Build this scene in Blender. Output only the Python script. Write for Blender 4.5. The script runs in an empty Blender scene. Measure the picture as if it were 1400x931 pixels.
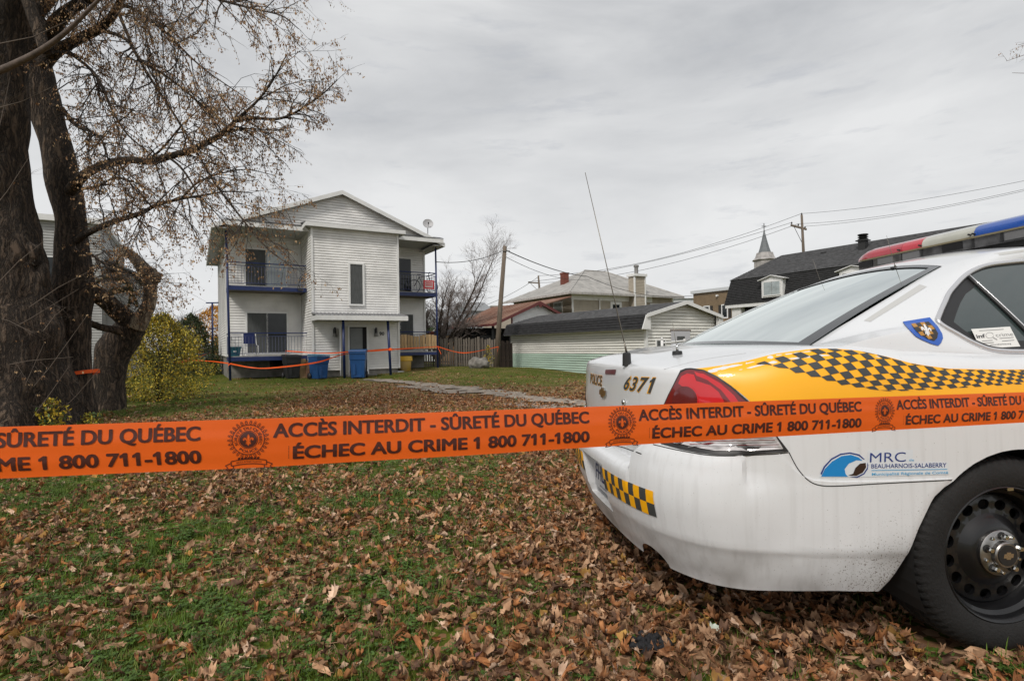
import bpy, bmesh, math, random
import numpy as np
from mathutils import Vector, Matrix, noise
from mathutils.bvhtree import BVHTree
from mathutils.geometry import delaunay_2d_cdt
random.seed(7); rng = np.random.default_rng(7)
R = math.radians
S = bpy.context.scene
COL = S.collection
# ------------------------------------------------------------------ camera
FPX, CH, PITCH, ROLL = 750.0, 1.10, R(.6), R(.9)
cd = bpy.data.cameras.new("camera"); cam = bpy.data.objects.new("camera", cd); COL.objects.link(cam)
cd.sensor_width = 36; cd.lens = FPX / 1400 * 36; cd.clip_start = .05; cd.clip_end = 5000
cam.matrix_world = Matrix.Translation((0, 0, CH)) @ Matrix.Rotation(R(90) + PITCH, 4, 'X') @ Matrix.Rotation(-ROLL, 4, 'Z')
S.camera = cam
# ------------------------------------------------------------------ world and sun (overcast)
W = bpy.data.worlds.new("World"); S.world = W; W.use_nodes = True
nt = W.node_tree; nt.nodes.clear()
def N(t, ty, **k):
    n = t.nodes.new(ty)
    for a, b in k.items(): setattr(n, a, b)
    return n
SUN_EL, SUN_ROT = R(46), R(205)
sky = N(nt, 'ShaderNodeTexSky', sky_type='NISHITA', sun_disc=False, sun_elevation=SUN_EL, sun_rotation=SUN_ROT)
b1 = N(nt, 'ShaderNodeBackground'); b1.inputs[1].default_value = .05
nt.links.new(sky.outputs[0], b1.inputs[0])
tc = N(nt, 'ShaderNodeTexCoord'); mp = N(nt, 'ShaderNodeMapping'); mp.inputs['Scale'].default_value = (1, 1, 3.2)
n1 = N(nt, 'ShaderNodeTexNoise'); n1.inputs['Scale'].default_value = 1.7; n1.inputs['Detail'].default_value = 8; n1.inputs['Roughness'].default_value = .55
n1.inputs['Distortion'].default_value = .35
r1 = N(nt, 'ShaderNodeValToRGB'); cr = r1.color_ramp
cr.elements[0].position = .33; cr.elements[0].color = (.385, .398, .42, 1)
cr.elements[1].position = .66; cr.elements[1].color = (.66, .665, .67, 1)
sp = N(nt, 'ShaderNodeSeparateXYZ')
hz = N(nt, 'ShaderNodeMapRange'); hz.inputs[1].default_value = .05; hz.inputs[2].default_value = .52; hz.inputs[3].default_value = .62; hz.inputs[4].default_value = 0
mixh = N(nt, 'ShaderNodeMixRGB'); mixh.inputs[2].default_value = (.78, .785, .785, 1)
b2 = N(nt, 'ShaderNodeBackground'); b2.inputs[1].default_value = 1.0
L = nt.links.new
L(tc.outputs['Generated'], mp.inputs[0]); L(mp.outputs[0], n1.inputs['Vector']); L(n1.outputs[0], r1.inputs[0])
L(tc.outputs['Generated'], sp.inputs[0]); L(sp.outputs[2], hz.inputs[0]); L(hz.outputs[0], mixh.inputs[0]); L(r1.outputs[0], mixh.inputs[1])
n2 = N(nt, 'ShaderNodeTexNoise'); n2.inputs['Scale'].default_value = 7.0; n2.inputs['Detail'].default_value = 6; n2.inputs['Roughness'].default_value = .6
mp2 = N(nt, 'ShaderNodeMapping'); mp2.inputs['Scale'].default_value = (1, 1, 5); mp2.inputs['Location'].default_value = (3.1, 0, 0)
r2 = N(nt, 'ShaderNodeValToRGB'); r2.color_ramp.elements[0].position = .57; r2.color_ramp.elements[0].color = (0, 0, 0, 1); r2.color_ramp.elements[1].position = .78; r2.color_ramp.elements[1].color = (.55, .55, .55, 1)
mixc = N(nt, 'ShaderNodeMixRGB'); mixc.inputs[2].default_value = (.40, .42, .46, 1)
L(tc.outputs['Generated'], mp2.inputs[0]); L(mp2.outputs[0], n2.inputs['Vector']); L(n2.outputs[0], r2.inputs[0]); L(r2.outputs[0], mixc.inputs[0]); L(mixh.outputs[0], mixc.inputs[1])
L(mixc.outputs[0], b2.inputs[0])
mxs = N(nt, 'ShaderNodeMixShader'); mxs.inputs[0].default_value = .97
L(b1.outputs[0], mxs.inputs[1]); L(b2.outputs[0], mxs.inputs[2])
wo = N(nt, 'ShaderNodeOutputWorld'); L(mxs.outputs[0], wo.inputs[0])
sd = bpy.data.lights.new("sun", 'SUN'); so = bpy.data.objects.new("sun", sd); COL.objects.link(so)
sd.energy = 2.0; sd.angle = R(12); sd.color = (1, .95, .88)
so.rotation_euler = (R(90) - SUN_EL, 0, math.pi - SUN_ROT); so.location = (0, 0, 30)
# sun_rotation is clockwise from +Y; the lamp shines from that side
so.rotation_euler = Vector((math.sin(SUN_ROT) * math.cos(SUN_EL), math.cos(SUN_ROT) * math.cos(SUN_EL), math.sin(SUN_EL))).to_track_quat('Z', 'Y').to_euler()
S.view_settings.view_transform = 'Standard'; S.view_settings.look = 'None'; S.view_settings.gamma = 1; S.view_settings.exposure = 0.24
S.cycles.max_bounces = 6; S.cycles.transparent_max_bounces = 8

# ------------------------------------------------------------------ pixel -> place
def ray(px, py):
    a = px - 700; b = py - 465.5; c, s = math.cos(ROLL), math.sin(ROLL)
    u = a * c - b * s; v = a * s + b * c
    c, s = math.cos(PITCH), math.sin(PITCH)
    return Vector((u / FPX, c + v / FPX * s, s - v / FPX * c))
def at(px, py, Y):
    d = ray(px, py); return Vector((0, 0, CH)) + d * (Y / d.y)
def pix(x, y, z):
    z -= CH; c, s = math.cos(PITCH), math.sin(PITCH); yc = y * c + z * s; zc = -y * s + z * c; u, v = FPX * x / yc, -FPX * zc / yc
    return 700 + u * math.cos(ROLL) + v * math.sin(ROLL), 465.5 - u * math.sin(ROLL) + v * math.cos(ROLL)
def gauss(x, s): return math.exp(-x * x / (2 * s * s))
def sm(x, a, b):
    t = min(1, max(0, (x - a) / (b - a))); return t * t * (3 - 2 * t)
def gz(x, y):
    return -.09 * sm(y, 8, 20) + .22 * gauss(x + 3.4, 2.6) * gauss(y - 27, 2.6) - .24 * sm(x, 1, 5) * sm(y, 16, 24) + \
        .03 * noise.noise(Vector((x * .35, y * .35, 0))) * sm(y, 4, 9) + .012 * noise.noise(Vector((x * 1.3, y * 1.3, 4)))
def ground(px, py):
    P = None; z = 0.
    for _ in range(12):
        d = ray(px, py); t = (z - CH) / d.z; P = Vector((0, 0, CH)) + d * t; z = gz(P.x, P.y)
    return P
# ------------------------------------------------------------------ materials
MATS = {}
def lk(t, a, b): t.links.new(a, b)
def mat(name, col, rough=.6, metal=0, var=0, vs=3., bump=0, bs=40., coat=0, spec=.5, stretch=None, detail=5, col2=None, c2p=(.45, .62), rand=0):
    if name in MATS: return MATS[name]
    m = bpy.data.materials.new(name); m.use_nodes = True; t = m.node_tree; p = t.nodes['Principled BSDF']
    p.inputs['Base Color'].default_value = (*col, 1); p.inputs['Roughness'].default_value = rough; p.inputs['Metallic'].default_value = metal
    p.inputs['Coat Weight'].default_value = coat; p.inputs['Coat Roughness'].default_value = .06; p.inputs['Specular IOR Level'].default_value = spec
    m.diffuse_color = (*col, 1)
    tcn = N(t, 'ShaderNodeTexCoord'); mpn = N(t, 'ShaderNodeMapping')
    lk(t, tcn.outputs['Object'], mpn.inputs[0])
    if stretch: mpn.inputs['Scale'].default_value = stretch
    out = None
    if var or col2:
        nn = N(t, 'ShaderNodeTexNoise'); nn.inputs['Scale'].default_value = vs; nn.inputs['Detail'].default_value = detail; lk(t, mpn.outputs[0], nn.inputs['Vector'])
        rr = N(t, 'ShaderNodeValToRGB'); lk(t, nn.outputs[0], rr.inputs[0])
        c2 = col2 or tuple(c * (1 - var) for c in col)
        rr.color_ramp.elements[0].position = c2p[0] - (.15 if not col2 else 0); rr.color_ramp.elements[1].position = c2p[1]
        rr.color_ramp.elements[0].color = (*c2, 1); rr.color_ramp.elements[1].color = (*(min(1, c * (1 + var * .3)) for c in col), 1)
        out = rr.outputs[0]
    if rand:
        oi = N(t, 'ShaderNodeObjectInfo'); hs = N(t, 'ShaderNodeHueSaturation'); mr = N(t, 'ShaderNodeMapRange')
        mr.inputs[3].default_value = 1 - rand; mr.inputs[4].default_value = 1 + rand
        lk(t, oi.outputs['Random'], mr.inputs[0]); lk(t, mr.outputs[0], hs.inputs['Value'])
        if out: lk(t, out, hs.inputs['Color'])
        else: hs.inputs['Color'].default_value = (*col, 1)
        out = hs.outputs[0]
    if out: lk(t, out, p.inputs['Base Color'])
    if bump:
        nb = N(t, 'ShaderNodeTexNoise'); nb.inputs['Scale'].default_value = bs; nb.inputs['Detail'].default_value = 6; lk(t, mpn.outputs[0], nb.inputs['Vector'])
        bp = N(t, 'ShaderNodeBump'); bp.inputs['Strength'].default_value = bump; bp.inputs['Distance'].default_value = .02
        lk(t, nb.outputs[0], bp.inputs['Height']); lk(t, bp.outputs[0], p.inputs['Normal'])
    MATS[name] = m; return m
def setin(m, **k):
    p = m.node_tree.nodes['Principled BSDF']
    for a, b in k.items(): p.inputs[a.replace('_', ' ')].default_value = b
    return m
# ------------------------------------------------------------------ mesh building
class MB:
    def __init__(s): s.v = []; s.f = []
    def pts(s, P):
        n = len(s.v); s.v += [tuple(p) for p in P]; return n
    def poly(s, P):
        n = s.pts(P); s.f.append(tuple(range(n, n + len(P))))
    def box(s, x0, x1, y0, y1, z0, z1):
        n = s.pts([(x0, y0, z0), (x1, y0, z0), (x1, y1, z0), (x0, y1, z0), (x0, y0, z1), (x1, y0, z1), (x1, y1, z1), (x0, y1, z1)])
        for q in ((0, 3, 2, 1), (4, 5, 6, 7), (0, 1, 5, 4), (1, 2, 6, 5), (2, 3, 7, 6), (3, 0, 4, 7)): s.f.append(tuple(n + i for i in q))
        return s
    def hexa(s, P):
        n = s.pts(P)
        for q in ((0, 3, 2, 1), (4, 5, 6, 7), (0, 1, 5, 4), (1, 2, 6, 5), (2, 3, 7, 6), (3, 0, 4, 7)): s.f.append(tuple(n + i for i in q))
        return s
    def prism(s, poly, d):      # poly: list of 3d points, d: extrusion vector
        n = len(poly); d = Vector(d); a = s.pts(poly); b = s.pts([Vector(p) + d for p in poly])
        s.f.append(tuple(a + i for i in range(n))[::-1]); s.f.append(tuple(b + i for i in range(n)))
        for i in range(n): j = (i + 1) % n; s.f.append((a + i, a + j, b + j, b + i))
        return s
    def tube(s, P, r, seg=8, cap=True, wob=0):
        P = [Vector(p) for p in P]
        if not hasattr(r, '__len__'): r = [r] * len(P)
        d0 = (P[1] - P[0]).normalized(); u = d0.orthogonal().normalized(); base = []
        for i, p in enumerate(P):
            d = (P[min(i + 1, len(P) - 1)] - P[max(i - 1, 0)])
            if d.length < 1e-9: d = d0
            d.normalize(); u = (u - d * u.dot(d))
            if u.length < 1e-6: u = d.orthogonal()
            u.normalize(); w = d.cross(u); ring = []
            for k in range(seg):
                a = 2 * math.pi * k / seg; q = p + (u * math.cos(a) + w * math.sin(a)) * r[i]
                ring.append(q)
            base.append(s.pts(ring))
        for i in range(len(P) - 1):
            for k in range(seg):
                k2 = (k + 1) % seg; s.f.append((base[i] + k, base[i] + k2, base[i + 1] + k2, base[i + 1] + k))
        if cap:
            s.f.append(tuple(base[0] + k for k in range(seg))[::-1]); s.f.append(tuple(base[-1] + k for k in range(seg)))
        return s
    def lathe(s, prof, seg=32, c=(0, 0, 0), axis='z', fn=None):   # prof: (r, h)
        base = []
        for r, h in prof:
            ring = []
            for k in range(seg):
                a = 2 * math.pi * k / seg; rr = r if fn is None else fn(r, h, k)
                x, y = rr * math.cos(a), rr * math.sin(a)
                p = {'z': (x, y, h), 'y': (x, h, y), 'x': (h, x, y)}[axis]
                ring.append((p[0] + c[0], p[1] + c[1], p[2] + c[2]))
            base.append(s.pts(ring))
        for i in range(len(prof) - 1):
            for k in range(seg):
                k2 = (k + 1) % seg; s.f.append((base[i] + k, base[i] + k2, base[i + 1] + k2, base[i + 1] + k))
        return s
    def grid(s, G):             # G[i][j] points
        ni, nj = len(G), len(G[0]); n = s.pts([p for row in G for p in row])
        for i in range(ni - 1):
            for j in range(nj - 1): s.f.append((n + i * nj + j, n + i * nj + j + 1, n + (i + 1) * nj + j + 1, n + (i + 1) * nj + j))
        return s
    def mesh(s, name, m=None, smooth=False, merge=0, sharp=None, recalc=False):
        me = bpy.data.meshes.new(name); me.from_pydata(s.v, [], s.f)
        if merge or recalc:
            bm = bmesh.new(); bm.from_mesh(me)
            if merge: bmesh.ops.remove_doubles(bm, verts=bm.verts, dist=merge)
            bmesh.ops.recalc_face_normals(bm, faces=bm.faces); bm.to_mesh(me); bm.free()
        if m: me.materials.append(m)
        if smooth:
            me.polygons.foreach_set('use_smooth', [True] * len(me.polygons))
            if sharp: me.set_sharp_from_angle(angle=R(sharp))
        me.update(); return me
    def build(s, name, m=None, parent=None, smooth=False, loc=None, rot=None, **k):
        o = bpy.data.objects.new(name, s.mesh(name, m, smooth, **k)); COL.objects.link(o)
        if parent: o.parent = parent
        if loc is not None: o.location = loc
        if rot is not None: o.rotation_euler = rot
        return o
def tag(o, label=None, cat=None, group=None, kind=None):
    if label: o['label'] = label
    if cat: o['category'] = cat
    if group: o['group'] = group
    if kind: o['kind'] = kind
    return o
def thing(name, label, cat, loc=(0, 0, 0), rz=0, group=None):
    o = bpy.data.objects.new(name, None); COL.objects.link(o); o.location = loc; o.rotation_euler = (0, 0, rz); o.empty_display_size = .2
    return tag(o, label, cat, group)
def rebase(o):                  # origin to base centre of a one-mesh thing
    me = o.data; n = len(me.vertices); a = np.empty(n * 3); me.vertices.foreach_get('co', a); a = a.reshape(-1, 3)
    c = (a.min(0) + a.max(0)) / 2; c[2] = a[:, 2].min(); me.transform(Matrix.Translation(-Vector(c))); o.location = Vector(c); return o
def share(me, name, parent=None, loc=(0, 0, 0), rot=(0, 0, 0), sc=None):
    o = bpy.data.objects.new(name, me); COL.objects.link(o); o.location = loc; o.rotation_euler = rot
    if parent: o.parent = parent
    if sc: o.scale = sc
    return o
def catmull(P, n):
    P = [Vector(p) for p in P]; out = []
    for i in range(len(P) - 1):
        p0 = P[max(i - 1, 0)]; p1 = P[i]; p2 = P[i + 1]; p3 = P[min(i + 2, len(P) - 1)]
        for k in range(n):
            t = k / n; out.append(.5 * ((2 * p1) + (p2 - p0) * t + (2 * p0 - 5 * p1 + 4 * p2 - p3) * t * t + (3 * p1 - p0 - 3 * p2 + p3) * t ** 3))
    out.append(P[-1]); return out
def lerp(x, xs, ys): return float(np.interp(x, xs, ys))
def text_mesh(txt, bold=.0, shear=0., cap_h=1., spacing=1., width=None, smear=0.):
    """2-d text triangles, baseline at 0, capital height cap_h, starting at x = 0; returns verts (x, y), faces"""
    c = bpy.data.curves.new('t', 'FONT'); c.body = txt; c.size = 1; c.offset = bold; c.shear = shear; c.space_character = spacing; c.resolution_u = 4
    o = bpy.data.objects.new('t', c); me = o.to_mesh()
    V = [(v.co.x, v.co.y) for v in me.vertices]; Fc = [tuple(p.vertices) for p in me.polygons]
    o.to_mesh_clear(); bpy.data.objects.remove(o); bpy.data.curves.remove(c)
    xs = [v[0] for v in V]; x0 = min(xs); k = cap_h / .73
    kx = k if width is None else width / (max(xs) - x0)
    if smear or '6371' in txt:      # the digit one gets its flag
        for i_, ch_ in enumerate(txt):
            if ch_ != '1': continue
            c2_ = bpy.data.curves.new('t', 'FONT'); c2_.body = txt[:i_ + 1]; c2_.size = 1; c2_.offset = bold; c2_.shear = shear; c2_.space_character = spacing; o2_ = bpy.data.objects.new('t', c2_); m2_ = o2_.to_mesh()
            xr = max(v.co.x for v in m2_.vertices if v.co.y < .1) if m2_.vertices else 0; o2_.to_mesh_clear(); bpy.data.objects.remove(o2_); bpy.data.curves.remove(c2_)
            xs_ = xr - .10 + (.09 if shear else 0); n_ = len(V); V += [(xs_ + .04, .70), (xs_ - .14, .55), (xs_ - .14, .46), (xs_ + .04, .57)]; Fc.append((n_, n_ + 1, n_ + 2, n_ + 3))
    out = [((x - x0) * kx, y * k) for x, y in V]
    if smear:
        n = len(out); base = out[:]; F0 = Fc[:]; q = smear * cap_h
        for dx, dy in ((q, 0), (-q, 0), (0, q * .6), (0, -q * .6), (q * .7, q * .5), (-q * .7, -q * .5), (q * .7, -q * .5), (-q * .7, q * .5)):
            m = len(out); out += [(x + dx, y + dy) for x, y in base]; Fc += [tuple(m + i for i in f) for f in F0]
    return out, Fc
def bark_mat(name, c1, c2, sc=18):
    m = bpy.data.materials.new(name); m.use_nodes = True; t = m.node_tree; p = t.nodes['Principled BSDF']; MATS[name] = m
    tcn = N(t, 'ShaderNodeTexCoord'); mpn = N(t, 'ShaderNodeMapping'); mpn.inputs['Scale'].default_value = (sc * .62, sc * .62, sc * .085)
    nz = N(t, 'ShaderNodeTexNoise'); nz.inputs['Scale'].default_value = 3; nz.inputs['Detail'].default_value = 3
    ad = N(t, 'ShaderNodeMixRGB', blend_type='ADD'); ad.inputs[0].default_value = .16; lk(t, tcn.outputs['Object'], nz.inputs['Vector']); lk(t, tcn.outputs['Object'], ad.inputs[1]); lk(t, nz.outputs['Color'], ad.inputs[2]); lk(t, ad.outputs[0], mpn.inputs[0])
    vo = N(t, 'ShaderNodeTexNoise'); vo.inputs['Scale'].default_value = 1; vo.inputs['Detail'].default_value = 5; vo.inputs['Roughness'].default_value = .6; lk(t, mpn.outputs[0], vo.inputs['Vector'])
    sb = N(t, 'ShaderNodeMath', operation='SUBTRACT'); sb.inputs[1].default_value = .5; lk(t, vo.outputs[0], sb.inputs[0]); ab = N(t, 'ShaderNodeMath', operation='ABSOLUTE'); lk(t, sb.outputs[0], ab.inputs[0])
    ml = N(t, 'ShaderNodeMath', operation='MULTIPLY'); ml.inputs[1].default_value = 7; ml.use_clamp = True; lk(t, ab.outputs[0], ml.inputs[0])
    rr = N(t, 'ShaderNodeValToRGB'); rr.color_ramp.elements[0].position = .0; rr.color_ramp.elements[1].position = .75
    rr.color_ramp.elements[0].color = (*c1, 1); rr.color_ramp.elements[1].color = (*c2, 1); lk(t, ml.outputs[0], rr.inputs[0])
    n3 = N(t, 'ShaderNodeTexNoise'); n3.inputs['Scale'].default_value = 2.2; n3.inputs['Detail'].default_value = 6; lk(t, tcn.outputs['Object'], n3.inputs['Vector'])
    mx = N(t, 'ShaderNodeMixRGB', blend_type='MULTIPLY'); mx.inputs[0].default_value = .8; lk(t, rr.outputs[0], mx.inputs[1])
    r3 = N(t, 'ShaderNodeValToRGB'); r3.color_ramp.elements[0].position = .3; r3.color_ramp.elements[1].position = .7; r3.color_ramp.elements[0].color = (.55, .55, .5, 1)
    lk(t, n3.outputs[0], r3.inputs[0]); lk(t, r3.outputs[0], mx.inputs[2]); lk(t, mx.outputs[0], p.inputs['Base Color'])
    bp = N(t, 'ShaderNodeBump'); bp.inputs['Strength'].default_value = 1; bp.inputs['Distance'].default_value = .045; lk(t, ml.outputs[0], bp.inputs['Height']); lk(t, bp.outputs[0], p.inputs['Normal'])
    p.inputs['Roughness'].default_value = .95; return m
BARK = bark_mat('bark', (.020, .014, .010), (.150, .106, .076), 24)
# ================================================================== GROUND
def fbm(x, y, s, o=0.): return noise.fractal(Vector((x * s + o, y * s - o, o)), 1.0, 2.0, 4)
PTHX, PTHY = [500, 530, 565, 610, 652, 700, 745, 800, 850], [519, 521, 524.5, 529, 535, 541, 547, 552, 557]
def on_path(x, y):
    if y < 9: return False
    a, b = pix(x, y, gz(x, y)); return (490 < a < 860 and -2.6 < b - lerp(a, PTHX, PTHY) < 5.0 + 2.5 * noise.noise(Vector((a * .06, 0, 0)))) or (545 < a < 645 and abs(b - lerp(a, [545, 612, 640], [528, 536, 538])) < 1.6)
def litter(x, y):
    """share of ground covered by fallen leaves, 0..1"""
    px = 700 + 750 * x / max(y, .5)
    d = .62
    if y < 7: d = .50 + .27 * sm(px, 450, 800)
    d = d + (.80 - d) * sm(y, 4.0, 7.5)
    d *= 1 - .84 * sm(y, 8.0, 10.5) * (1 - sm(px, 240 + (y - 9) * 13, 430 + (y - 9) * 13))
    d *= 1 - .72 * sm(y, 17.0, 20) * (.55 + .45 * sm(abs(px - 640), 20, 120))
    d *= 1 - .72 * sm(y, 14, 17.5) * sm(px, 560, 640) * (1 - .6 * sm(px, 730, 790))
    d += .42 * fbm(x, y, .55, 3.3) * (1 if y < 9 else .6) + .30 * fbm(x, y, 1.9, 7.1)
    return min(1, max(0.02, d))
def axis(lo, hi, fine_lo, fine_hi, step, big):
    a = list(np.arange(fine_lo, fine_hi + step, step)); v = fine_hi; s = step
    while v < hi: s *= 1.35; v += min(s, big); a.append(v)
    v = fine_lo; s = step
    while v > lo: s *= 1.35; v -= min(s, big); a.insert(0, v)
    return a
gx = axis(-900, 900, -14, 12, .35, 80); gy = axis(-60, 1500, .2, 36, .35, 90)
mb = MB(); G = []
for x in gx: G.append([(x, y, gz(x, y)) for y in gy])
mb.grid(G)
gm = bpy.data.materials.new('lawn'); gm.use_nodes = True; t = gm.node_tree; p = t.nodes['Principled BSDF']
tcn = N(t, 'ShaderNodeTexCoord'); at_ = N(t, 'ShaderNodeAttribute'); at_.attribute_name = 'litter'
ng = N(t, 'ShaderNodeTexNoise'); ng.inputs['Scale'].default_value = 26; ng.inputs['Detail'].default_value = 8; ng.inputs['Roughness'].default_value = .7
lk(t, tcn.outputs['Object'], ng.inputs['Vector'])
rg = N(t, 'ShaderNodeValToRGB'); e = rg.color_ramp.elements; e[0].position = .3; e[0].color = (.030, .042, .010, 1); e[1].position = .72; e[1].color = (.150, .175, .028, 1)
lk(t, ng.outputs[0], rg.inputs[0])
nl = N(t, 'ShaderNodeTexNoise'); nl.inputs['Scale'].default_value = .45; nl.inputs['Detail'].default_value = 4; lk(t, tcn.outputs['Object'], nl.inputs['Vector'])
rl = N(t, 'ShaderNodeValToRGB'); rl.color_ramp.elements[0].position = .35; rl.color_ramp.elements[1].position = .7
rl.color_ramp.elements[0].color = (.8, .9, .7, 1); rl.color_ramp.elements[1].color = (1.25, 1.12, .95, 1); lk(t, nl.outputs[0], rl.inputs[0])
mg = N(t, 'ShaderNodeMixRGB', blend_type='MULTIPLY'); mg.inputs[0].default_value = 1; lk(t, rg.outputs[0], mg.inputs[1]); lk(t, rl.outputs[0], mg.inputs[2])
vo = N(t, 'ShaderNodeTexVoronoi'); vo.inputs['Scale'].default_value = 34; vo.inputs['Randomness'].default_value = 1; lk(t, tcn.outputs['Object'], vo.inputs['Vector'])
rv = N(t, 'ShaderNodeValToRGB'); e = rv.color_ramp.elements; e[0].position = 0; e[0].color = (.06, .034, .018, 1); e[1].position = 1; e[1].color = (.52, .33, .20, 1)
e2 = e.new(.5); e2.color = (.27, .145, .075, 1)
spx = N(t, 'ShaderNodeSeparateXYZ'); lk(t, vo.outputs['Color'], spx.inputs[0]); lk(t, spx.outputs[0], rv.inputs[0])
# leaf mask: per-cell random against cover
cmpn = N(t, 'ShaderNodeMath', operation='LESS_THAN'); lk(t, spx.outputs[1], cmpn.inputs[0]); lk(t, at_.outputs['Fac'], cmpn.inputs[1])
mm = N(t, 'ShaderNodeMixRGB'); lk(t, cmpn.outputs[0], mm.inputs[0]); lk(t, mg.outputs[0], mm.inputs[1]); lk(t, rv.outputs[0], mm.inputs[2])
lk(t, mm.outputs[0], p.inputs['Base Color']); p.inputs['Roughness'].default_value = 1; p.inputs['Specular IOR Level'].default_value = .1
bp = N(t, 'ShaderNodeBump'); bp.inputs['Strength'].default_value = .9; bp.inputs['Distance'].default_value = .03; lk(t, spx.outputs[2], bp.inputs['Height']); lk(t, bp.outputs[0], p.inputs['Normal'])
g = mb.build('ground', gm, smooth=True); tag(g, kind='structure')
at2 = g.data.attributes.new('litter', 'FLOAT', 'POINT')
vals = [0.9 * litter(v[0], v[1]) if (0 < v[1] < 45 and abs(v[0]) < 45) else .12 for v in mb.v]
at2.data.foreach_set('value', vals)

# worn gravel path from the porch
pm = mat('gravel', (.35, .295, .24), .95, var=.6, vs=5, bump=1, bs=60)
def strip(C, w0, amp, seed):
    P = catmull([ground(*c) for c in C], 10); G = []
    for i, q in enumerate(P):
        d = (P[min(i + 1, len(P) - 1)] - P[max(i - 1, 0)]); d.z = 0; d.normalize(); n = Vector((-d.y, d.x, 0)); row = []
        for k in range(7):
            f = k / 6 * 2 - 1; w = w0 * (1 + amp * noise.noise(Vector((i * .55, f * .8, seed)))) * min(1, (i + 1) / 5)
            r = q + n * f * w; row.append((r.x, r.y, gz(r.x, r.y) + .022))
        G.append(row)
    return G
m1 = MB(); m1.grid(strip([(500, 519), (530, 521), (565, 524.5), (610, 529), (652, 535), (700, 541), (745, 547), (800, 552), (850, 557)], .40, 1.3, 1))
m1.grid(strip([(545, 528), (580, 531), (612, 536), (640, 538)], .30, 1.6, 5))
m1.grid(strip([(690, 553), (740, 557), (800, 563)], .30, 1.5, 9))
tag(m1.build('path', pm, smooth=True), kind='structure')

# ------------------------------------------------------------------ scatter (geometry nodes)
def scatter(name, P, rot, scl, idx, coll, **tg):
    n = len(P); me = bpy.data.meshes.new(name); me.vertices.add(n); me.vertices.foreach_set('co', np.asarray(P, dtype=np.float32).ravel())
    a = me.attributes.new('rot', 'FLOAT_VECTOR', 'POINT'); a.data.foreach_set('vector', np.asarray(rot, dtype=np.float32).ravel())
    a = me.attributes.new('scl', 'FLOAT', 'POINT'); a.data.foreach_set('value', np.asarray(scl, dtype=np.float32))
    a = me.attributes.new('idx', 'INT', 'POINT'); a.data.foreach_set('value', np.asarray(idx, dtype=np.int32))
    o = bpy.data.objects.new(name, me); COL.objects.link(o)
    ng = bpy.data.node_groups.new(name, 'GeometryNodeTree'); ng.interface.new_socket('Geometry', in_out='INPUT', socket_type='NodeSocketGeometry'); ng.interface.new_socket('Geometry', in_out='OUTPUT', socket_type='NodeSocketGeometry')
    gi = N(ng, 'NodeGroupInput'); go = N(ng, 'NodeGroupOutput'); ip = N(ng, 'GeometryNodeInstanceOnPoints'); ci = N(ng, 'GeometryNodeCollectionInfo')
    ci.inputs['Collection'].default_value = coll; ci.inputs['Separate Children'].default_value = True; ci.inputs['Reset Children'].default_value = True
    ip.inputs['Pick Instance'].default_value = True
    def na(nm, ty):
        q = N(ng, 'GeometryNodeInputNamedAttribute', data_type=ty); q.inputs['Name'].default_value = nm; return q.outputs[0]
    lk(ng, gi.outputs[0], ip.inputs['Points']); lk(ng, ci.outputs[0], ip.inputs['Instance']); lk(ng, na('idx', 'INT'), ip.inputs['Instance Index'])
    lk(ng, na('rot', 'FLOAT_VECTOR'), ip.inputs['Rotation']); lk(ng, na('scl', 'FLOAT'), ip.inputs['Scale']); lk(ng, ip.outputs[0], go.inputs[0])
    md = o.modifiers.new('scatter', 'NODES'); md.node_group = ng; return tag(o, **tg)
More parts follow.
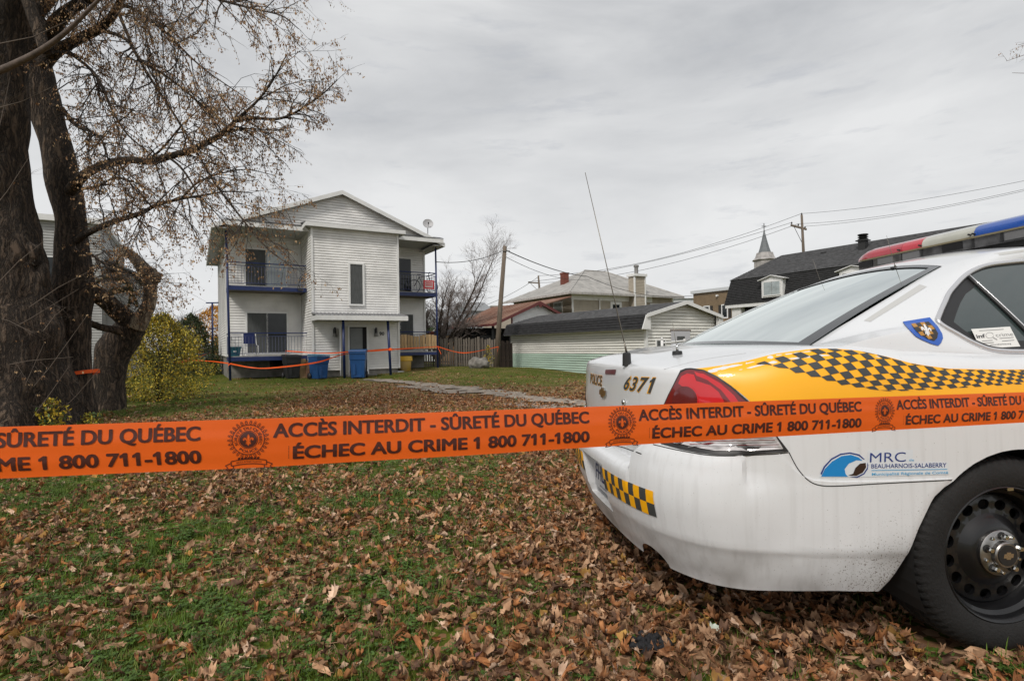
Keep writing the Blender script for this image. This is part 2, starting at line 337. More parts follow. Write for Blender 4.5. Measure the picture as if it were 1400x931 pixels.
# leaf shapes -----------------------------------------------------------------
def leaf_mat(name, col, col2, rand=.35, tr=.15):
    m = mat(name, col, .75, col2=col2, vs=22, rand=rand, spec=.25, c2p=(.4, .62)); return m
LM = [leaf_mat('leaf_tan', (.50, .31, .185), (.30, .17, .095)), leaf_mat('leaf_brown', (.33, .165, .082), (.17, .08, .038)), leaf_mat('leaf_rust', (.42, .185, .072), (.25, .10, .038)),
      leaf_mat('leaf_pale', (.64, .47, .35), (.46, .31, .21), .2), leaf_mat('leaf_dark', (.19, .105, .065), (.10, .055, .035)), leaf_mat('leaf_yellow', (.44, .27, .07), (.33, .17, .05), .25)]
def leaf_mesh(i, m, size, curl, fold, maple=True, seed=0):
    rr = random.Random(seed + 100 * i); K = 20; bmn = MB()
    if maple:
        lob = [1.0, .66, .90, .60, .74, .54, .48, .38, .34, .2, .12]; lob = lob + lob[1:-1][::-1]
    else: lob = None
    K = len(lob) if lob else 16; out = []
    for k in range(K):
        a = 2 * math.pi * k / K
        if lob: r_ = lob[k] * (1 + rr.uniform(-.12, .12))
        else: r_ = (1 - .25 * abs(math.sin(a))) * (1 + rr.uniform(-.3, .3)); 
        x, y = r_ * math.sin(a) * (.85 if curl > 1.5 else 1), r_ * math.cos(a) * ((1.35 if curl > 1.5 else 1) if maple else 1.5)
        if not maple: x *= .55
        out.append((x * size, y * size))
    ph = rr.uniform(0, 6.28); tw = rr.uniform(-1.2, 1.2)
    def bend(x, y, zj=0):
        # roll about the y axis by curvature 'curl', fold along midrib, wrinkle
        z = fold * abs(x) + zj + .13 * size * math.sin(4 * x / size + ph) * math.cos(5 * y / size + ph)
        k = curl / size
        if abs(k) > 1e-3:
            ang = x * k; rad = 1 / k; x2 = math.sin(ang) * rad; z2 = (1 - math.cos(ang)) * rad
        else: x2, z2 = x, 0
        a2 = y * tw / size * .5; k2 = rr_b / size
        y2 = math.sin(y * k2) / k2 if abs(k2) > 1e-3 else y; z3 = (1 - math.cos(y * k2)) / k2 if abs(k2) > 1e-3 else 0
        c, s = math.cos(a2), math.sin(a2); zz = z + z2
        return (x2 * c - zz * s, y2, x2 * s + zz * c + z3)
    rr_b = rr.uniform(-.8, 1.6)
    c0 = bmn.pts([bend(0, 0)]); inner = bmn.pts([bend(x * .52, y * .52, rr.uniform(-.04, .04) * size) for x, y in out]); outer = bmn.pts([bend(x, y, rr.uniform(-.22, .22) * size) for x, y in out])
    for k in range(K):
        k2 = (k + 1) % K; bmn.f.append((c0, inner + k, inner + k2)); bmn.f.append((inner + k, outer + k, outer + k2, inner + k2))
    bmn.tube([bend(0, -.25 * size), (rr.uniform(-.2, .2) * size, -.9 * size, .1 * size), (rr.uniform(-.4, .4) * size, -1.5 * size, rr.uniform(0, .3) * size)], .0012, 3, cap=False)
    me = bmn.mesh('leaf_shape', m, True); V = [v.co.copy() for v in me.vertices]; c = sum(V, Vector()) / len(V); me.transform(Matrix.Translation(-c)); return me
LEAVES = []
mix_ = [0, 1, 2, 0, 3, 1, 4, 1, 2, 1, 0, 4, 0, 1, 2, 0, 1, 2, 0, 1, 3, 4, 2, 0, 1, 0, 2, 4, 1, 1, 0, 5]
for i, k in enumerate(mix_):
    c = [2.6, 1.9, 3.1, 1.3, 2.2, 3.6, 2.9, .9, 2.4, 3.3, 1.7, 2.8][i % 12]
    LEAVES.append(leaf_mesh(i, LM[k], random.uniform(.026, .050), c, random.uniform(-.2, 1.2), i % 4 != 2, 31))
lc = bpy.data.collections.new('leaf_sources')
for i, me in enumerate(LEAVES): lc.objects.link(bpy.data.objects.new('leaf_source_%02d' % i, me))
# grass tufts -----------------------------------------------------------------
GM = [mat('grass_green', (.080, .140, .013), .6, var=.45, vs=30, rand=.4, spec=.3), mat('grass_light', (.150, .195, .035), .6, var=.4, vs=30, rand=.35, spec=.3), mat('grass_straw', (.26, .215, .10), .7, var=.3, vs=30, rand=.3)]
def tuft(seed, hgt, n, m):
    rr = random.Random(seed); b = MB()
    for _ in range(n):
        x, y = rr.gauss(0, .022), rr.gauss(0, .022); a = rr.uniform(0, 6.28); lean = rr.uniform(.1, 1.2); h = hgt * rr.uniform(.5, 1.15); w = rr.uniform(.0011, .0024)
        dx, dy = math.cos(a), math.sin(a); px, py = -dy * w, dx * w; P = []
        for j, (f, ww) in enumerate(((0, 1), (.4, .9), (.75, .6), (1, 0.05))):
            o = lean * f * f * h * .8; z = h * f * (1 - .25 * lean * f); P.append(((x + dx * o - px * ww, y + dy * o - py * ww, z), (x + dx * o + px * ww, y + dy * o + py * ww, z)))
        for j in range(3): b.poly([P[j][0], P[j][1], P[j + 1][1], P[j + 1][0]])
    return b.mesh('tuft_shape', m)
gc = bpy.data.collections.new('grass_sources')
for i in range(8):
    gc.objects.link(bpy.data.objects.new('grass_source_%02d' % i, tuft(i, [.055, .04, .075, .05, .06, .045, .05, .06][i], 16, GM[[0, 1, 0, 0, 1, 0, 2, 1][i]])))
cm = MB()                     # a clover-like low weed
for k in range(14):
    x, y, z = random.gauss(0, .03), random.gauss(0, .03), random.uniform(.012, .04)
    for j in range(3):
        a = j * 2.09 + k; cx, cy = x + .007 * math.cos(a), y + .007 * math.sin(a)
        cm.poly([(cx + .0065 * math.cos(a + q), cy + .0065 * math.sin(a + q), z + .002 * math.sin(q + k)) for q in (0, 1.2, 2.4, 3.6, 4.8)])
gc.objects.link(bpy.data.objects.new('grass_source_08', cm.mesh('clover_shape', mat('clover', (.060, .115, .014), .6, rand=.3))))
# positions -------------------------------------------------------------------
CARP = (1.6, 2.8, R(6.5))
def blocked(x, y):
    c, s = math.cos(CARP[2]), math.sin(CARP[2]); X = (x - CARP[0]) * c + (y - CARP[1]) * s; Y = -(x - CARP[0]) * s + (y - CARP[1]) * c
    for wx in (0, 2.807):
        if abs(X - wx) < .26 and (abs(Y + .79) < .13 or abs(Y - .79) < .13): return True
    return False
TR = [(-7.72, 8.9, 1.0), (-7.9, 9.9, .4), (-8.3, 11.4, .45)]
def in_house(x, y):
    c, s = math.cos(R(30)), math.sin(R(30)); u = (x + 8.17) * c + (y - 22.5) * s; v = -(x + 8.17) * s + (y - 22.5) * c
    return (-.05 < u < 3.7 and v > -.05) or (-3.1 < u < 6 and v > 2.55)
LP, LR, LS, LI = [], [], [], []
def add_leaf(x, y, big=1.0, lift=0.):
    k_ = 1 if y < 8 else .45
    LP.append((x, y, gz(x, y) + random.uniform(.012, .045) * k_ + lift))
    LR.append((random.gauss(0, .48 * k_), random.gauss(0, .55 * k_), random.uniform(0, 6.28))); LS.append(big * random.uniform(.75, 1.3)); LI.append(random.randrange(len(LEAVES)))
GP, GR, GS, GI = [], [], [], []
def in_view(x, y): return y > .9 and abs(x) < 1.02 * y + .4
random.seed(11)
for y0, y1, nl_, ng_, big in ((1.0, 2.5, 2900, 1500, .74), (2.5, 4.5, 2500, 800, .75), (4.5, 8, 1500, 260, .80), (8, 13, 560, 70, .95), (13, 24, 130, 14, 1.15)):
    area = (y1 - y0) * (y0 + y1) * 1.02
    for _ in range(int(area * nl_)):
        y = random.uniform(y0, y1); x = random.uniform(-1, 1) * (1.02 * y1 + .3)
        if not in_view(x, y) or blocked(x, y) or in_house(x, y): continue
        dn = litter(x, y); pile = max(0, dn - .55)
        if on_path(x, y) and random.random() < .80: continue
        if random.random() < dn ** 1.6 * .62: add_leaf(x, y, big, random.uniform(0, .05) * pile)
    for _ in range(int(area * ng_)):
        y = random.uniform(y0, y1); x = random.uniform(-1, 1) * (1.02 * y1 + .3)
        if not in_view(x, y) or blocked(x, y) or in_house(x, y): continue
        if on_path(x, y): continue
        if random.random() < 1.15 - litter(x, y):
            GP.append((x, y, gz(x, y))); GR.append((0, 0, random.uniform(0, 6.28))); GS.append(random.uniform(.6, 1.1) * (1 if y < 5 else 1.15)); GI.append(random.choice([0, 1, 2, 3, 4, 5, 6, 7, 0, 3, 8, 8, 8]) if y < 6 else random.randrange(8))
# the 300 leaves nearest the camera are objects of their own
near = sorted(range(len(LP)), key=lambda i: LP[i][1] * 1.0 + (0 if abs(LP[i][0]) < .9 * LP[i][1] else 9))[:300]; ns = set(near)
LAB = 'small dry curled brown leaf lying among many others on the near grass'
for i in near:
    o = share(LEAVES[LI[i]], 'fallen_leaf', None, LP[i], LR[i], (LS[i],) * 3)
    tag(o, LAB, 'leaf', 'dry leaves nearest the camera')
keep = [i for i in range(len(LP)) if i not in ns]
pick = lambda A, K: [A[i] for i in K]
scatter('fallen_leaves', pick(LP, keep), pick(LR, keep), pick(LS, keep), pick(LI, keep), lc, label='carpet of dry brown curled leaves strewn over the lawn', cat='fallen leaves', kind='stuff')
scatter('grass', GP, GR, GS, GI, gc, label='short green lawn grass and clover between the fallen leaves', cat='grass', kind='stuff')
print('leaves', len(LP), 'tufts', len(GP))
# a few leaves one can tell apart
def special(px, py, label, m, size, sc, curl, seed, name='fallen_leaf', tilt=(.1, .1)):
    P = ground(px, py); me = leaf_mesh(seed, m, size, curl, .3, True, seed)
    o = share(me, name, None, (P.x, P.y, P.z + .055), (tilt[0], tilt[1], random.uniform(0, 6)), (sc,) * 3); tag(o, label, 'leaf')
special(451, 832, 'large pale curled maple leaf on the grass below the tape emblem', LM[3], .065, 1, .8, 401, tilt=(.5, .3))
special(1222, 912, 'largest pale tan maple leaf just in front of the rear tyre', LM[3], .06, 1, .5, 402, tilt=(.6, -.2))
special(975, 883, 'whitish green torn leaf lying right of the black rag', mat('leaf_white', (.60, .66, .56), .6, var=.2, vs=30), .036, 1, 1., 403, tilt=(.3, .2))
special(648, 925, 'dark purple brown oval leaf at the bottom edge of the picture', mat('leaf_purple', (.17, .075, .065), .6, var=.3, vs=30), .045, 1, .4, 404, tilt=(.9, .1))
special(857, 783, 'bright yellow leaf lying near the exhaust notch of the bumper', LM[5], .05, 1, .6, 405, tilt=(.5, .2))
special(469, 720, 'flat tan leaf on green grass under the tape phone number', LM[0], .06, 1, .3, 406, tilt=(.4, 0))
special(1020, 858, 'rust orange oval leaf under the rear bumper side', LM[2], .045, 1, .5, 407, tilt=(.6, .3))
# black rag
P = ground(888, 897); rb = MB()
for k in range(34):
    a = random.uniform(0, 6.28); q = Vector((P.x + random.gauss(0, .03), P.y + random.gauss(0, .025), P.z + .035))
    d = Vector((math.cos(a) * .018, math.sin(a) * .018, 0)); rb.tube([q - d, q + Vector((0, 0, .012)), q + d], [.007, .011, .006], 6)
tag(rebase(rb.build('rag', mat('rag_black', (.012, .012, .014), .8), smooth=True)), 'crumpled black rag lying in the leaves below the bumper', 'rag')
# ================================================================== POLICE CAR (x forward, y left, z up; origin under the rear axle)
car = thing('police_car', 'white police sedan with yellow and dark checkered livery parked on the leaves at right', 'police car', (CARP[0], CARP[1], .005), CARP[2])
CM = Matrix.Translation((CARP[0], CARP[1], .005)) @ Matrix.Rotation(CARP[2], 4, 'Z'); CI = CM.inverted()
# dirty white paint
paint = bpy.data.materials.new('white_paint'); paint.use_nodes = True; t = paint.node_tree; p = t.nodes['Principled BSDF']
tcn = N(t, 'ShaderNodeTexCoord'); sx = N(t, 'ShaderNodeSeparateXYZ'); lk(t, tcn.outputs['Object'], sx.inputs[0])
m1 = N(t, 'ShaderNodeMapRange'); m1.inputs[1].default_value = .55; m1.inputs[2].default_value = .18; lk(t, sx.outputs[2], m1.inputs[0])
nn = N(t, 'ShaderNodeTexNoise'); nn.inputs['Scale'].default_value = 90; nn.inputs['Detail'].default_value = 4; lk(t, tcn.outputs['Object'], nn.inputs['Vector'])
n5 = N(t, 'ShaderNodeTexNoise'); n5.inputs['Scale'].default_value = 5; n5.inputs['Detail'].default_value = 5; lk(t, tcn.outputs['Object'], n5.inputs['Vector'])
rr = N(t, 'ShaderNodeValToRGB'); rr.color_ramp.elements[0].position = .70; rr.color_ramp.elements[1].position = .76; lk(t, nn.outputs[0], rr.inputs[0])
a1 = N(t, 'ShaderNodeMath', operation='MULTIPLY'); lk(t, rr.outputs[0], a1.inputs[0]); lk(t, m1.outputs[0], a1.inputs[1])
r5 = N(t, 'ShaderNodeValToRGB'); r5.color_ramp.elements[0].position = .35; r5.color_ramp.elements[1].position = .75; lk(t, n5.outputs[0], r5.inputs[0])
a2 = N(t, 'ShaderNodeMath', operation='MULTIPLY'); lk(t, r5.outputs[0], a2.inputs[0]); lk(t, m1.outputs[0], a2.inputs[1])
a3 = N(t, 'ShaderNodeMath', operation='MULTIPLY_ADD'); a3.inputs[1].default_value = .45; lk(t, a2.outputs[0], a3.inputs[0]); lk(t, a1.outputs[0], a3.inputs[2]); a3.use_clamp = True
# streaks running down
mps = N(t, 'ShaderNodeMapping'); mps.inputs['Scale'].default_value = (38, 38, 1.3); lk(t, tcn.outputs['Object'], mps.inputs[0])
ns_ = N(t, 'ShaderNodeTexNoise'); ns_.inputs['Scale'].default_value = 1; ns_.inputs['Detail'].default_value = 3; lk(t, mps.outputs[0], ns_.inputs['Vector'])
rs = N(t, 'ShaderNodeValToRGB'); rs.color_ramp.elements[0].position = .5; rs.color_ramp.elements[1].position = .8; rs.color_ramp.elements[1].color = (.16, .16, .16, 1); lk(t, ns_.outputs[0], rs.inputs[0])
m2 = N(t, 'ShaderNodeMapRange'); m2.inputs[1].default_value = .95; m2.inputs[2].default_value = .7; lk(t, sx.outputs[2], m2.inputs[0])
a4 = N(t, 'ShaderNodeMath', operation='MULTIPLY'); lk(t, rs.outputs[0], a4.inputs[0]); lk(t, m2.outputs[0], a4.inputs[1])
a5 = N(t, 'ShaderNodeMath', operation='ADD'); a5.use_clamp = True; lk(t, a3.outputs[0], a5.inputs[0]); lk(t, a4.outputs[0], a5.inputs[1])
# spray of mud behind the rear wheel
vd = N(t, 'ShaderNodeVectorMath', operation='DISTANCE'); vd.inputs[1].default_value = (-.42, -.92, .22); lk(t, tcn.outputs['Object'], vd.inputs[0])
md_ = N(t, 'ShaderNodeMapRange'); md_.inputs[1].default_value = .38; md_.inputs[2].default_value = 0; lk(t, vd.outputs['Value'], md_.inputs[0])
nm = N(t, 'ShaderNodeTexNoise'); nm.inputs['Scale'].default_value = 190; lk(t, tcn.outputs['Object'], nm.inputs['Vector'])
ad = N(t, 'ShaderNodeMath', operation='MULTIPLY_ADD'); ad.inputs[1].default_value = .22; lk(t, md_.outputs[0], ad.inputs[0]); lk(t, nm.outputs[0], ad.inputs[2])
gt = N(t, 'ShaderNodeMapRange'); gt.inputs[1].default_value = .70; gt.inputs[2].default_value = .84; lk(t, ad.outputs[0], gt.inputs[0])
a6 = N(t, 'ShaderNodeMath', operation='MAXIMUM'); lk(t, a5.outputs[0], a6.inputs[0]); lk(t, gt.outputs[0], a6.inputs[1])
mv = N(t, 'ShaderNodeMapRange'); mv.inputs[1].default_value = .392; mv.inputs[2].default_value = .378; mv.inputs[3].default_value = 0; mv.inputs[4].default_value = .42; lk(t, sx.outputs[2], mv.inputs[0])
mw = N(t, 'ShaderNodeMath', operation='MULTIPLY'); lk(t, mv.outputs[0], mw.inputs[0]); lk(t, n5.outputs[0], mw.inputs[1]); a7 = N(t, 'ShaderNodeMath', operation='MAXIMUM'); lk(t, a6.outputs[0], a7.inputs[0]); lk(t, mw.outputs[0], a7.inputs[1])
a8 = N(t, 'ShaderNodeMath', operation='ADD'); a8.use_clamp = True; lk(t, a6.outputs[0], a8.inputs[0]); lk(t, mw.outputs[0], a8.inputs[1]); a6 = a8
mx = N(t, 'ShaderNodeMixRGB'); mx.inputs[1].default_value = (.70, .715, .735, 1); mx.inputs[2].default_value = (.15, .13, .11, 1); lk(t, a6.outputs[0], mx.inputs[0]); lk(t, mx.outputs[0], p.inputs['Base Color'])
rg_ = N(t, 'ShaderNodeMapRange'); rg_.inputs[3].default_value = .32; rg_.inputs[4].default_value = .8; lk(t, a6.outputs[0], rg_.inputs[0]); lk(t, rg_.outputs[0], p.inputs['Roughness'])
cw = N(t, 'ShaderNodeMapRange'); cw.inputs[1].default_value = .3; cw.inputs[2].default_value = .9; cw.inputs[3].default_value = .25; cw.inputs[4].default_value = .9; lk(t, sx.outputs[2], cw.inputs[0]); lk(t, cw.outputs[0], p.inputs['Coat Weight'])
p.inputs['Coat Roughness'].default_value = .08
BLK = mat('black_plastic', (.018, .018, .019), .45); SEAM = mat('seam_dark', (.02, .02, .02), .8); CHR = mat('chrome', (.62, .62, .60), .16, 1.0)
TRIM = mat('silver_trim', (.66, .66, .68), .25, .6); RUB = mat('rubber', (.0105, .010, .010), .78, var=.35, vs=14, bump=.25, bs=120)
# plan outline, right half (y negative), rear centre -> front centre
PL = [(-1.170, 0), (-1.166, -.2), (-1.150, -.4), (-1.105, -.58), (-1.02, -.72), (-.90, -.815), (-.72, -.875), (-.45, -.912), (0, -.925), (.8, -.925), (1.6, -.925), (2.4, -.918), (2.9, -.90), (3.3, -.85), (3.58, -.72), (3.76, -.5), (3.84, -.25), (3.86, 0)]
CV = catmull([(a, b, 0) for a, b in PL], 24)
def curve_at_x(X):            # side stretch only
    for i in range(120, len(CV) - 1):
        if CV[i].x <= X <= CV[i + 1].x: f = (X - CV[i].x) / max(1e-9, CV[i + 1].x - CV[i].x); return CV[i].lerp(CV[i + 1], f), i
    return CV[-1], len(CV) - 2
def nrm(i):
    a, b = CV[max(i - 1, 0)], CV[min(i + 1, len(CV) - 1)]; d = (b - a).normalized(); n = Vector((d.y, -d.x, 0))
    if i == 0 or i == len(CV) - 1: n = Vector((-1 if i == 0 else 1, 0, 0))
    return n
def smn(x, a, b): return sm(x, a, b)
def ztop(P): return lerp(P.x, [-1.17, -1.1, -1.02, -.9, -.8, -.65, -.5, -.3, 0, 1, 2, 2.5, 3, 3.5, 3.86], [1.014, 1.008, 1.006, 1.032, 1.060, 1.078, 1.077, 1.056, 1.040, 1.03, 1.0, .96, .89, .78, .68])
def bump_top(P):
    if P.x < -.95: return lerp(-P.y, [0, .40, .52, .60], [.612, .612, .722, .735])
    return lerp(P.x, [-.95, -.815, -.79, -.75, -.70, -.64], [.735, .735, .70, .652, .630, .625])
AR = .37
def arch(X, xc): 
    d = AR * AR - (X - xc) ** 2; return .345 + math.sqrt(d) if d > 0 else 0
def zbot(P):
    z = .20
    if P.x < -.30: z = min(bump_top(P) - .03, 9)
    if -.345 < P.x < -.2: z = max(bump_top(P) - .03, arch(P.x, .03))
    if -.2 <= P.x <= .4: z = arch(P.x, .03)
    if abs(P.x - 2.807) < AR: z = max(z, arch(P.x, 2.807))
    return max(z, .2)
def off_body(z, zt, n):
    rw = smn(-n.x, .25, .9); f = zt - z
    s_ = lerp(z, [.2, .28, .4, .55, .72, .82], [-.05, -.02, -.008, 0, 0, -.003])
    s_ += lerp(f, [0, .012, .03, .06, .10, .16, .24], [-.105, -.075, -.052, -.033, -.018, -.008, 0])
    r_ = lerp(z, [.58, .64, .70, .80, .92], [-.022, -.018, -.010, 0, -.003]) + lerp(f, [0, .006, .018, .05, .1], [-.035, -.018, -.008, -.002, 0])
    return s_ * (1 - rw) + r_ * rw
cols = []
def add_col(P, n): cols.append((P, n))
xs_special = [-.34, -.33, -.30, -.27, -.2, -.15, .395, .399, .401, .41, 2.436, 2.438, 2.45, 3.165, 3.176, 3.178]
idxs = list(range(0, len(CV), 2))
for i in idxs: add_col(CV[i], nrm(i))
for X in xs_special + [2.807 + AR * math.cos(a) for a in np.linspace(.25, 2.9, 12)] + [.03 + AR * math.cos(a) for a in np.linspace(.2, 2.2, 14)]:
    P_, i = curve_at_x(X); add_col(P_, nrm(i))
cols.sort(key=lambda c: (c[0].x if abs(c[0].y) > .6 else c[0].x * 1.0 + (-5 + abs(c[0].y) if c[0].x < 0 else 5 - abs(c[0].y))))
FR = [0, .03, .08, .14, .2, .27, .34, .41, .48, .55, .61, .67, .72, .77, .81, .85, .88, .91, .935, .955, .97, .985, 1]
def body_pt(P, n, f):
    zt = ztop(P); zb = zbot(P); z = zb + (zt - zb) * f; q = P + n * off_body(z, zt, n)
    if n.x < -.97 or n.x > .97: q.y = q.y
    return Vector((q.x, min(q.y, 0), z))
side = [[body_pt(P, n, f) for f in FR] for P, n in cols]
body = MB()
def both(G, rev=False):
    body.grid(G); body.grid([[Vector((q[0], -q[1], q[2])) for q in r] for r in G])
both(side)
topE = [r[-1] for r in side]
# deck
iD = max(i for i, q in enumerate(topE) if q.x <= -.519)
def glass_base(u): return Vector((-.52 - .10 * (1 - (u / .60) ** 2) if abs(u) < .6 else -.52, u, 0))
deck = []
K = 14
for q in topE[:iD + 1]:
    cx = max(-.95, min(q.x + .1, -.62)) if q.x < -.7 else -.62
    if q is topE[iD]: cx = -.62
    cx = -.95 + (.33) * smn(q.x, -1.16, -.52) if True else cx
    row = []
    zc = lerp(cx, [-1.17, -1.0, -.8, -.62], [1.02, 1.048, 1.070, 1.088])
    for k in range(K + 1):
        f = k / K; x = q.x + (cx - q.x) * f; y = q.y * (1 - f); z = q.z + (zc - q.z) * (1 - (1 - f) ** 2.6)
        row.append(Vector((x, y, z)))
    deck.append(row)
both(deck)
# glass opening corners, roof rails
def tumble(z): return -(.815 - .245 * (max(0, z - 1.04) / .38) ** 1.15)
GLB = Vector((-.535, -.63, 1.074)); GLT = Vector((.18, -.485, 1.404))
OW = [((2.0, 0, 0), (1.95, 1.05)), ((1.2, 0, 0), (1.2, 1.046)), ((.6, 0, 0), (.6, 1.046)), ((.2, 0, 0), (.25, 1.046)), ((.02, 0, 0), (.075, 1.052)), ((-.14, 0, 0), (.0, 1.078)), ((-.33, 0, 0), (-.055, 1.118)), ((-.52, 0, 0), (-.088, 1.145)),
      (GLB, (-.098, 1.165)), ((-.30, -.583, 1.186), (-.075, 1.19)), ((-.06, -.535, 1.297), (-.02, 1.238)), (GLT, (.05, 1.292)), ((.32, -.525, 1.446), (.20, 1.371)), ((.50, -.56, 1.474), (.38, 1.408)), ((.9, -.585, 1.485), (.8, 1.432)), ((1.2, -.575, 1.455), (1.15, 1.40)), ((1.6, -.63, 1.26), (1.55, 1.225)), ((2.0, -.70, 1.07), (1.92, 1.075))]
def topedge_at(X):
    for i in range(iD - 2, len(topE) - 1):
        if topE[i].x <= X <= topE[i + 1].x: return topE[i].lerp(topE[i + 1], (X - topE[i].x) / max(1e-9, topE[i + 1].x - topE[i].x))
O_ = [topedge_at(o[0]) if (o[1] == 0 and o[2] == 0) else Vector(o) for o, w in OW]; W_ = [Vector((w[0], tumble(w[1]), w[1])) for o, w in OW]
O_[7] = topE[iD].copy()
nO = 10; Oc = catmull(O_, nO); Wc = catmull(W_, nO)
# keep the base corner sharp: the belt part is straight between its knots
for seg in (7,):
    for k in range(nO): Oc[seg * nO + k] = O_[seg].lerp(O_[seg + 1], k / nO)
for i in range(7 * nO):      # belt part follows the shoulder
    Oc[i] = topedge_at(max(Oc[i].x, -.519))
band = []
for o, w in zip(Oc, Wc):
    row = []; L_ = (o - w).length
    for k in range(9):
        f = k / 8; q = o.lerp(w, f); b = .10 * L_ * f * (1 - f) * 4 * .5; q = q + Vector((0, -.75, .45)).normalized() * b
        row.append(q)
    band.append(row)
both(band)
# roof
rail = [q for q in Oc[11 * nO:15 * nO + 1]]
roof = []
for i, q in enumerate(rail):
    f_ = i / (len(rail) - 1); row = []
    for k in range(13):
        u = 1 - k / 12; y = q.y * u; e_ = 1 - u * u; x = q.x + (.07 * (1 - f_) + .09 * f_) * e_; z = q.z + (.050 * (1 - f_) + .055 * f_) * (1 - abs(u) ** 2.2) - (.012 * (1 - f_) if i == 0 else 0)
        row.append(Vector((x, y, z)))
    roof.append(row)
both(roof)
# hood
iH = min(i for i, q in enumerate(topE) if q.x >= 2.0)
hood = []
for q in topE[iH:]:
    row = []; cx = min(q.x, 3.5) if q.x < 3.6 else 3.5 + (q.x - 3.5) * .0
    cx = 2.12 + (q.x - 2.0) / 1.86 * 1.3 if q.x < 3.86 else 3.42
    for k in range(11):
        f = k / 10; x = q.x + (cx - q.x) * f; row.append(Vector((x, q.y * (1 - f), q.z + (.05) * (1 - (1 - f) ** 2.2))))
    hood.append(row)
both(hood)
bo = body.build('body', paint, car, True, merge=.0012, sharp=38)
# bumper cover -------------------------------------------------------------
def bbot(P): return lerp(P.x, [-1.17, -1.12, -1.0, -.9, -.8, -.63, -.45, 0], [.236, .236, .232, .236, .244, .250, .244, .24]) + .0
def notch(y): return .062 * max(0, 1 - ((abs(y) - .49) / .085) ** 2) ** .5 if abs(abs(y) - .49) < .085 else 0
def off_bump(z, P, n):
    rw = smn(-n.x, .15, .85)
    s_ = lerp(z, [.24, .29, .372, .385, .46, .60, .74], [-.030, -.016, -.004, .003, .005, .006, .005])
    r_ = lerp(z, [.24, .30, .378, .392, .46, .52, .575, .60, .618, .70, .74], [-.030, .000, .030, .038, .052, .064, .066, .056, .02, .008, .004])
    if P.x < -.9 and bump_top(P) > .65: r_ = lerp(z, [.24, .30, .378, .392, .46, .52, .60, .68, .725, .74], [-.030, .000, .030, .038, .052, .062, .058, .040, .018, .004])
    return s_ * (1 - rw) + r_ * rw
bcols = []
ys = []
for i in range(0, len(CV)):
    P_ = CV[i]
    if P_.x > -.6: break
    if i % 2 == 0 or abs(P_.y) < .6: bcols.append(i)
BF = [0, .04, .1, .17, .24, .28, .30, .32, .36, .42, .5, .58, .66, .74, .8, .85, .89, .92, .95, .975, 1.0]
bG = []
def recess(y, z): return 1. if abs(y) < .178 and .345 < z < .553 else 0.
for i in bcols:
    P_, n = CV[i], nrm(i); row = []; zt = bump_top(P_) ; zb = bbot(P_) + (notch(P_.y) if P_.x < -.95 else 0)
    for f in BF:
        z = zb + (zt - zb) * f; q = P_ + n * (off_bump(z, P_, n) - .055 * recess(P_.y, z)); row.append(Vector((q.x, min(q.y, 0), z)))
    # ledge back to the body
    q = P_ + n * (-.03); row.append(Vector((q.x, min(q.y, 0), zt + .006)))
    bG.append(row)
def arch_x(z): return lerp(z, [.240, .254, .296, .362, .466, .564, .627], [-.473, -.463, -.432, -.395, -.351, -.298, -.222])
for k in range(1, 15):
    row = []
    for f in BF:
        X = -.6; zt = .625; zb = bbot(Vector((-.5, 0, 0))); z = zb + (zt - zb) * f; X = -.6 + (arch_x(z) + .6) * (k / 14) ** .9
        P_, i = curve_at_x(X); n = nrm(i); zb2 = bbot(P_); z2 = zb2 + (zt - zb2) * f; q = P_ + n * (off_bump(z2, P_, n) - (.004 if k == 14 else 0)); row.append(Vector((q.x, q.y, z2)))
    q = P_ + n * -.03; row.append(Vector((row[-1].x, row[-1].y + .03, zt + .004))); bG.append(row)
# return lip into the arch
bG.append([q + Vector((.004, .035, 0)) for q in bG[-1]])
bm_ = MB(); bm_.grid(bG); bm_.grid([[Vector((q.x, -q.y, q.z)) for q in r] for r in bG])
bu = bm_.build('bumper', paint, car, True, merge=.0008, sharp=32)
# undersides / lower edge
ub = MB(); ub.box(-.95, 3.7, -.60, .60, .27, .52); ub.box(-.95, -.45, -.70, .70, .30, .6); ub.box(.5, 2.3, -.86, .86, .2, .45); ub.box(3.2, 3.75, -.7, .7, .22, .5)
ub.build('underbody', mat('underbody_dark', (.012, .012, .012), .9), car)
mf = MB(); mf.tube([(-.98, -.44, .27), (-.72, -.46, .27), (-.5, -.5, .27)], [.085, .1, .09], 16); mf.tube([(-1.09, -.42, .335), (-1.0, -.42, .32)], [.035, .035], 14)
mf.build('muffler', mat('muffler_steel', (.10, .095, .09), .5, .6, var=.4, vs=10), car, True)
# wheel wells
for nm, xc in (('wheel_well', .03), ('wheel_well', 2.807)):
    for sg in (-1, 1):
        w = MB(); arc = [(xc + (AR + .012) * math.cos(a), .345 + (AR + .012) * math.sin(a)) for a in np.linspace(-.5, math.pi + .5, 30)]
        w.grid([[(x, sg * .895, z), (x, sg * .5, z)] for x, z in arc]); w.poly([(x, sg * .5, z) for x, z in arc])
        w.build(nm, SEAM, car)
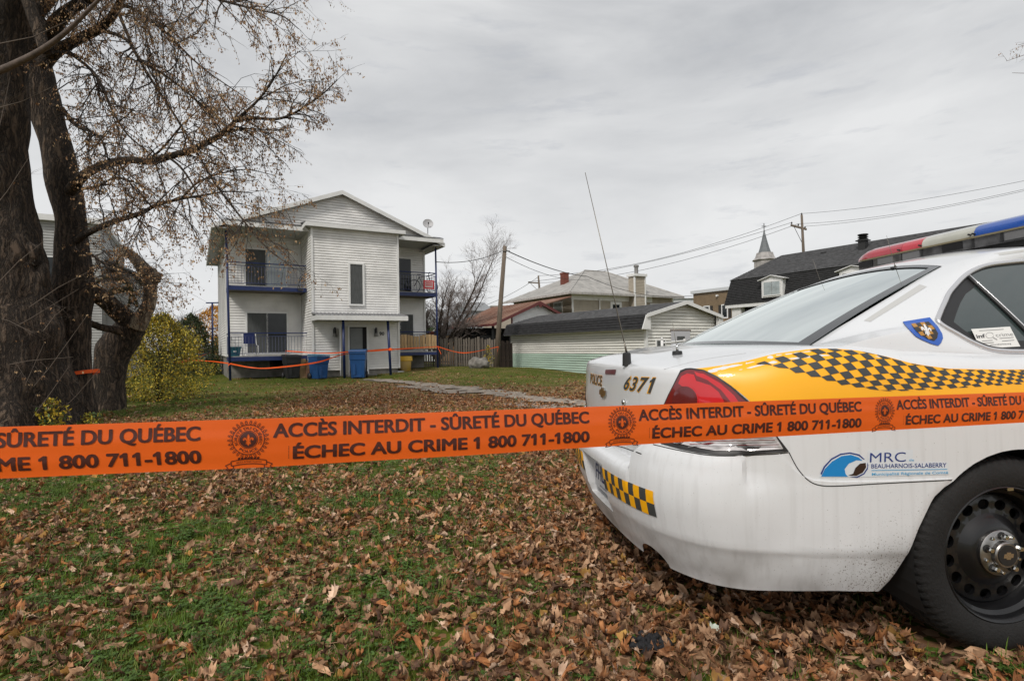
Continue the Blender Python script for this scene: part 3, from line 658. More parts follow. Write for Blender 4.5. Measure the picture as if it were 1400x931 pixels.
# surfaces for the decals ------------------------------------------------------
def bvh_of(*obs):
    V, F_ = [], []
    for o in obs:
        n = len(V); V += [v.co.copy() for v in o.data.vertices]; F_ += [tuple(n + i for i in q.vertices) for q in o.data.polygons]
    return BVHTree.FromPolygons(V, F_)
BV = bvh_of(bo, bu)
CO = CI @ Vector((0, 0, CH))
def hit_px(px, py):
    d = (CI.to_3x3() @ ray(px, py)).normalized(); h = BV.ray_cast(CO, d)
    return h[0], (h[1] if h[1] is None or h[1].dot(d) < 0 else -h[1])
def hit_dir(o, d):
    d = Vector(d); h = BV.ray_cast(Vector(o), d); return h[0], (h[1] if h[1] is None or h[1].dot(d) < 0 else -h[1])
def patch(name, polys, m, off=.0015, step=8, mapf=hit_px, parent=car, smooth=True, thick=True, label=None):
    """flat shapes laid on the car body: each outline is filled, cut into small cells and dropped on the surface"""
    b = MB()
    for poly in polys:
        P2 = [Vector(q) for q in poly]; xs = [q.x for q in P2]; ys = [q.y for q in P2]; n = len(P2); D = []
        for i in range(n):
            a, c = P2[i], P2[(i + 1) % n]; kk = max(1, int((c - a).length / step))
            for k in range(kk): D.append(a.lerp(c, k / kk))
        nb = len(D); E_ = [(i, (i + 1) % nb) for i in range(nb)]; V2 = list(D)
        x = min(xs) + step * .5
        while x < max(xs):
            y = min(ys) + step * .5
            while y < max(ys): V2.append(Vector((x, y))); y += step
            x += step
        r = delaunay_2d_cdt(V2, E_, [list(range(nb))], 1, 1e-5); vv, ff = r[0], r[2]; H = [mapf(q.x, q.y) for q in vv]; base = len(b.v)
        for q, (hp, hn) in zip(vv, H):
            b.v.append(tuple(hp + hn * off) if hp is not None else (0, 0, 0))
        for f in ff:
            if all(H[i][0] is not None for i in f):
                qs = [H[i][0] for i in f]
                if max((qs[0] - qs[1]).length, (qs[1] - qs[2]).length, (qs[2] - qs[0]).length) < .12: b.f.append(tuple(base + i for i in f))
    o = b.build(name, m, parent, smooth)
    if label: o['label'] = label
    return o
def text_patch(name, txt, quad, m, mapf=hit_px, off=.002, parent=car, **k):
    """text set in a quad of four (x, y): bottom-left, bottom-right, top-right, top-left"""
    V, F_ = text_mesh(txt, **k); w = max(v[0] for v in V); h = k.get('cap_h', 1.); b = MB(); Q = [Vector(q) for q in quad]; ok = []
    for x, y in V:
        u, v = x / w, y / h; q = Q[0] * (1 - u) * (1 - v) + Q[1] * u * (1 - v) + Q[2] * u * v + Q[3] * (1 - u) * v
        hp, hn = mapf(q.x, q.y); ok.append(hp is not None); b.v.append(tuple(hp + hn * off) if hp is not None else (0, 0, 0))
    b.f = [f for f in F_ if all(ok[i] for i in f)]
    return b.build(name, m, parent)
YEL = mat('livery_yellow', (.95, .45, .004), .4, coat=.3, var=.06, vs=4); CHK = mat('livery_dark', (.045, .05, .05), .55)
BLUE = mat('decal_blue', (.02, .10, .45), .4, coat=.4); WHT = mat('decal_white', (.75, .75, .75), .45); DTX = mat('decal_ink', (.035, .045, .05), .5)
# yellow flash
def hit_side(X, Z): return hit_dir((X, -2.5, Z), (0, 1, 0))
top = [(946, 504), (975, 501), (1000, 497), (1018, 491), (1035, 486), (1055, 481.5), (1085, 478.5), (1114, 476.5), (1137, 477), (1177, 481), (1217, 490), (1257, 497), (1286, 499), (1340, 498), (1400, 496.5), (1480, 494), (1600, 488), (1800, 478), (2100, 462)]
bot = [(2100, 560), (1800, 560), (1600, 556), (1400, 552), (1300, 556), (1200, 562), (1100, 566), (1045, 566), (1030, 553), (1018, 542), (1000, 528), (981, 515), (963, 507)]
def side_map(X, s_): return hit_dir((X, -.92 - 1.6, s_ + 1.2), (0, .8, -.6))
def to_xs(px, py):
    h_, n_ = hit_px(px, py); return (h_.x, h_.z + .75 * (h_.y + .92)) if h_ else None
TOPS = [q for q in (to_xs(*a_) for a_ in ((946, 504.6), (960, 503.5), (975, 501.5), (990, 499.5), (1003, 497))) if q and q[0] < -.87] + [(-.86, 1.156), (-.76, 1.160), (-.66, 1.158), (-.56, 1.145), (-.49, 1.122), (-.4, 1.082), (-.33, 1.052), (-.27, 1.036), (-.19, 1.020), (.0, 1.013), (.14, 1.010), (.6, 1.005), (1.2, 1.0), (2.1, .98)]
print('TOPS', [(round(a, 3), round(b, 3)) for a, b in TOPS[:7]])
bs_ = [q for q in (to_xs(*b_) for b_ in [(1400, 552), (1300, 556), (1200, 562), (1100, 566), (1045, 566), (1030, 553), (1018, 542), (1000, 528), (981, 515), (963, 508)]) if q]
patch('yellow_flash', [TOPS + [(2.1, .84), (1.2, .84), (.6, .84)] + bs_], YEL, .0014, .03, side_map)
def XS(u):   # forward position after u cells
    x = -.577 + .031 * u if u < 8 else None
    if x is None:
        x = -.577 + .031 * 8; s = .031; k = u - 8
        while k > 0:
            st = min(1, k); x += s * st; s = max(.0215, s - .0008 * st); k -= st
    return x
tops = [(-.99, 1.0), (-.91, 1.016), (-.83, 1.046), (-.714, 1.062), (-.663, 1.074), (-.492, 1.059), (-.4, 1.04), (-.27, 1.015), (-.19, 1.008), (.14, 1.007), (.6, 1.0), (1.2, .99)]
def ztopc(X): return lerp(X, [a for a, b in TOPS], [b - .004 for a, b in TOPS])
btab = []
for a in ((1040, 497), (1056, 500), (1072, 506), (1094, 512), (1125, 519), (1155, 528), (1197, 533), (1220, 535), (1290, 531.5), (1400, 525)):
    h_, _n = hit_px(*a)
    if h_: btab.append((h_.x, h_.z + .75 * (h_.y + .92)))
btab += [(.6, .93), (1.2, .93)]; print('btab', [(round(a, 2), round(b, 3)) for a, b in btab])
def zbotc(X): return lerp(X, [a for a, b in btab], [b for a, b in btab])
CW = .031
chk = []
for j in range(-3, 9):
    for i in range(-11, 46):
        if (i + j) % 2: continue
        def corner(i, j):
            u = i + j * .5; x = XS(u) if u >= 0 else -.577 + .031 * u
            s = min(1., max(.68, 1 - max(0, (x + .35)) * .8)); 
            z = 1.036 + .0026 * u * (1 if u < 10 else 1) * .0 + .08 * (x + .577) - .0205 * s * j - (0.02 * smn(x, -.5, -.2))
            return [x - (0), z]
        c = [corner(i, j), corner(i + 1, j), corner(i + 1, j + 1), corner(i, j + 1)]
        for q in c: q[1] += .6 * max(0, q[1] - 1.0); q[1] = min(q[1], ztopc(q[0])); q[1] = max(q[1], zbotc(q[0]))
        A = abs(sum(c[k][0] * c[(k + 1) % 4][1] - c[(k + 1) % 4][0] * c[k][1] for k in range(4))) / 2
        if A > 6e-5 and c[0][0] > -.86: chk.append([tuple(q) for q in c])
def clean(pl):
    o = []
    for q in pl:
        if not o or (Vector(q) - Vector(o[-1])).length > 1e-4: o.append(q)
    return o
ckb = patch('checker_band', [clean(c) for c in chk if len(clean(c)) > 2], CHK, .0030, .014, side_map)
# tail lamp ---------------------------------------------------------------------
LRED = setin(mat('lamp_red', (.17, .002, .006), .12, coat=1, spec=.6), Coat_Roughness=.03)
LHOT = setin(mat('lamp_red_bright', (.60, .010, .018), .12, coat=1), Coat_Roughness=.03); LDK = mat('lamp_dark_red', (.12, .004, .008), .15, coat=1); LCL = mat('lamp_clear', (.52, .50, .51), .15, .0, coat=1, var=.45, vs=26, stretch=(1, 1, 5))
tl_out = [(931, 507), (938, 504.5), (945, 504.2), (963, 506.5), (981, 514.7), (1000, 527.7), (1024, 548.6), (1050, 580), (1076, 614), (1078, 617), (1020, 622), (985, 622.5), (955, 619), (930, 614), (905, 607), (893, 600), (903, 565), (914, 540)]
patch('tail_lamp_bezel', [tl_out], BLK, .004, 7)
patch('tail_lamp', [[(932, 510), (939, 507.5), (945, 507), (962, 509), (979, 517), (998, 530), (1021, 550), (1043, 577), (1050, 588), (898, 593), (908, 558), (917, 538)]], LRED, .0075, 6)
patch('tail_lamp_glow', [[(933, 515), (941, 511), (950, 513), (953, 521), (960, 523), (972, 527), (983, 536), (990, 548), (991, 562), (955, 562), (955, 550), (952, 538), (945, 530), (934, 528), (929, 524)],
                         [(950, 509.5), (963, 512), (985, 524), (1004, 541), (1012, 553), (1002, 553), (986, 533), (968, 520), (953, 514)]], LHOT, .0085, 6)
patch('tail_lamp_socket', [[(938 + 17 * math.cos(a), 548 + 20 * math.sin(a)) for a in np.linspace(0, 2 * math.pi, 22)[:-1]]], LDK, .0092, 6)
patch('tail_lamp_ring', [[(938 + r_ * 17 * math.cos(a), 548 + r_ * 20 * math.sin(a)) for r_, A in ((1.08, np.linspace(-1.6, 1.2, 14)), (1.0, np.linspace(1.2, -1.6, 14))) for a in A]], LHOT, .0098, 5)
patch('reverse_lamp', [[(905, 598), (960, 594), (1056, 590), (1070, 613), (1020, 616.5), (978, 616.5), (940, 610), (915, 604)]], LCL, .0072, 6)
for k in range(5):
    y_ = 599 + k * 3.1; patch('lens_rib', [[(950 - k * 2, y_), (1056 + k * 2.6, y_ - 1.5), (1056 + k * 2.6, y_ - .9), (950 - k * 2, y_ + .8)]], [mat('lens_rib_grey', (.25, .24, .25), .3, coat=1), LRED][k % 2], .0088, 8)
patch('reverse_bulb', [[(928 + 9 * math.cos(a), 604 + 4.5 * math.sin(a)) for a in np.linspace(0, 2 * math.pi, 14)[:-1]]], CHR, .0092, 6)
for k in range(6):
    x_ = 958 + k * 7.5; patch('lens_facet', [[(x_, 566 + k * 1.5), (x_ + 1.3, 566 + k * 1.5), (x_ - 4 + 1.3, 588), (x_ - 4, 588)]], LDK, .0088, 8)
# mirrored lamp on the other side
for o in [o for o in car.children if o.name.split('.')[0] in ('tail_lamp_bezel', 'tail_lamp', 'reverse_lamp', 'yellow_flash', 'checker_band')]:
    q = bpy.data.objects.new(o.name.split('.')[0], o.data); COL.objects.link(q); q.parent = car; q.scale = (1, -1, 1)
# trunk lid marks ---------------------------------------------------------------
def rear_of(px, py): h_, n_ = hit_px(px, py); return (h_.y, h_.z) if h_ else (0, 0)
def rear_map(y, z): return hit_dir((-3, y, z), (1, 0, 0))
def rquad(pts): return [rear_of(*q) for q in pts]
q6 = [(852.5, 531.5), (893.5, 537.2), (897.5, 515.8), (857, 514.2)]
for nm, m_, bo_, of in (('unit_number_outline', YEL, .055, .0018), ('unit_number', CHK, .022, .0026)):
    text_patch(nm, '6371', rquad(q6), m_, rear_map, of, bold=bo_, shear=.2, cap_h=1, spacing=1.18)
yc = rear_of(823.5, 520)[0]; print('POLICE right', yc, 'six', rquad(q6))
zp = rear_of(821, 527)[1]; zq = rear_of(822, 513)[1]
ql = [(yc + .25, zp), (yc, zp), (yc, zq), (yc + .25, zq)]
for nm, m_, bo_, of in (('police_lettering_outline', YEL, .05, .0018), ('police_lettering', CHK, .02, .0026)):
    text_patch(nm, 'POLICE', ql, m_, rear_map, of, bold=bo_, shear=.1, cap_h=1, spacing=1.12)
patch('brake_lamp', [[(828.5, 505.5), (843, 505.2), (841.5, 511.8), (827.8, 511.2)]], mat('lamp_maroon', (.12, .01, .015), .3, coat=.6), .003, 5)
hb, nb_ = hit_px(825.6, 536.6)
if hb:
    bt = MB(); w_, h_ = .052, .019
    poly = [(-w_, -h_ * .55), (-w_ * .86, h_ * .55), (-w_ * .38, h_ * .55), (-w_ * .38, h_), (w_ * .46, h_), (w_ * .46, h_ * .55), (w_, h_ * .55), (w_ * .86, -h_ * .55), (w_ * .38, -h_ * .55), (w_ * .38, -h_), (-w_ * .46, -h_), (-w_ * .46, -h_ * .55)]
    bt.prism([(hb.x - .002, hb.y - a, hb.z + b) for a, b in poly], (-.008, 0, 0)); bt.build('emblem', mat('emblem_gold', (.35, .22, .09), .3, .8), car)
    bt = MB(); bt.prism([(hb.x - .001, hb.y - a * 1.12, hb.z + b * 1.25) for a, b in poly], (-.006, 0, 0)); bt.build('emblem_rim', CHR, car)
hk, _ = hit_px(854, 550)
if hk: MB().tube([hk, hk + Vector((-.010, 0, 0))], [.013, .012], 16).build('trunk_lock', CHR, car, True); MB().tube([hk + Vector((-.0095, 0, 0)), hk + Vector((-.012, 0, 0))], [.006, .006], 10).build('keyhole', BLK, car)
# lid shut line round the boot and fuel-side seams
def line(name, pts, m, r_=.0025, mapf=hit_px, off=.0, n=6):
    P_ = []
    for q in catmull([(a, b, 0) for a, b in pts], n):
        h_, n_ = mapf(q.x, q.y)
        if h_: P_.append(h_ + n_ * off)
    if len(P_) > 2: return MB().tube(P_, r_, 5).build(name, m, car, True)
line('boot_seam', [(931, 506), (921, 526), (909, 553), (900, 585), (893, 606)], SEAM, .0018)
line('seam', [(1078.5, 618), (1091, 641), (1106, 657), (1123, 663.5), (1150, 664), (1200, 661), (1301, 656)], SEAM, .0020)
line('bumper_edge', [(893, 607.5), (931, 616), (980, 623), (1051, 621), (1078, 618.5)], SEAM, .0018)
line('boot_edge_seam', [(830, 607.5), (850, 611), (877, 620.5)], SEAM, .0022)
line('deck_seam', [(908, 505), (960, 492), (1020, 483)], mat('seam_grey', (.40, .41, .42), .6), .0014)
# bumper chequers: two rows, laid along the bumper
def bump_map(a, z):          # a = y across the back
    return rear_map(a, z)
bs0 = rear_of(818, 640); bs1 = rear_of(818, 660); print('sticker', bs0, bs1, rear_of(896, 671), rear_of(896, 706))
for (yA, yB) in ((-.185, -.615), (.185, .615)):
    ncell = 11
    def cell(i, j):
        y = yA + (yB - yA) * i / ncell; f = i / ncell; z0 = .545; z1 = .448; return (y, z0 + (z1 - z0) * j / 2)
    for par, m_, nm in ((0, CHK, 'bumper_checker_dark'), (1, YEL, 'bumper_checker_yellow')):
        pl = [[cell(i, j), cell(i + 1, j), cell(i + 1, j + 1), cell(i, j + 1)] for i in range(ncell) for j in range(2) if (i + j + 1) % 2 == par]
        patch(nm, pl, m_, .003, .012, rear_map)
# number plate
px_ = hit_dir((-3, .0, .46), (1, 0, 0))[0].x - .004
pb = MB(); pb.box(px_ - .004, px_, -.152, .152, .385, .537); pl_ = pb.build('number_plate', mat('plate_white', (.42, .43, .45), .5), car)
def plate_map(y, z): return Vector((px_ - .0055, y, z)), Vector((-1, 0, 0))
PB = mat('plate_blue', (.012, .02, .09), .5)
text_patch('plate_lettering', 'FHL 13', [(.135, .425), (-.125, .425), (-.125, .502), (.135, .502)], PB, plate_map, .0, pl_, bold=.01, cap_h=1)
text_patch('plate_motto', 'Je me souviens', [(.06, .396), (-.06, .396), (-.06, .409), (.06, .409)], PB, plate_map, .0, pl_, cap_h=1)
text_patch('plate_heading', 'Québec', [(.05, .514), (-.05, .514), (-.05, .527), (.05, .527)], PB, plate_map, .0, pl_, cap_h=1)
# shield on the rear pillar
shf = lambda P_: [(1150 + a / 5.6, 420 + b / 5.6) for a, b in P_]
patch('pillar_shield', [shf([(470, 116), (676, 82), (735, 150), (768, 205), (775, 240), (760, 275), (738, 296), (680, 280), (610, 250), (565, 225), (520, 180)])], BLUE, .0034, 5)
patch('shield_field', [shf([(534, 136), (665, 116), (712, 165), (735, 205), (728, 240), (705, 262), (650, 245), (600, 215), (565, 185)])], mat('shield_dark', (.035, .028, .022), .5), .0044, 2.5)
og = []
for i in range(7):
    for j in range(6):
        if (i + j) % 2: continue
        o0 = Vector((534, 136)); ex = Vector((33, -5)); ey = Vector((24, 30)); c_ = [o0 + ex * (i + a * .96) + ey * (j + b * .9) for a, b in ((0, 0), (1, 0), (1, 1), (0, 1))]
        cc = sum(c_, Vector((0, 0))) / 4
        # inside the field
        F2 = [Vector(q) for q in [(534, 136), (665, 116), (712, 165), (735, 205), (728, 240), (705, 262), (650, 245), (600, 215), (565, 185)]]
        ins = False; k2 = len(F2) - 1
        for k in range(len(F2)):
            a, b = F2[k], F2[k2]
            if (a.y > cc.y) != (b.y > cc.y) and cc.x < (b.x - a.x) * (cc.y - a.y) / (b.y - a.y) + a.x: ins = not ins
            k2 = k
        if ins: og.append(shf([tuple(q) for q in c_]))
patch('shield_checks', og, mat('shield_amber', (.45, .22, .035), .5), .0050, 3)
def fleur():                 # unit fleur-de-lis outlines, centred, height 2
    pet = [(0, 1), (.16, .72), (.26, .42), (.22, .12), (.12, -.12), (.12, -.2), (-.12, -.2), (-.12, -.12), (-.22, .12), (-.26, .42), (-.16, .72)]
    side_ = [(.14, -.14), (.24, .12), (.42, .40), (.66, .46), (.86, .30), (.88, .02), (.74, -.12), (.62, -.06), (.66, .10), (.56, .16), (.44, .06), (.34, -.14)]
    return [pet, side_, [(-a, b) for a, b in side_][::-1], [(-.42, -.2), (.42, -.2), (.42, -.34), (-.42, -.34)], [(-.12, -.34), (.12, -.34), (.22, -.62), (.0, -1), (-.22, -.62)],
            [(.14, -.34), (.3, -.34), (.46, -.62), (.3, -.7)], [(-.14, -.34), (-.3, -.7), (-.46, -.62), (-.3, -.34)]]
fl = [shf([(645 + a * 44 + b * -14, 182 - b * 46 + a * 4) for a, b in q]) for q in fleur()]
patch('shield_lily', fl, WHT, .0056, 3)
# region sticker on the side
s5 = lambda P_: [(1000 + a / 3.5, 450 + b / 3.5) for a, b in P_]
patch('sticker_ground', [s5([(420, 708), (438, 665), (470, 625), (515, 598), (560, 588), (605, 592), (635, 612), (650, 640), (652, 580), (868, 576), (868, 632), (1036, 636), (1040, 694), (640, 706)])], mat('sticker_pale', (.66, .70, .74), .4, coat=.3), .0014, 7)
patch('sticker_wave', [s5([(428, 704), (445, 668), (480, 632), (525, 606), (570, 600), (606, 612), (625, 628), (596, 626), (560, 642), (540, 668), (545, 692), (556, 704)])], mat('sticker_blue', (.01, .22, .55), .4), .0022, 6)
patch('sticker_arc', [s5([(424, 690), (440, 656), (475, 618), (520, 594), (565, 588), (610, 598), (636, 622), (630, 622), (606, 604), (565, 594), (522, 600), (478, 624), (446, 660), (430, 695)])], mat('sticker_navy', (.01, .035, .20), .4), .0026, 6)
patch('sticker_seed', [s5([(556, 698), (580, 690), (590, 664), (612, 642), (640, 638), (642, 660), (626, 684), (596, 700)])], mat('sticker_brown', (.035, .015, .008), .4), .0028, 6)
patch('sticker_rim', [s5([(560, 704), (598, 704), (630, 688), (648, 660), (648, 636), (653, 650), (650, 668), (634, 692), (600, 709)])], MATS['sticker_navy'], .0026, 6)
NV, LB = MATS['sticker_navy'], mat('sticker_sky', (.08, .36, .62), .4)
text_patch('sticker_lettering', 'MRC', s5([(660, 636), (832, 632), (832, 584), (662, 588)]), NV, hit_px, .0026, bold=-.005)
text_patch('sticker_lettering', 'de', s5([(848, 630), (872, 630), (872, 618), (848, 618)]), LB, hit_px, .0026)
text_patch('sticker_lettering', 'BEAUHARNOIS-SALABERRY', s5([(667, 664), (1026, 659), (1026, 637), (667, 643)]), NV, hit_px, .0026, bold=.004)
text_patch('sticker_lettering', 'Municipalité Régionale de Comté', s5([(670, 699), (1034, 690), (1034, 677), (670, 685)]), LB, hit_px, .0026, bold=.005)
patch('sticker_rule', [s5([(668, 673), (1030, 667), (1030, 670), (668, 676)])], LB, .0026, 12)
# grey tape marks on pillar and roof rail
GRT = mat('tape_residue', (.50, .50, .49), .6)
z2 = lambda P_: [(1150 + a / 4.656, 280 + b / 4.656) for a, b in P_]
patch('residue_strip', [z2([(145, 738), (185, 746), (546, 522), (500, 508)])], GRT, .001, 7)
patch('residue_strip', [z2([(970, 312), (1010, 324), (1164, 300), (1164, 285)])], GRT, .001, 7)
# side glass ---------------------------------------------------------------------
GL = bpy.data.materials.new('tinted_glass'); GL.use_nodes = True; p = GL.node_tree.nodes['Principled BSDF']
p.inputs['Base Color'].default_value = (.035, .05, .05, 1); p.inputs['Roughness'].default_value = .03; p.inputs['IOR'].default_value = 1.5; p.inputs['Coat Weight'].default_value = 1; p.inputs['Coat Roughness'].default_value = .02
wl = Wc[:]; cen = Vector((.9, 0, 1.2)); gl = MB(); GG = []
for k in range(8):
    f = k / 7; row = []
    for q in wl + [wl[0]]:
        x = q.x + (max(-.0, min(1.5, q.x)) - q.x) * f if False else q.x; z = q.z + (1.12 - q.z) * f * .98; x = q.x + (min(max(q.x, .12), 1.5) - q.x) * f
        row.append(Vector((x, tumble(z) + .004, z)))
    GG.append(row)
for sg in (1, -1):
    g2 = MB(); g2.grid([[Vector((q.x, q.y * sg, q.z)) for q in r] for r in GG]); g2.poly([Vector((q.x, q.y * sg, q.z)) for q in GG[-1]])
    g2.build('side_glass', GL, car, True)
    wt = MB(); wt.tube([Vector((q.x, (q.y - .004) * sg, q.z)) for q in wl + [wl[0]]], .009, 8); wt.build('window_trim', TRIM, car, True)
    wt = MB(); wt.tube([Vector((q.x + (0.0), (q.y + .0005) * sg, q.z)) for q in [w + (w - Vector((.55, w.y, 1.22))).normalized() * -.012 for w in wl + [wl[0]]]], .008, 6); wt.build('window_seal', BLK, car, True)
    # division between fixed light and door glass, door pillar, dark ceramic border
    def sp_(x, z): return Vector((x, (tumble(z) - .003) * sg, z))
    for (a, b, c, d) in (((.160, 1.345), (.268, 1.046), .007, BLK), ((.170, 1.352), (.279, 1.048), .004, TRIM), ((1.02, 1.43), (1.10, 1.046), .03, BLK)):
        MB().tube([sp_(a[0] + (b[0] - a[0]) * k / 8, a[1] + (b[1] - a[1]) * k / 8) for k in range(9)], c, 6).build('window_divider', d, car, True)
    fb = MB(); inner = [(.16, 1.30), (.10, 1.272), (.05, 1.235), (.0, 1.19), (-.03, 1.160), (-.005, 1.125), (.05, 1.09), (.24, 1.085)]; outr = [(.17, 1.345), (.06, 1.285), (.0, 1.245), (-.05, 1.20), (-.085, 1.158), (-.055, 1.12), (.03, 1.058), (.26, 1.048)]
    def sq(x, z, o=.0055): return Vector((x, (tumble(z) - o + .004) * sg, z))
    fb.grid([[sq(*q, .002) for q in inner], [sq(*q, .002) for q in outr]]); fb.build('glass_border', BLK, car)
# infocrime card behind the glass
def win_map(a, b):
    d = (CI.to_3x3() @ ray(a, b)).normalized(); zz = 1.1; t_ = 0
    for _ in range(12):
        yy = tumble(zz) - .004; t_ = (yy - CO.y) / d.y; zz = (CO + d * t_).z
    return CO + d * t_, Vector((0, -1, .3)).normalized()
patch('card', [z2([(825, 792), (1072, 776), (1138, 902), (886, 917)])], mat('card_white', (.72, .72, .70), .4), .0015, 12, win_map)
CT = mat('card_ink', (.05, .05, .055), .6); CG = mat('card_grey', (.30, .30, .30), .6)
text_patch('card_lettering', 'inf', z2([(862, 850), (917, 846), (908, 822), (852, 826)]), CT, win_map, .0025, bold=.02)
text_patch('card_lettering', 'crime', z2([(985, 842), (1094, 834), (1082, 810), (972, 818)]), CG, win_map, .0025, bold=-.004)
patch('card_magnifier', [z2([(942 + r_ * 26 * math.cos(a), 832 + r_ * 19 * math.sin(a)) for r_, A in ((1, np.linspace(0, 5.9, 18)), (.88, np.linspace(5.9, 0, 18))) for a in A]), z2([(960, 846), (964, 843), (992, 858), (988, 862)])], CG, .0025, 12, win_map)
text_patch('card_lettering', 'www.infocrime.org', z2([(946, 896), (1078, 888), (1074, 879), (942, 887)]), CT, win_map, .0025)
for (a, b, c, d) in ((875, 801, 1030, 791), (893, 866, 960, 861), (896, 880, 968, 875), (1004, 849, 1094, 843), (1020, 866, 1098, 860)):
    patch('card_small_print', [z2([(a, b), (c, d), (c + 1, d + 4), (a + 1, b + 4)])], CG, .0025, 12, win_map)
# rear window --------------------------------------------------------------------
RG = bpy.data.materials.new('rear_glass'); RG.use_nodes = True; t = RG.node_tree; t.nodes.remove(t.nodes['Principled BSDF'])
gs = N(t, 'ShaderNodeBsdfGlossy'); gs.inputs['Roughness'].default_value = .03; gs.inputs['Color'].default_value = (.95, 1, .98, 1); tr = N(t, 'ShaderNodeBsdfTransparent'); tr.inputs[0].default_value = (.60, .68, .66, 1)
df = N(t, 'ShaderNodeBsdfDiffuse'); df.inputs[0].default_value = (.45, .50, .48, 1)
fr = N(t, 'ShaderNodeFresnel'); fr.inputs[0].default_value = 1.75; mx1 = N(t, 'ShaderNodeMixShader'); mx1.inputs[0].default_value = .22; mx2 = N(t, 'ShaderNodeMixShader')
lk(t, tr.outputs[0], mx1.inputs[1]); lk(t, df.outputs[0], mx1.inputs[2]); lk(t, fr.outputs[0], mx2.inputs[0]); lk(t, mx1.outputs[0], mx2.inputs[1]); lk(t, gs.outputs[0], mx2.inputs[2]); lk(t, mx2.outputs[0], t.nodes['Material Output'].inputs[0])
# film of dust varies
nd = N(t, 'ShaderNodeTexNoise'); nd.inputs['Scale'].default_value = 4; nd.inputs['Detail'].default_value = 6; mr = N(t, 'ShaderNodeMapRange'); mr.inputs[1].default_value = .3; mr.inputs[2].default_value = .75; mr.inputs[3].default_value = .04; mr.inputs[4].default_value = .26
lk(t, nd.outputs[0], mr.inputs[0]); lk(t, mr.outputs[0], mx1.inputs[0])
def screen(A, B, bowA, bowB, crown, n=13, m_=14, shrink=0.):
    G_ = []
    for i in range(m_ + 1):
        f = i / m_; e0 = A.lerp(B, f); row = []
        for k in range(n * 2 + 1):
            u = 1 - k / n; x = e0.x + (bowA * (1 - f) + bowB * f) * (1 - u * u); z = e0.z + (crown[0] * (1 - f) + crown[1] * f) * (1 - u * u) + .012 * math.sin(math.pi * f)
            row.append(Vector((x, e0.y * u, z)))
        G_.append(row)
    return G_
RGp = screen(GLB, GLT, -.088, .075, (.014, .05))
MB().grid(RGp).build('rear_window', RG, car, True)
def sub(G_, i0, i1, k0, k1, o=.004):
    return [[q + Vector((-.45, 0, .9)).normalized() * o for q in r[k0:k1]] for r in G_[i0:i1]]
FRIT = mat('frit', (.03, .033, .035), .25, coat=.6)
Gf = screen(GLB, GLT, -.088, .075, (.014, .05), 30, 30)
fb = MB(); fb.grid(sub(Gf, 0, 31, 0, 4)); fb.grid(sub(Gf, 0, 31, -4, None)); fb.grid(sub(Gf, 0, 2, 3, -3)); fb.grid(sub(Gf, 29, 31, 3, -3)); fb.build('rear_window_border', FRIT, car, True)
MB().tube([q + Vector((0, 0, .001)) for q in Gf[-1]], .004, 6).build('rear_window_seal', BLK, car, True)
WS = screen(Vector((2.0, -.70, 1.07)), Vector((1.2, -.575, 1.455)), .12, .09, (.05, .035)); MB().grid(WS).build('windscreen', RG, car, True)
# cabin
INT = mat('cabin_trim', (.06, .062, .062), .9); ST = mat('seat_cloth', (.10, .105, .105), .9)
sh = MB(); sh.box(-.5, 0.1, -.68, .68, 1.0, 1.03); sh.box(1.9, 2.05, -.68, .68, .95, 1.0); sh.box(-.3, 2.0, -.78, .78, .3, .34); sh.build('parcel_shelf', INT, car)
for y in (-.36, .36):
    st = MB(); prof = [(0, .4), (.55, .42), (.6, .5), (.06, .52), (-.02, .75), (-.10, 1.12), (-.16, 1.14), (-.2, 1.1), (-.12, .6), (-.06, .4)]
    st.prism([(.18 + a, y - .3, b) for a, b in prof], (0, .6, 0)); st.build('rear_seat', ST, car)
    hr = MB(); hr.lathe([(0.001, -.14), (.05, -.13), (.075, -.08), (.08, 0), (.075, .08), (.05, .13), (.001, .14)], 14, (.04, y, 1.17), 'y'); hr.build('headrest', ST, car, True)
    st = MB(); st.prism([(1.0 + a, y - .27, b) for a, b in prof], (0, .54, 0)); st.build('front_seat', ST, car)
    hr = MB(); hr.lathe([(0.001, -.13), (.05, -.12), (.08, -.06), (.085, 0), (.08, .06), (.05, .12), (.001, .13)], 14, (.86, y, 1.24), 'y'); hr.build('headrest', ST, car, True)
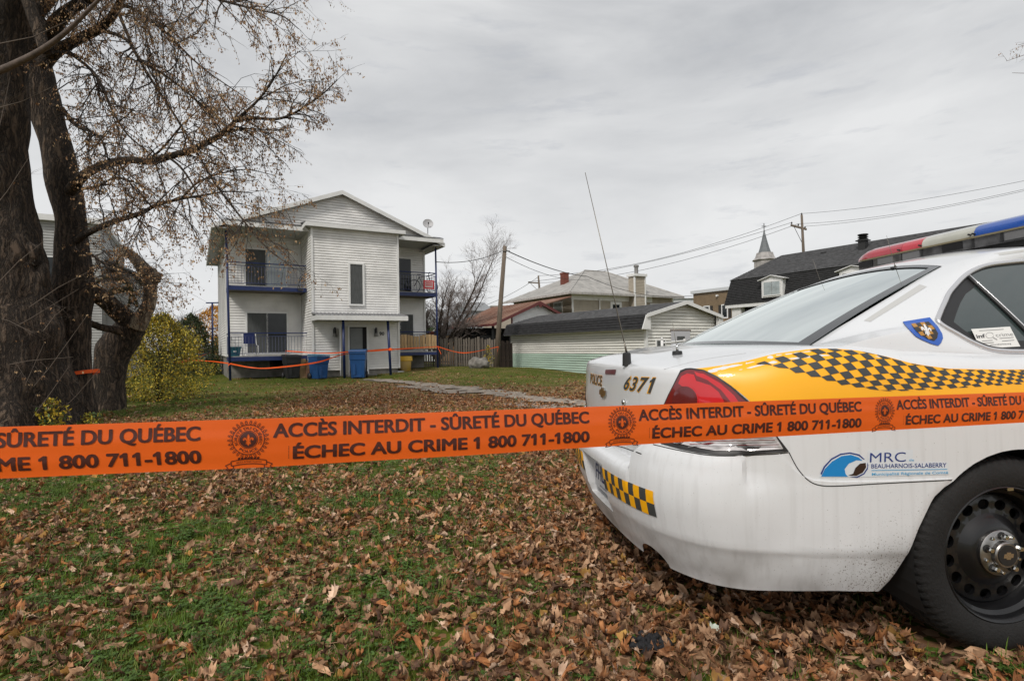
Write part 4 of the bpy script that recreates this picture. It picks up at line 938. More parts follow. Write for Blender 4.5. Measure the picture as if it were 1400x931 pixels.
# door seams and handles
for X0, X1 in ((.32, .30), (1.08, 1.06), (2.05, 2.0)):
    pts_ = []
    for k in range(18):
        z = .3 + .72 * k / 17; h_, n_ = hit_side(X0 + (X1 - X0) * k / 17 if X0 > .4 else lerp(z, [.3, .5, .72, .9, 1.02], [.52, .46, .36, .30, .27]), z)
        if h_: pts_.append(h_)
    for sg in (1, -1): MB().tube([Vector((q.x, q.y * sg, q.z)) for q in pts_], .002, 5).build('door_seam', SEAM, car)
for X in (.42, 1.22):
    h_, n_ = hit_side(X + .08, .93)
    for sg in (1, -1): MB().tube([Vector((X, (h_.y - .012) * sg, .93)), Vector((X + .08, (h_.y - .035) * sg, .935)), Vector((X + .17, (h_.y - .012) * sg, .93))], [.012, .014, .012], 8).build('door_handle', paint, car, True)
for sg in (1, -1):
    mr_ = MB(); mr_.lathe([(.001, -.05), (.07, -.04), (.085, 0), (.08, .05), (.001, .07)], 16, (1.78, sg * .98, 1.08), 'x'); mr_.tube([(1.78, sg * .9, 1.05), (1.78, sg * .8, 1.04)], .02, 6); mr_.build('door_mirror', BLK, car, True)
    hl = MB(); G_ = []
    for z in (.62, .68, .74):
        row = []
        for k in range(7):
            X = 3.3 + .07 * k; h_, n_ = hit_dir((X, -2.5, z), (0, 1, 0)); row.append(Vector((h_.x, h_.y * sg * 1.0, h_.z)) + Vector((.004, -.004 * sg, 0)) if h_ else Vector((X, -.6 * sg, z)))
        G_.append(row)
    hl.grid(G_); hl.build('headlight', LCL, car, True)
gr = MB(); gr.box(3.80, 3.875, -.38, .38, .48, .60); gr.build('grille', BLK, car)
# wheels --------------------------------------------------------------------------
RIM = mat('wheel_black', (.007, .007, .008), .36, .0, coat=.25, var=.3, vs=12); HUBM = setin(mat('hub_steel', (.40, .39, .38), .36, 1.0, var=.35, vs=40))
def tyre_mesh():
    b = MB(); prof = [(.232, -.098), (.240, -.112), (.262, -.120), (.290, -.1215), (.312, -.116), (.328, -.106), (.337, -.092), (.3415, -.080), (.3435, -.060), (.3355, -.056), (.3355, -.047), (.3445, -.043), (.3452, -.018), (.337, -.014), (.337, -.005), (.3455, 0)]
    prof = prof + [(r_, -h_) for r_, h_ in prof[::-1][1:]]
    def fn(r_, h_, k):
        if .3355 < r_ and abs(h_) > .05: return r_ - (.007 if k % 3 == 0 else 0)
        if .312 <= r_ <= .338: return r_ - (.004 if k % 3 == 0 else 0)
        if r_ > .34: return r_ - (.004 if (k + (1 if h_ > 0 else 0)) % 3 == 0 else 0)
        return r_
    b.lathe(prof, 210, fn=fn, axis='y'); return b.mesh('tyre', RUB, True, sharp=40)
TY = tyre_mesh()
def rim_mesh():
    b = MB(); b.lathe([(.236, -.100), (.238, -.108), (.233, -.111), (.226, -.106), (.221, -.094), (.2195, -.080), (.207, -.070), (.203, -.050), (.200, -.036), (.196, -.030), (.190, -.040)], 96, axis='y')
    # dish with holes: rings between r .190 and r .085
    def yd(r_): return lerp(r_, [.06, .085, .10, .125, .15, .175, .190], [-.078, -.078, -.070, -.050, -.046, -.047, -.040])
    nH = 15
    for h in range(nH):
        a0 = 2 * math.pi * (h - .5) / nH; a1 = 2 * math.pi * (h + .5) / nH; am = (a0 + a1) / 2; ro, ri = .190, .128; O2, I2 = [], []
        outl = [(ro, a0 + (a1 - a0) * k / 5) for k in range(5)] + [(ro + (ri - ro) * k / 4, a1) for k in range(4)] + [(ri, a1 + (a0 - a1) * k / 5) for k in range(5)] + [(ri + (ro - ri) * k / 4, a0) for k in range(4)]
        nn_ = len(outl); cr_, ca = .160, am
        for (r_, a) in outl:
            O2.append((r_ * math.cos(a), yd(r_), r_ * math.sin(a)))
            dx, dy = (r_ - cr_), (a - am) * .158; an = math.atan2(dy, dx); rr_, tt = cr_ + .0185 * math.cos(an), am + .0225 * math.sin(an) / .158
            I2.append((rr_ * math.cos(tt), yd(rr_), rr_ * math.sin(tt)))
        A_ = b.pts(O2); B_ = b.pts(I2); C_ = b.pts([(x * .995, y + .014, z * .995) for x, y, z in I2])
        for k in range(nn_):
            k2 = (k + 1) % nn_; b.f.append((A_ + k, A_ + k2, B_ + k2, B_ + k)); b.f.append((B_ + k, B_ + k2, C_ + k2, C_ + k))
    b.lathe([(.128, yd(.128)), (.115, yd(.115)), (.10, yd(.10)), (.085, yd(.085)), (.06, yd(.06)), (.001, -.078)], 90, axis='y')
    return b.mesh('rim', RIM, True, merge=.0004, sharp=35)
RM = rim_mesh()
def hub_mesh():
    b = MB(); b.lathe([(.078, -.078), (.079, -.088), (.074, -.092), (.050, -.094), (.046, -.096), (.045, -.110), (.041, -.114), (.001, -.115)], 40, axis='y'); return b.mesh('hub_cap', HUBM, True, sharp=35)
HB = hub_mesh()
nutb = MB(); nutb.lathe([(.0105, 0), (.0105, -.022), (.008, -.026), (.001, -.027)], 6, axis='y'); NUT = nutb.mesh('wheel_nut', CHR); 
pk = MB(); pk.lathe([(.0145, 0.0), (.0145, -.002), (.001, -.003)], 14, axis='y'); POCK = pk.mesh('nut_pocket', SEAM)
bowp = [(-1, -.35), (-.85, .35), (-.38, .35), (-.38, .62), (.46, .62), (.46, .35), (1, .35), (.85, -.35), (.38, -.35), (.38, -.62), (-.46, -.62), (-.46, -.35)]
def wheel(x, y, flip):
    w = thing('wheel', None, None, (x, y, .345), math.pi if flip else 0); w.parent = car; 
    share(TY, 'tyre', w); share(RM, 'rim', w); hb_ = share(HB, 'hub_cap', w)
    dk = MB(); dk.lathe([(.2, .02), (.05, .02), (.001, .02)], 40, axis='y'); dk.build('brake_disc', mat('brake_dark', (.03, .028, .027), .6, .5), w)
    cc_ = MB(); cc_.lathe([(.036, -.1145), (.036, -.1165), (.001, -.117)], 30, axis='y'); cc_.build('hub_badge', BLK, w)
    bt_ = MB(); bt_.prism([(a * .02, -.1172, b * .02) for a, b in bowp], (0, -.001, 0)); bt_.build('hub_emblem', CHR, w)
    for k in range(5):
        a = 2 * math.pi * k / 5 + .3; share(POCK, 'nut_pocket', w, (.0605 * math.cos(a), -.0925, .0605 * math.sin(a))); share(NUT, 'wheel_nut', w, (.0605 * math.cos(a), -.088, .0605 * math.sin(a)))
        a += math.pi / 5; share(NUT, 'wheel_nut', w, (.066 * math.cos(a), -.086, .066 * math.sin(a)), (0, 0, 0), (.6, .6, .6))
    MB().box(-.012, .012, -.112, -.098, .222, .232).build('balance_weight', CHR, w, loc=(.02, 0, 0))
for (x, y, fl_) in ((0, -.787, False), (2.807, -.787, False), (0, .787, True), (2.807, .787, True)): wheel(x, y, fl_)
# light bar ------------------------------------------------------------------------
LBX = .76
def bar_prof(y, k0=1.0):
    e_ = abs(y) / .61; s = 1 - (max(0, e_ - .76) / .20) ** 1.8 * .55 if e_ > .76 else 1; return s
def dome(y0, y1, m_, nm, n=10):
    G_ = []
    for i in range(n + 1):
        y = y0 + (y1 - y0) * i / n; s = bar_prof(y); row = []
        for k in range(13):
            a = math.pi * k / 12; row.append((LBX - math.cos(a) * (.13 + .02 * math.sin(a)) * (.55 + .45 * s), y, 1.588 + .076 * math.sin(a) ** .8 * s))
        G_.append(row)
    b = MB(); b.grid(G_)
    for e_ in (G_[0], G_[-1]): b.poly(e_)
    return b.build(nm, m_, car, True, sharp=50)
for q in (setin(mat('dome_red', (.42, .012, .03), .12, coat=1, var=.15, vs=6)), mat('dome_clear', (.50, .50, .44), .15, coat=1, var=.15, vs=6), mat('dome_blue', (.02, .09, .40), .12, coat=1)): pass
dome(.575, .215, MATS['dome_red'], 'red_dome'); dome(.213, .082, setin(mat('dome_red_bright', (.55, .02, .04), .14, coat=1)), 'red_dome'); dome(.080, -.215, MATS['dome_clear'], 'clear_dome'); dome(-.217, -.607, MATS['dome_blue'], 'blue_dome')
lb = MB(); LCK = mat('dome_skirt', (.10, .10, .105), .12, coat=1, var=.6, vs=18)
G_ = []
for i in range(25):
    y = -.6 + 1.172 * i / 24; s = .55 + .45 * bar_prof(y); G_.append([(LBX - .132 * s, y, 1.588), (LBX - .128 * s, y, 1.535), (LBX + .128 * s, y, 1.535), (LBX + .132 * s, y, 1.588)])
lb.grid(G_); lb.poly(G_[0]); lb.poly(G_[-1]); lb.build('lamp_skirt', LCK, car)
MB().box(LBX - .139, LBX + .139, -.52, .52, 1.583, 1.591).build('bar_gasket', mat('gasket_tan', (.20, .17, .10), .5), car)
MB().box(LBX - .10, LBX + .10, -.56, .56, 1.512, 1.536).build('bar_base', BLK, car)
for y in (-.21, .08, .21, .35, -.35):
    MB().box(LBX - .133, LBX - .127, y - .006, y + .006, 1.54, 1.585).build('bar_clip', BLK, car)
for y in (-.22, .085, -.20, .225): MB().tube([(LBX - .128, y, 1.602), (LBX - .146, y, 1.604)], .0045, 8).build('bar_screw', BLK, car)
for k, y in enumerate((-.42, -.1, .15, .33, .48)):
    MB().box(LBX - .1345, LBX - .1300, y - .055, y + .055, 1.543, 1.580).build('bar_lamp', [mat('bar_lamp_grey', (.16, .16, .165), .3, coat=1), RIM, mat('bar_lamp_grey', (.16, .16, .165), .3, coat=1)][k % 3], car)
for sg in (-1, 1): MB().box(LBX - .08, LBX + .08, sg * .45 - .03, sg * .45 + .03, 1.44, 1.52).build('bar_foot', BLK, car)
# aerials --------------------------------------------------------------------------
def aerial(base, tip_px, Ytip, r0=.0022, bh=.06, br=.018, name='aerial'):
    tip = CI @ at(tip_px[0], tip_px[1], Ytip)
    base = Vector(base); a = MB(); a.tube([base + Vector((0, 0, -.004)), base + Vector((0, 0, bh * .9)), base + Vector((0, 0, bh))], [br, br * .92, br * .6], 14); o = a.build(name, BLK, car, True, sharp=40)
    up = base + Vector((0, 0, bh)); b = MB(); b.tube([up, up + (tip - up) * .06], [.0055, .003], 8); b.tube([up + (tip - up) * .05, up + (tip - up) * .4, tip], [r0, r0 * .8, r0 * .5], 6); b.build('whip', mat('whip_steel', (.22, .20, .17), .4, .8), o, True)
h1, _ = hit_px(857, 499); print('aerial', h1)
def base_of(px, py, fb_=None):
    h_, _ = hit_px(px, py); return h_ if h_ else fb_
h1 = base_of(857, 499); w1 = CM @ h1
aerial(h1, (800, 236), w1.y + .03, .0026, .055, .0195)
h2 = base_of(926, 484.6, Vector((-.7, .35, 1.08))); w2 = CM @ h2; aerial(h2, (919.5, 441), w2.y, .0014, .016, .022)
MB().tube([h2 + Vector((0, 0, .01)), h2 + Vector((0, 0, .045))], [.007, .004], 8).build('aerial_stem', CHR, car, True)
h3 = base_of(1123, 390.5, Vector((.25, .2, 1.46))); w3 = CM @ h3; aerial(h3, (1111, 354), w3.y, .0014, .008, .02)
h4 = base_of(1224, 367.5, Vector((.3, .0, 1.46))); w4 = CM @ h4; aerial(h4, (1212, 322), w4.y, .0014, .010, .022)
print('bases', h1, h2, h3, h4)
# ================================================================== BUILDINGS
SID = mat('white_siding', (.80, .79, .77), .5, var=.22, vs=1.1, detail=6); SIDW = mat('white_trim', (.74, .74, .73), .45, var=.08, vs=3)
BLU = mat('blue_paint', (.010, .024, .105), .4, var=.25, vs=6); CONC = mat('concrete', (.22, .21, .19), .95, var=.35, vs=4, bump=.4, bs=30)
WGL = setin(mat('window_glass', (.020, .024, .026), .05, var=.6, vs=1.5, spec=.5), IOR=1.42); CUR = mat('curtain_grey', (.085, .09, .09), .9, var=.4, vs=9, stretch=(9, 9, .4))
LGL = mat('window_bright', (.36, .41, .42), .12, var=.25, vs=2, coat=.6); DARK = mat('opening_dark', (.012, .012, .013), .9)
SHN = mat('shingle_grey', (.075, .075, .078), .95, var=.45, vs=9, stretch=(1.5, 1.5, 5), bump=.5, bs=60); SHK = mat('shingle_black', (.020, .020, .022), .9, var=.5, vs=7, stretch=(1.2, 1.2, 5), bump=.5, bs=40)
WOODG = mat('weathered_wood', (.17, .145, .12), .9, var=.45, vs=8, stretch=(6, 6, .6), rand=.3); WOODD = mat('dark_wood', (.065, .045, .036), .9, var=.5, vs=8, stretch=(6, 6, .6), rand=.35)
def lap_y(mb, xf, y, z0, z1, pitch, sg=-1, d=.024):
    """lapped boards on a wall facing sg*y; xf(z) gives (x0, x1)"""
    z = z0
    while z < z1 - 1e-4:
        zt = min(z + pitch, z1); a0, a1 = xf(z); b0, b1 = xf(zt)
        if a1 - a0 > .02:
            zl = z + (zt - z) * .16; P = [(a0, y + sg * d, zl), (a1, y + sg * d, zl), (b1, y + sg * .006, zt), (b0, y + sg * .006, zt)]; mb.poly(P if sg < 0 else P[::-1])
            mb.poly([(a0, y - sg * .01, zl), (a1, y - sg * .01, zl), (a1, y + sg * d, zl), (a0, y + sg * d, zl)]); mb.poly([(a0, y - sg * .012, z), (a1, y - sg * .012, z), (a1, y - sg * .012, zl), (a0, y - sg * .012, zl)])
        z = zt
def lap_x(mb, yf, x, z0, z1, pitch, sg=-1, d=.024):
    z = z0
    while z < z1 - 1e-4:
        zt = min(z + pitch, z1); a0, a1 = yf(z); b0, b1 = yf(zt)
        if a1 - a0 > .02:
            zl = z + (zt - z) * .16; mb.poly([(x + sg * d, a1, zl), (x + sg * d, a0, zl), (x + sg * .006, b0, zt), (x + sg * .006, b1, zt)]); mb.poly([(x - sg * .01, a1, zl), (x - sg * .01, a0, zl), (x + sg * d, a0, zl), (x + sg * d, a1, zl)]); mb.poly([(x - sg * .012, a1, z), (x - sg * .012, a0, z), (x - sg * .012, a0, zl), (x - sg * .012, a1, zl)])
        z = zt
K2 = lambda a, b: (lambda z: (a, b))
def window(parent, x0, z0, x1, z1, y, frame=SIDW, glass=WGL, face='y', fw=.06, mul=(0, 0), name='window', proud=.035, curtain=None, lift=.0):
    """frame with glazing in a wall facing -y (or -x with face='x', +x with 'X')"""
    w, h = x1 - x0, z1 - z0; b = MB(); proud += .03; b.box(0, w, -proud, .02, 0, fw); b.box(0, w, -proud, .02, h - fw, h); b.box(0, fw, -proud, .02, fw, h - fw); b.box(w - fw, w, -proud, .02, fw, h - fw)
    for i in range(mul[0]): xx = w * (i + 1) / (mul[0] + 1); b.box(xx - fw * .4, xx + fw * .4, -proud * .8, .02, fw, h - fw)
    for i in range(mul[1]): zz = h * (i + 1) / (mul[1] + 1); b.box(fw, w - fw, -proud * .7, .02, zz - fw * .35, zz + fw * .35)
    loc, rz = {'y': ((x0, y, z0), 0), 'x': ((y, x1, z0), -math.pi / 2), 'X': ((y, x0, z0), math.pi / 2), 'Y': ((x1, y, z0), math.pi)}[face]
    f = b.build(name, frame, parent, loc=loc, rot=(0, 0, rz)); ws = (w - 2 * fw) / (mul[0] + 1)
    for i in range(mul[0] + 1):
        gmt = glass[i % len(glass)] if isinstance(glass, (list, tuple)) else glass
        p_ = MB(); p_.box(fw + ws * i, fw + ws * (i + 1), -.052, -.046, fw, h - fw); p_.build('pane', gmt, f)
    return f
def slab_roof(parent, quad, th, m, name='roof'):
    q = [Vector(p) for p in quad]; n = (q[1] - q[0]).cross(q[3] - q[0]).normalized(); n = n if n.z > 0 else -n
    return MB().prism([p for p in q], n * th).build(name, m, parent)

# ------------------------------------------------------------------ the white duplex behind the tape
HA = R(30); HO = (-8.17, 22.5, -.08)
hs = thing('apartment_house', 'white sided two storey house with blue balconies and a projecting entrance bay', 'house', HO, HA)
XL, XR, YB, YE, PV = -3.03, 5.87, 2.6, 11.5, 1.2       # wall left, right, front wall depth, back, porch front
GX = (XL + XR) / 2
def gab(z, ze=6.3, zp=7.95, half=(XR - XL) / 2): 
    if z <= ze: return (XL, XR)
    k = half * (zp - z) / (zp - ze); return (GX - k, GX + k)
w = MB(); w.box(XL + .02, XR - .02, YB + .02, YE, .9, 6.3); w.box(0.02, 3.62 - .02, .02, YB + .5, .3, 6.3); w.build('wall_core', SID, hs)
w = MB(); lap_y(w, K2(XL, 0), YB, .93, 6.3, .115); lap_y(w, K2(3.64, XR), YB, .93, 6.3, .115); lap_x(w, K2(YB, YE), XL, .93, 6.3, .115); lap_x(w, K2(YB, YE), XR, .93, 6.3, .115, 1)
tag(w.build('siding', SID, hs), kind='stuff')
w = MB(); lap_y(w, gab, PV - .28, 6.28, 7.95, .115); tag(w.build('gable_siding', SID, hs), kind='stuff'); MB().prism([(XL, PV - .27, 6.28), (XR, PV - .27, 6.28), (GX, PV - .27, 7.93)], (0, .2, 0)).build('gable_wall', SID, hs)
w = MB(); lap_y(w, K2(0, 3.64), 0, .28, 6.32, .108); tag(w.build('bay_siding', SID, hs), kind='stuff')
w = MB(); lap_x(w, K2(0, YB), 0, .5, 6.32, .108); lap_x(w, K2(0, YB), 3.64, .5, 6.32, .108, 1); tag(w.build('bay_side_siding', SID, hs), kind='stuff')
for (x, y) in ((-.035, -.035), (3.64 - .045, -.035)): MB().box(x, x + .08, y - .02, y + .08, .3, 6.3).build('corner_trim', SIDW, hs)
for (x, y) in ((XR - .05, YB - .035), (XL - .03, YB - .035)): MB().box(x, x + .08, y - .02, y + .08, .92, 6.3).build('corner_trim', SIDW, hs)
MB().box(-.08, -.03, YB - .06, YB - .01, .95, 6.25).build('downpipe', SIDW, hs)
w = MB(); w.box(XL + .06, XR - .06, YB + .06, YE - .1, -.4, .95); w.box(.05, 3.59, .05, YB + .1, -.4, .3); w.build('foundation', CONC, hs)
# roofs
rf = mat('metal_roof_dark', (.10, .10, .105), .5, var=.3, vs=6)
ov = .55; ys_, ye_ = PV - .55, YE + .3; zr = 8.02; ze = 6.3 - ov * .37
for sg in (-1, 1):
    xe = GX + sg * ((XR - XL) / 2 + (ov if sg < 0 else .30)); slab_roof(hs, [(GX, ys_, zr), (xe, ys_, ze), (xe, ye_, ze), (GX, ye_, zr)], .05, rf)
    MB().prism([(GX, ys_ - .02, zr + .05), (xe, ys_ - .02, ze + .05), (xe, ys_ - .02, ze - .13), (GX, ys_ - .02, zr - .13)], (0, .04, 0)).build('bargeboard', SIDW, hs)
    MB().box(min(xe, xe + sg * .03), max(xe, xe + sg * .03), ys_, ye_, ze - .12, ze + .05).build('fascia', SIDW, hs)
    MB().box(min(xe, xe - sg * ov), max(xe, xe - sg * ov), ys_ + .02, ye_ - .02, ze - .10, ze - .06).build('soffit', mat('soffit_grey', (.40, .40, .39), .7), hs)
# small lean-to eaves over the upper balconies
for x0, x1 in ((XL - .12, -.02), (3.66, XR + .22)):
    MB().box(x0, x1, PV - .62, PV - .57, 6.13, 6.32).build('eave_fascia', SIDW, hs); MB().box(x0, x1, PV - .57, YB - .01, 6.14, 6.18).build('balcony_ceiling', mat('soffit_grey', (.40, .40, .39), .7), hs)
    MB().hexa([(x0, PV - .64, 6.325), (x1, PV - .64, 6.325), (x1, PV - .2, 6.45), (x0, PV - .2, 6.45), (x0, PV - .64, 6.35), (x1, PV - .64, 6.35), (x1, PV - .2, 6.48), (x0, PV - .2, 6.48)]).build('eave_roof', rf, hs)
# bay roof
MB().hexa([(-.28, -.28, 6.33), (3.92, -.28, 6.33), (3.92, 1.2, 6.55), (-.28, 1.2, 6.55), (-.28, -.28, 6.37), (3.92, -.28, 6.37), (3.92, 1.2, 6.6), (-.28, 1.2, 6.6)]).build('bay_roof', rf, hs)
w = MB(); w.box(-.28, 3.92, -.30, -.26, 6.20, 6.36); w.box(-.28, -.24, -.26, 1.2, 6.2, 6.36); w.box(3.88, 3.92, -.26, 1.2, 6.2, 6.36); w.build('bay_fascia', SIDW, hs)
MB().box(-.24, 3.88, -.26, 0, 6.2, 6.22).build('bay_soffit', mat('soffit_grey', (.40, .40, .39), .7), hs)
# entrance canopy
w = MB(); w.hexa([(-.06, -1.25, 2.50), (3.62, -1.25, 2.50), (3.62, -.02, 2.66), (-.06, -.02, 2.66), (-.06, -1.25, 2.53), (3.62, -1.25, 2.53), (3.62, -.02, 2.69), (-.06, -.02, 2.69)])
for i in range(24): x = -.03 + i * .158; w.hexa([(x, -1.27, 2.53), (x + .03, -1.27, 2.53), (x + .03, -.02, 2.69), (x, -.02, 2.69), (x, -1.27, 2.555), (x + .03, -1.27, 2.555), (x + .03, -.02, 2.715), (x, -.02, 2.715)])
cn = w.build('canopy', mat('corrugated', (.30, .30, .31), .5, .3, var=.3, vs=8), hs)
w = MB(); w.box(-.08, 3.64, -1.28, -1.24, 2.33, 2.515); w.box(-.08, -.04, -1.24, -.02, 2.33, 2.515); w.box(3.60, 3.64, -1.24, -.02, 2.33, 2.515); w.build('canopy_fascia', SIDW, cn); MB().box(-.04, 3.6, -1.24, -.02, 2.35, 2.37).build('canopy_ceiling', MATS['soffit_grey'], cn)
for x0, x1 in ((1.0, 1.03), (2.84, 2.94)): MB().tube([(x1, -1.0, .0), (x0, -1.0, 2.35)], .055, 8).build('post', BLU, hs, True)
# bay window and doorway
window(hs, 1.46, 3.0, 2.13, 4.84, 0, fw=.075, proud=.05, glass=CUR)
w = MB(); w.box(1.40, 1.47, -.08, .02, .08, 2.17); w.box(2.20, 2.27, -.08, .02, .08, 2.17); w.box(1.47, 2.20, -.08, .02, 2.10, 2.17); df_ = w.build('door_frame', SIDW, hs)
MB().box(1.47, 2.20, -.046, -.02, .08, 2.10).build('doorway', DARK, hs)
MB().box(1.50, 2.02, -.062, -.048, .12, 2.06).build('inner_door', mat('door_grey', (.17, .18, .18), .5, var=.2, vs=3), hs); MB().tube([(1.97, -.055, 1.02), (1.97, -.09, 1.02)], .02, 8).build('door_knob', CHR, hs)
sdr = MB(); sdr.box(-.03, .0, -.66, 0, .1, 2.1); o = sdr.build('storm_door', mat('door_cream', (.50, .48, .42), .5), hs, loc=(1.44, -.05, 0), rot=(0, 0, -.72)); MB().box(-.036, -.03, -.56, -.10, .9, 1.95).build('pane', CUR, o); MB().box(-.034, .004, -.70, -.66, .1, 2.1).build('door_edge', SIDW, o)
w = MB(); w.box(1.3, 2.5, -.55, 0.0, -.15, .10); w.box(2.5, 2.9, -.35, 0, -.15, .02); w.build('step', CONC, hs)
for x in (.86, 2.60):                       # coach lamps
    l = MB(); l.box(x - .05, x + .05, -.05, -.02, 1.72, 2.02); l.lathe([(.03, 2.08), (.045, 2.06), (.055, 1.84), (.085, 1.72), (.001, 1.72)], 8, (x, -.12, 0)); l.build('wall_lamp', mat('lamp_black', (.02, .02, .022), .5), hs)
    MB().lathe([(.06, 1.835), (.092, 1.70), (.08, 1.69), (.001, 1.70)], 8, (x, -.12, 0)).build('lamp_glass', mat('lamp_glass', (.22, .22, .2), .3), hs)
V_, F_ = text_mesh('90', .02, cap_h=.16); b = MB(); b.v = [(2.76 + x, -.045, 1.74 + y) for x, y in V_]; b.f = F_; b.build('house_number', mat('number_black', (.03, .03, .03), .5), hs)
# patio doors and other windows
window(hs, -2.34, 3.86, -.58, 5.62, YB, glass=[CUR, LGL], fw=.07, mul=(1, 0), name='patio_door'); window(hs, -2.30, 1.0, -.58, 2.86, YB, glass=[CUR, WGL], fw=.07, mul=(1, 0), name='patio_door')
window(hs, 3.80, 3.86, 5.22, 5.66, YB, glass=[WGL, WGL], fw=.07, mul=(1, 0), name='patio_door'); window(hs, 3.84, 1.0, 5.30, 2.90, YB, glass=[WGL, CUR], fw=.07, mul=(1, 0), name='patio_door')
MB().box(-1.35, -.75, YB + .05, YB + .07, .40, .75).build('cellar_window', WGL, hs)
# balconies
def balcony(x0, x1, z, thick, open_side, pickets=None):
    bl = MB(); bl.box(x0, x1, PV, YB - .02, z - .03, z); o = bl.build('balcony', mat('deck_boards', (.34, .33, .30), .8, var=.3, vs=5), hs)
    q = MB(); q.box(x0 - .01, x1 + .01, PV - .05, PV, z - thick, z - .032); q.box(x0, x0 + .06, PV, YB - .03, z - thick, z - .04); q.box(x1 - .06, x1, PV, YB - .03, z - thick, z - .04); q.build('beam', BLU, o)
    MB().box(x0 + .07, x1 - .07, PV + .03, YB - .05, z - thick + .02, z - .05).build('joists', mat('joist_dark', (.10, .085, .065), .9), o)
    sides = [((x0, PV + .02), (x1, PV + .02))]; sides.append(((x0 + .02, PV + .05), (x0 + .02, YB - .05)) if open_side < 0 else ((x1 - .02, PV + .05), (x1 - .02, YB - .05)))
    for A, B in sides:
        A, B = Vector((*A, 0)), Vector((*B, 0)); r_ = MB(); r_.tube([A + Vector((0, 0, z + .93)), B + Vector((0, 0, z + .93))], .022, 6); r_.tube([A + Vector((0, 0, z + .80)), B + Vector((0, 0, z + .80))], .010, 5); r_.tube([A + Vector((0, 0, z + .10)), B + Vector((0, 0, z + .10))], .012, 5); r_.build('rail', BLU, o)
        n = max(2, int((B - A).length / .125)); bm2 = MB(); bm2.tube([(0, 0, 0), (0, 0, .70)], .009, 4); me = bm2.mesh('baluster', mat('baluster_grey', (.09, .10, .17), .5))
        for i in range(1, n): q_ = A.lerp(B, i / n); share(me, 'baluster', o, (q_.x, q_.y, z + .10))
    return o
balcony(XL, -.02, 3.83, .20, -1); balcony(XL, -.02, .95, .20, -1); balcony(3.66, 5.98, 3.83, .20, 1); bR = balcony(3.66, 5.98, 1.0, .17, 1)
pm_ = [MB().box(-.062, .062, -.012, .012, 0, h).mesh('picket', mat('picket_tan', (.46, .31, .16), .85, var=.3, vs=6, stretch=(5, 5, .8), rand=.2)) for h in (.60, .64, .67, .69, .69, .67, .64, .60)]
for i in range(15): share(pm_[i % 8], 'picket', bR, (3.76 + i * .150, PV - .02, 1.12), (0, .01 * math.sin(i * 3), 0))
for x, lean in ((XL + .06, -.10), (5.96, -.04)): MB().tube([(x, PV - .03, -.15), (x + lean * 1.0, PV - .03, 6.14)], .045, 8).build('post', BLU, hs, True)
# meter, mast, stain
w = MB(); w.tube([(-.10, 1.05, 3.9), (-.10, 1.05, 4.25), (-.22, 1.0, 4.35), (-.34, .95, 4.2), (-.38, .92, 3.9), (-.30, .95, 3.7)], .014, 5); w.tube([(-.12, 1.3, 4.3), (-.3, 1.1, 4.1), (-.42, 1.05, 3.75)], .012, 5); w.box(-.40, -.22, .88, 1.05, 3.66, 3.74); w.build('service_drop', mat('cable_black', (.02, .02, .02), .6), hs)
hs_M = Matrix.Translation(HO) @ Matrix.Rotation(HA, 4, 'Z')
def HP(x, y, z): return hs_M @ Vector((x, y, z))
def in_h(o_, x, y, z, rz=0): o_.location = HP(x, y, z); o_.rotation_euler = (0, 0, HA + rz)
# satellite dishes
DM = mat('dish_grey', (.42, .42, .43), .5)
def dish(px, py, Y, r_, label, aim, foot):
    C = at(px, py, Y); t_ = thing('satellite_dish', label, 'satellite dish', C); d = MB(); pr = [(.001, .0)] + [(r_ * k / 6, .16 * r_ * (k / 6) ** 2 * 2) for k in range(1, 7)]
    d.lathe(pr, 24); d.lathe([(a, b - .008) for a, b in pr], 24); o = d.build('reflector', DM, t_, True); o.rotation_euler = Vector(aim).to_track_quat('Z', 'Y').to_euler()
    a = Vector(aim).normalized(); m_ = MB(); m_.tube([(0, 0, -r_ * .8), Vector(a) * r_ * .95 + Vector((0, 0, -r_ * .3))], .012, 5); m_.build('arm', DM, t_); MB().lathe([(.001, -.05), (.03, -.04), (.03, .04), (.001, .05)], 8, tuple(Vector(a) * r_ * .95 + Vector((0, 0, -r_ * .28)))).build('receiver', mat('lamp_black', (.02, .02, .022), .5), t_)
    MB().tube([(-a.x * .05, -a.y * .05, 0), (-a.x * .1, -a.y * .1, -foot)], .022, 6).build('mast', DM, t_)
dish(352, 278, 21.6, .28, 'grey satellite dish on the left roof edge of the white house', (-.5, -.8, .35), .45); dish(585, 307, 26.2, .25, 'grey satellite dish above the right eave of the white house', (.25, -.9, .35), .45)
# things on balconies
def chair_():
    t_ = thing('folding_chair', 'white framed folding chair with blue seat on the lower left balcony', 'chair'); in_h(t_, -2.2, PV + .45, .95, .1); f_ = MB()
    for x in (-.27, .27): f_.tube([(x, .18, 0), (x, -.2, .02), (x, -.22, .42), (x, .12, .45), (x * .93, .24, .95)], .014, 6); f_.tube([(x, .2, .02), (x, -.05, .42)], .012, 6)
    f_.tube([(-.27, .24, .95), (.27, .24, .95)], .014, 6); f_.tube([(-.27, -.2, .02), (.27, -.2, .02)], .012, 6); f_.build('frame', SIDW, t_, True)
    NB = mat('cloth_navy', (.012, .022, .10), .85); MB().hexa([(-.22, .16, .5), (.22, .16, .5), (.21, .235, .93), (-.21, .235, .93), (-.22, .175, .5), (.22, .175, .5), (.21, .25, .93), (-.21, .25, .93)]).build('backrest', NB, t_); MB().box(-.25, .25, -.2, .14, .42, .44).build('seat', NB, t_)
chair_()
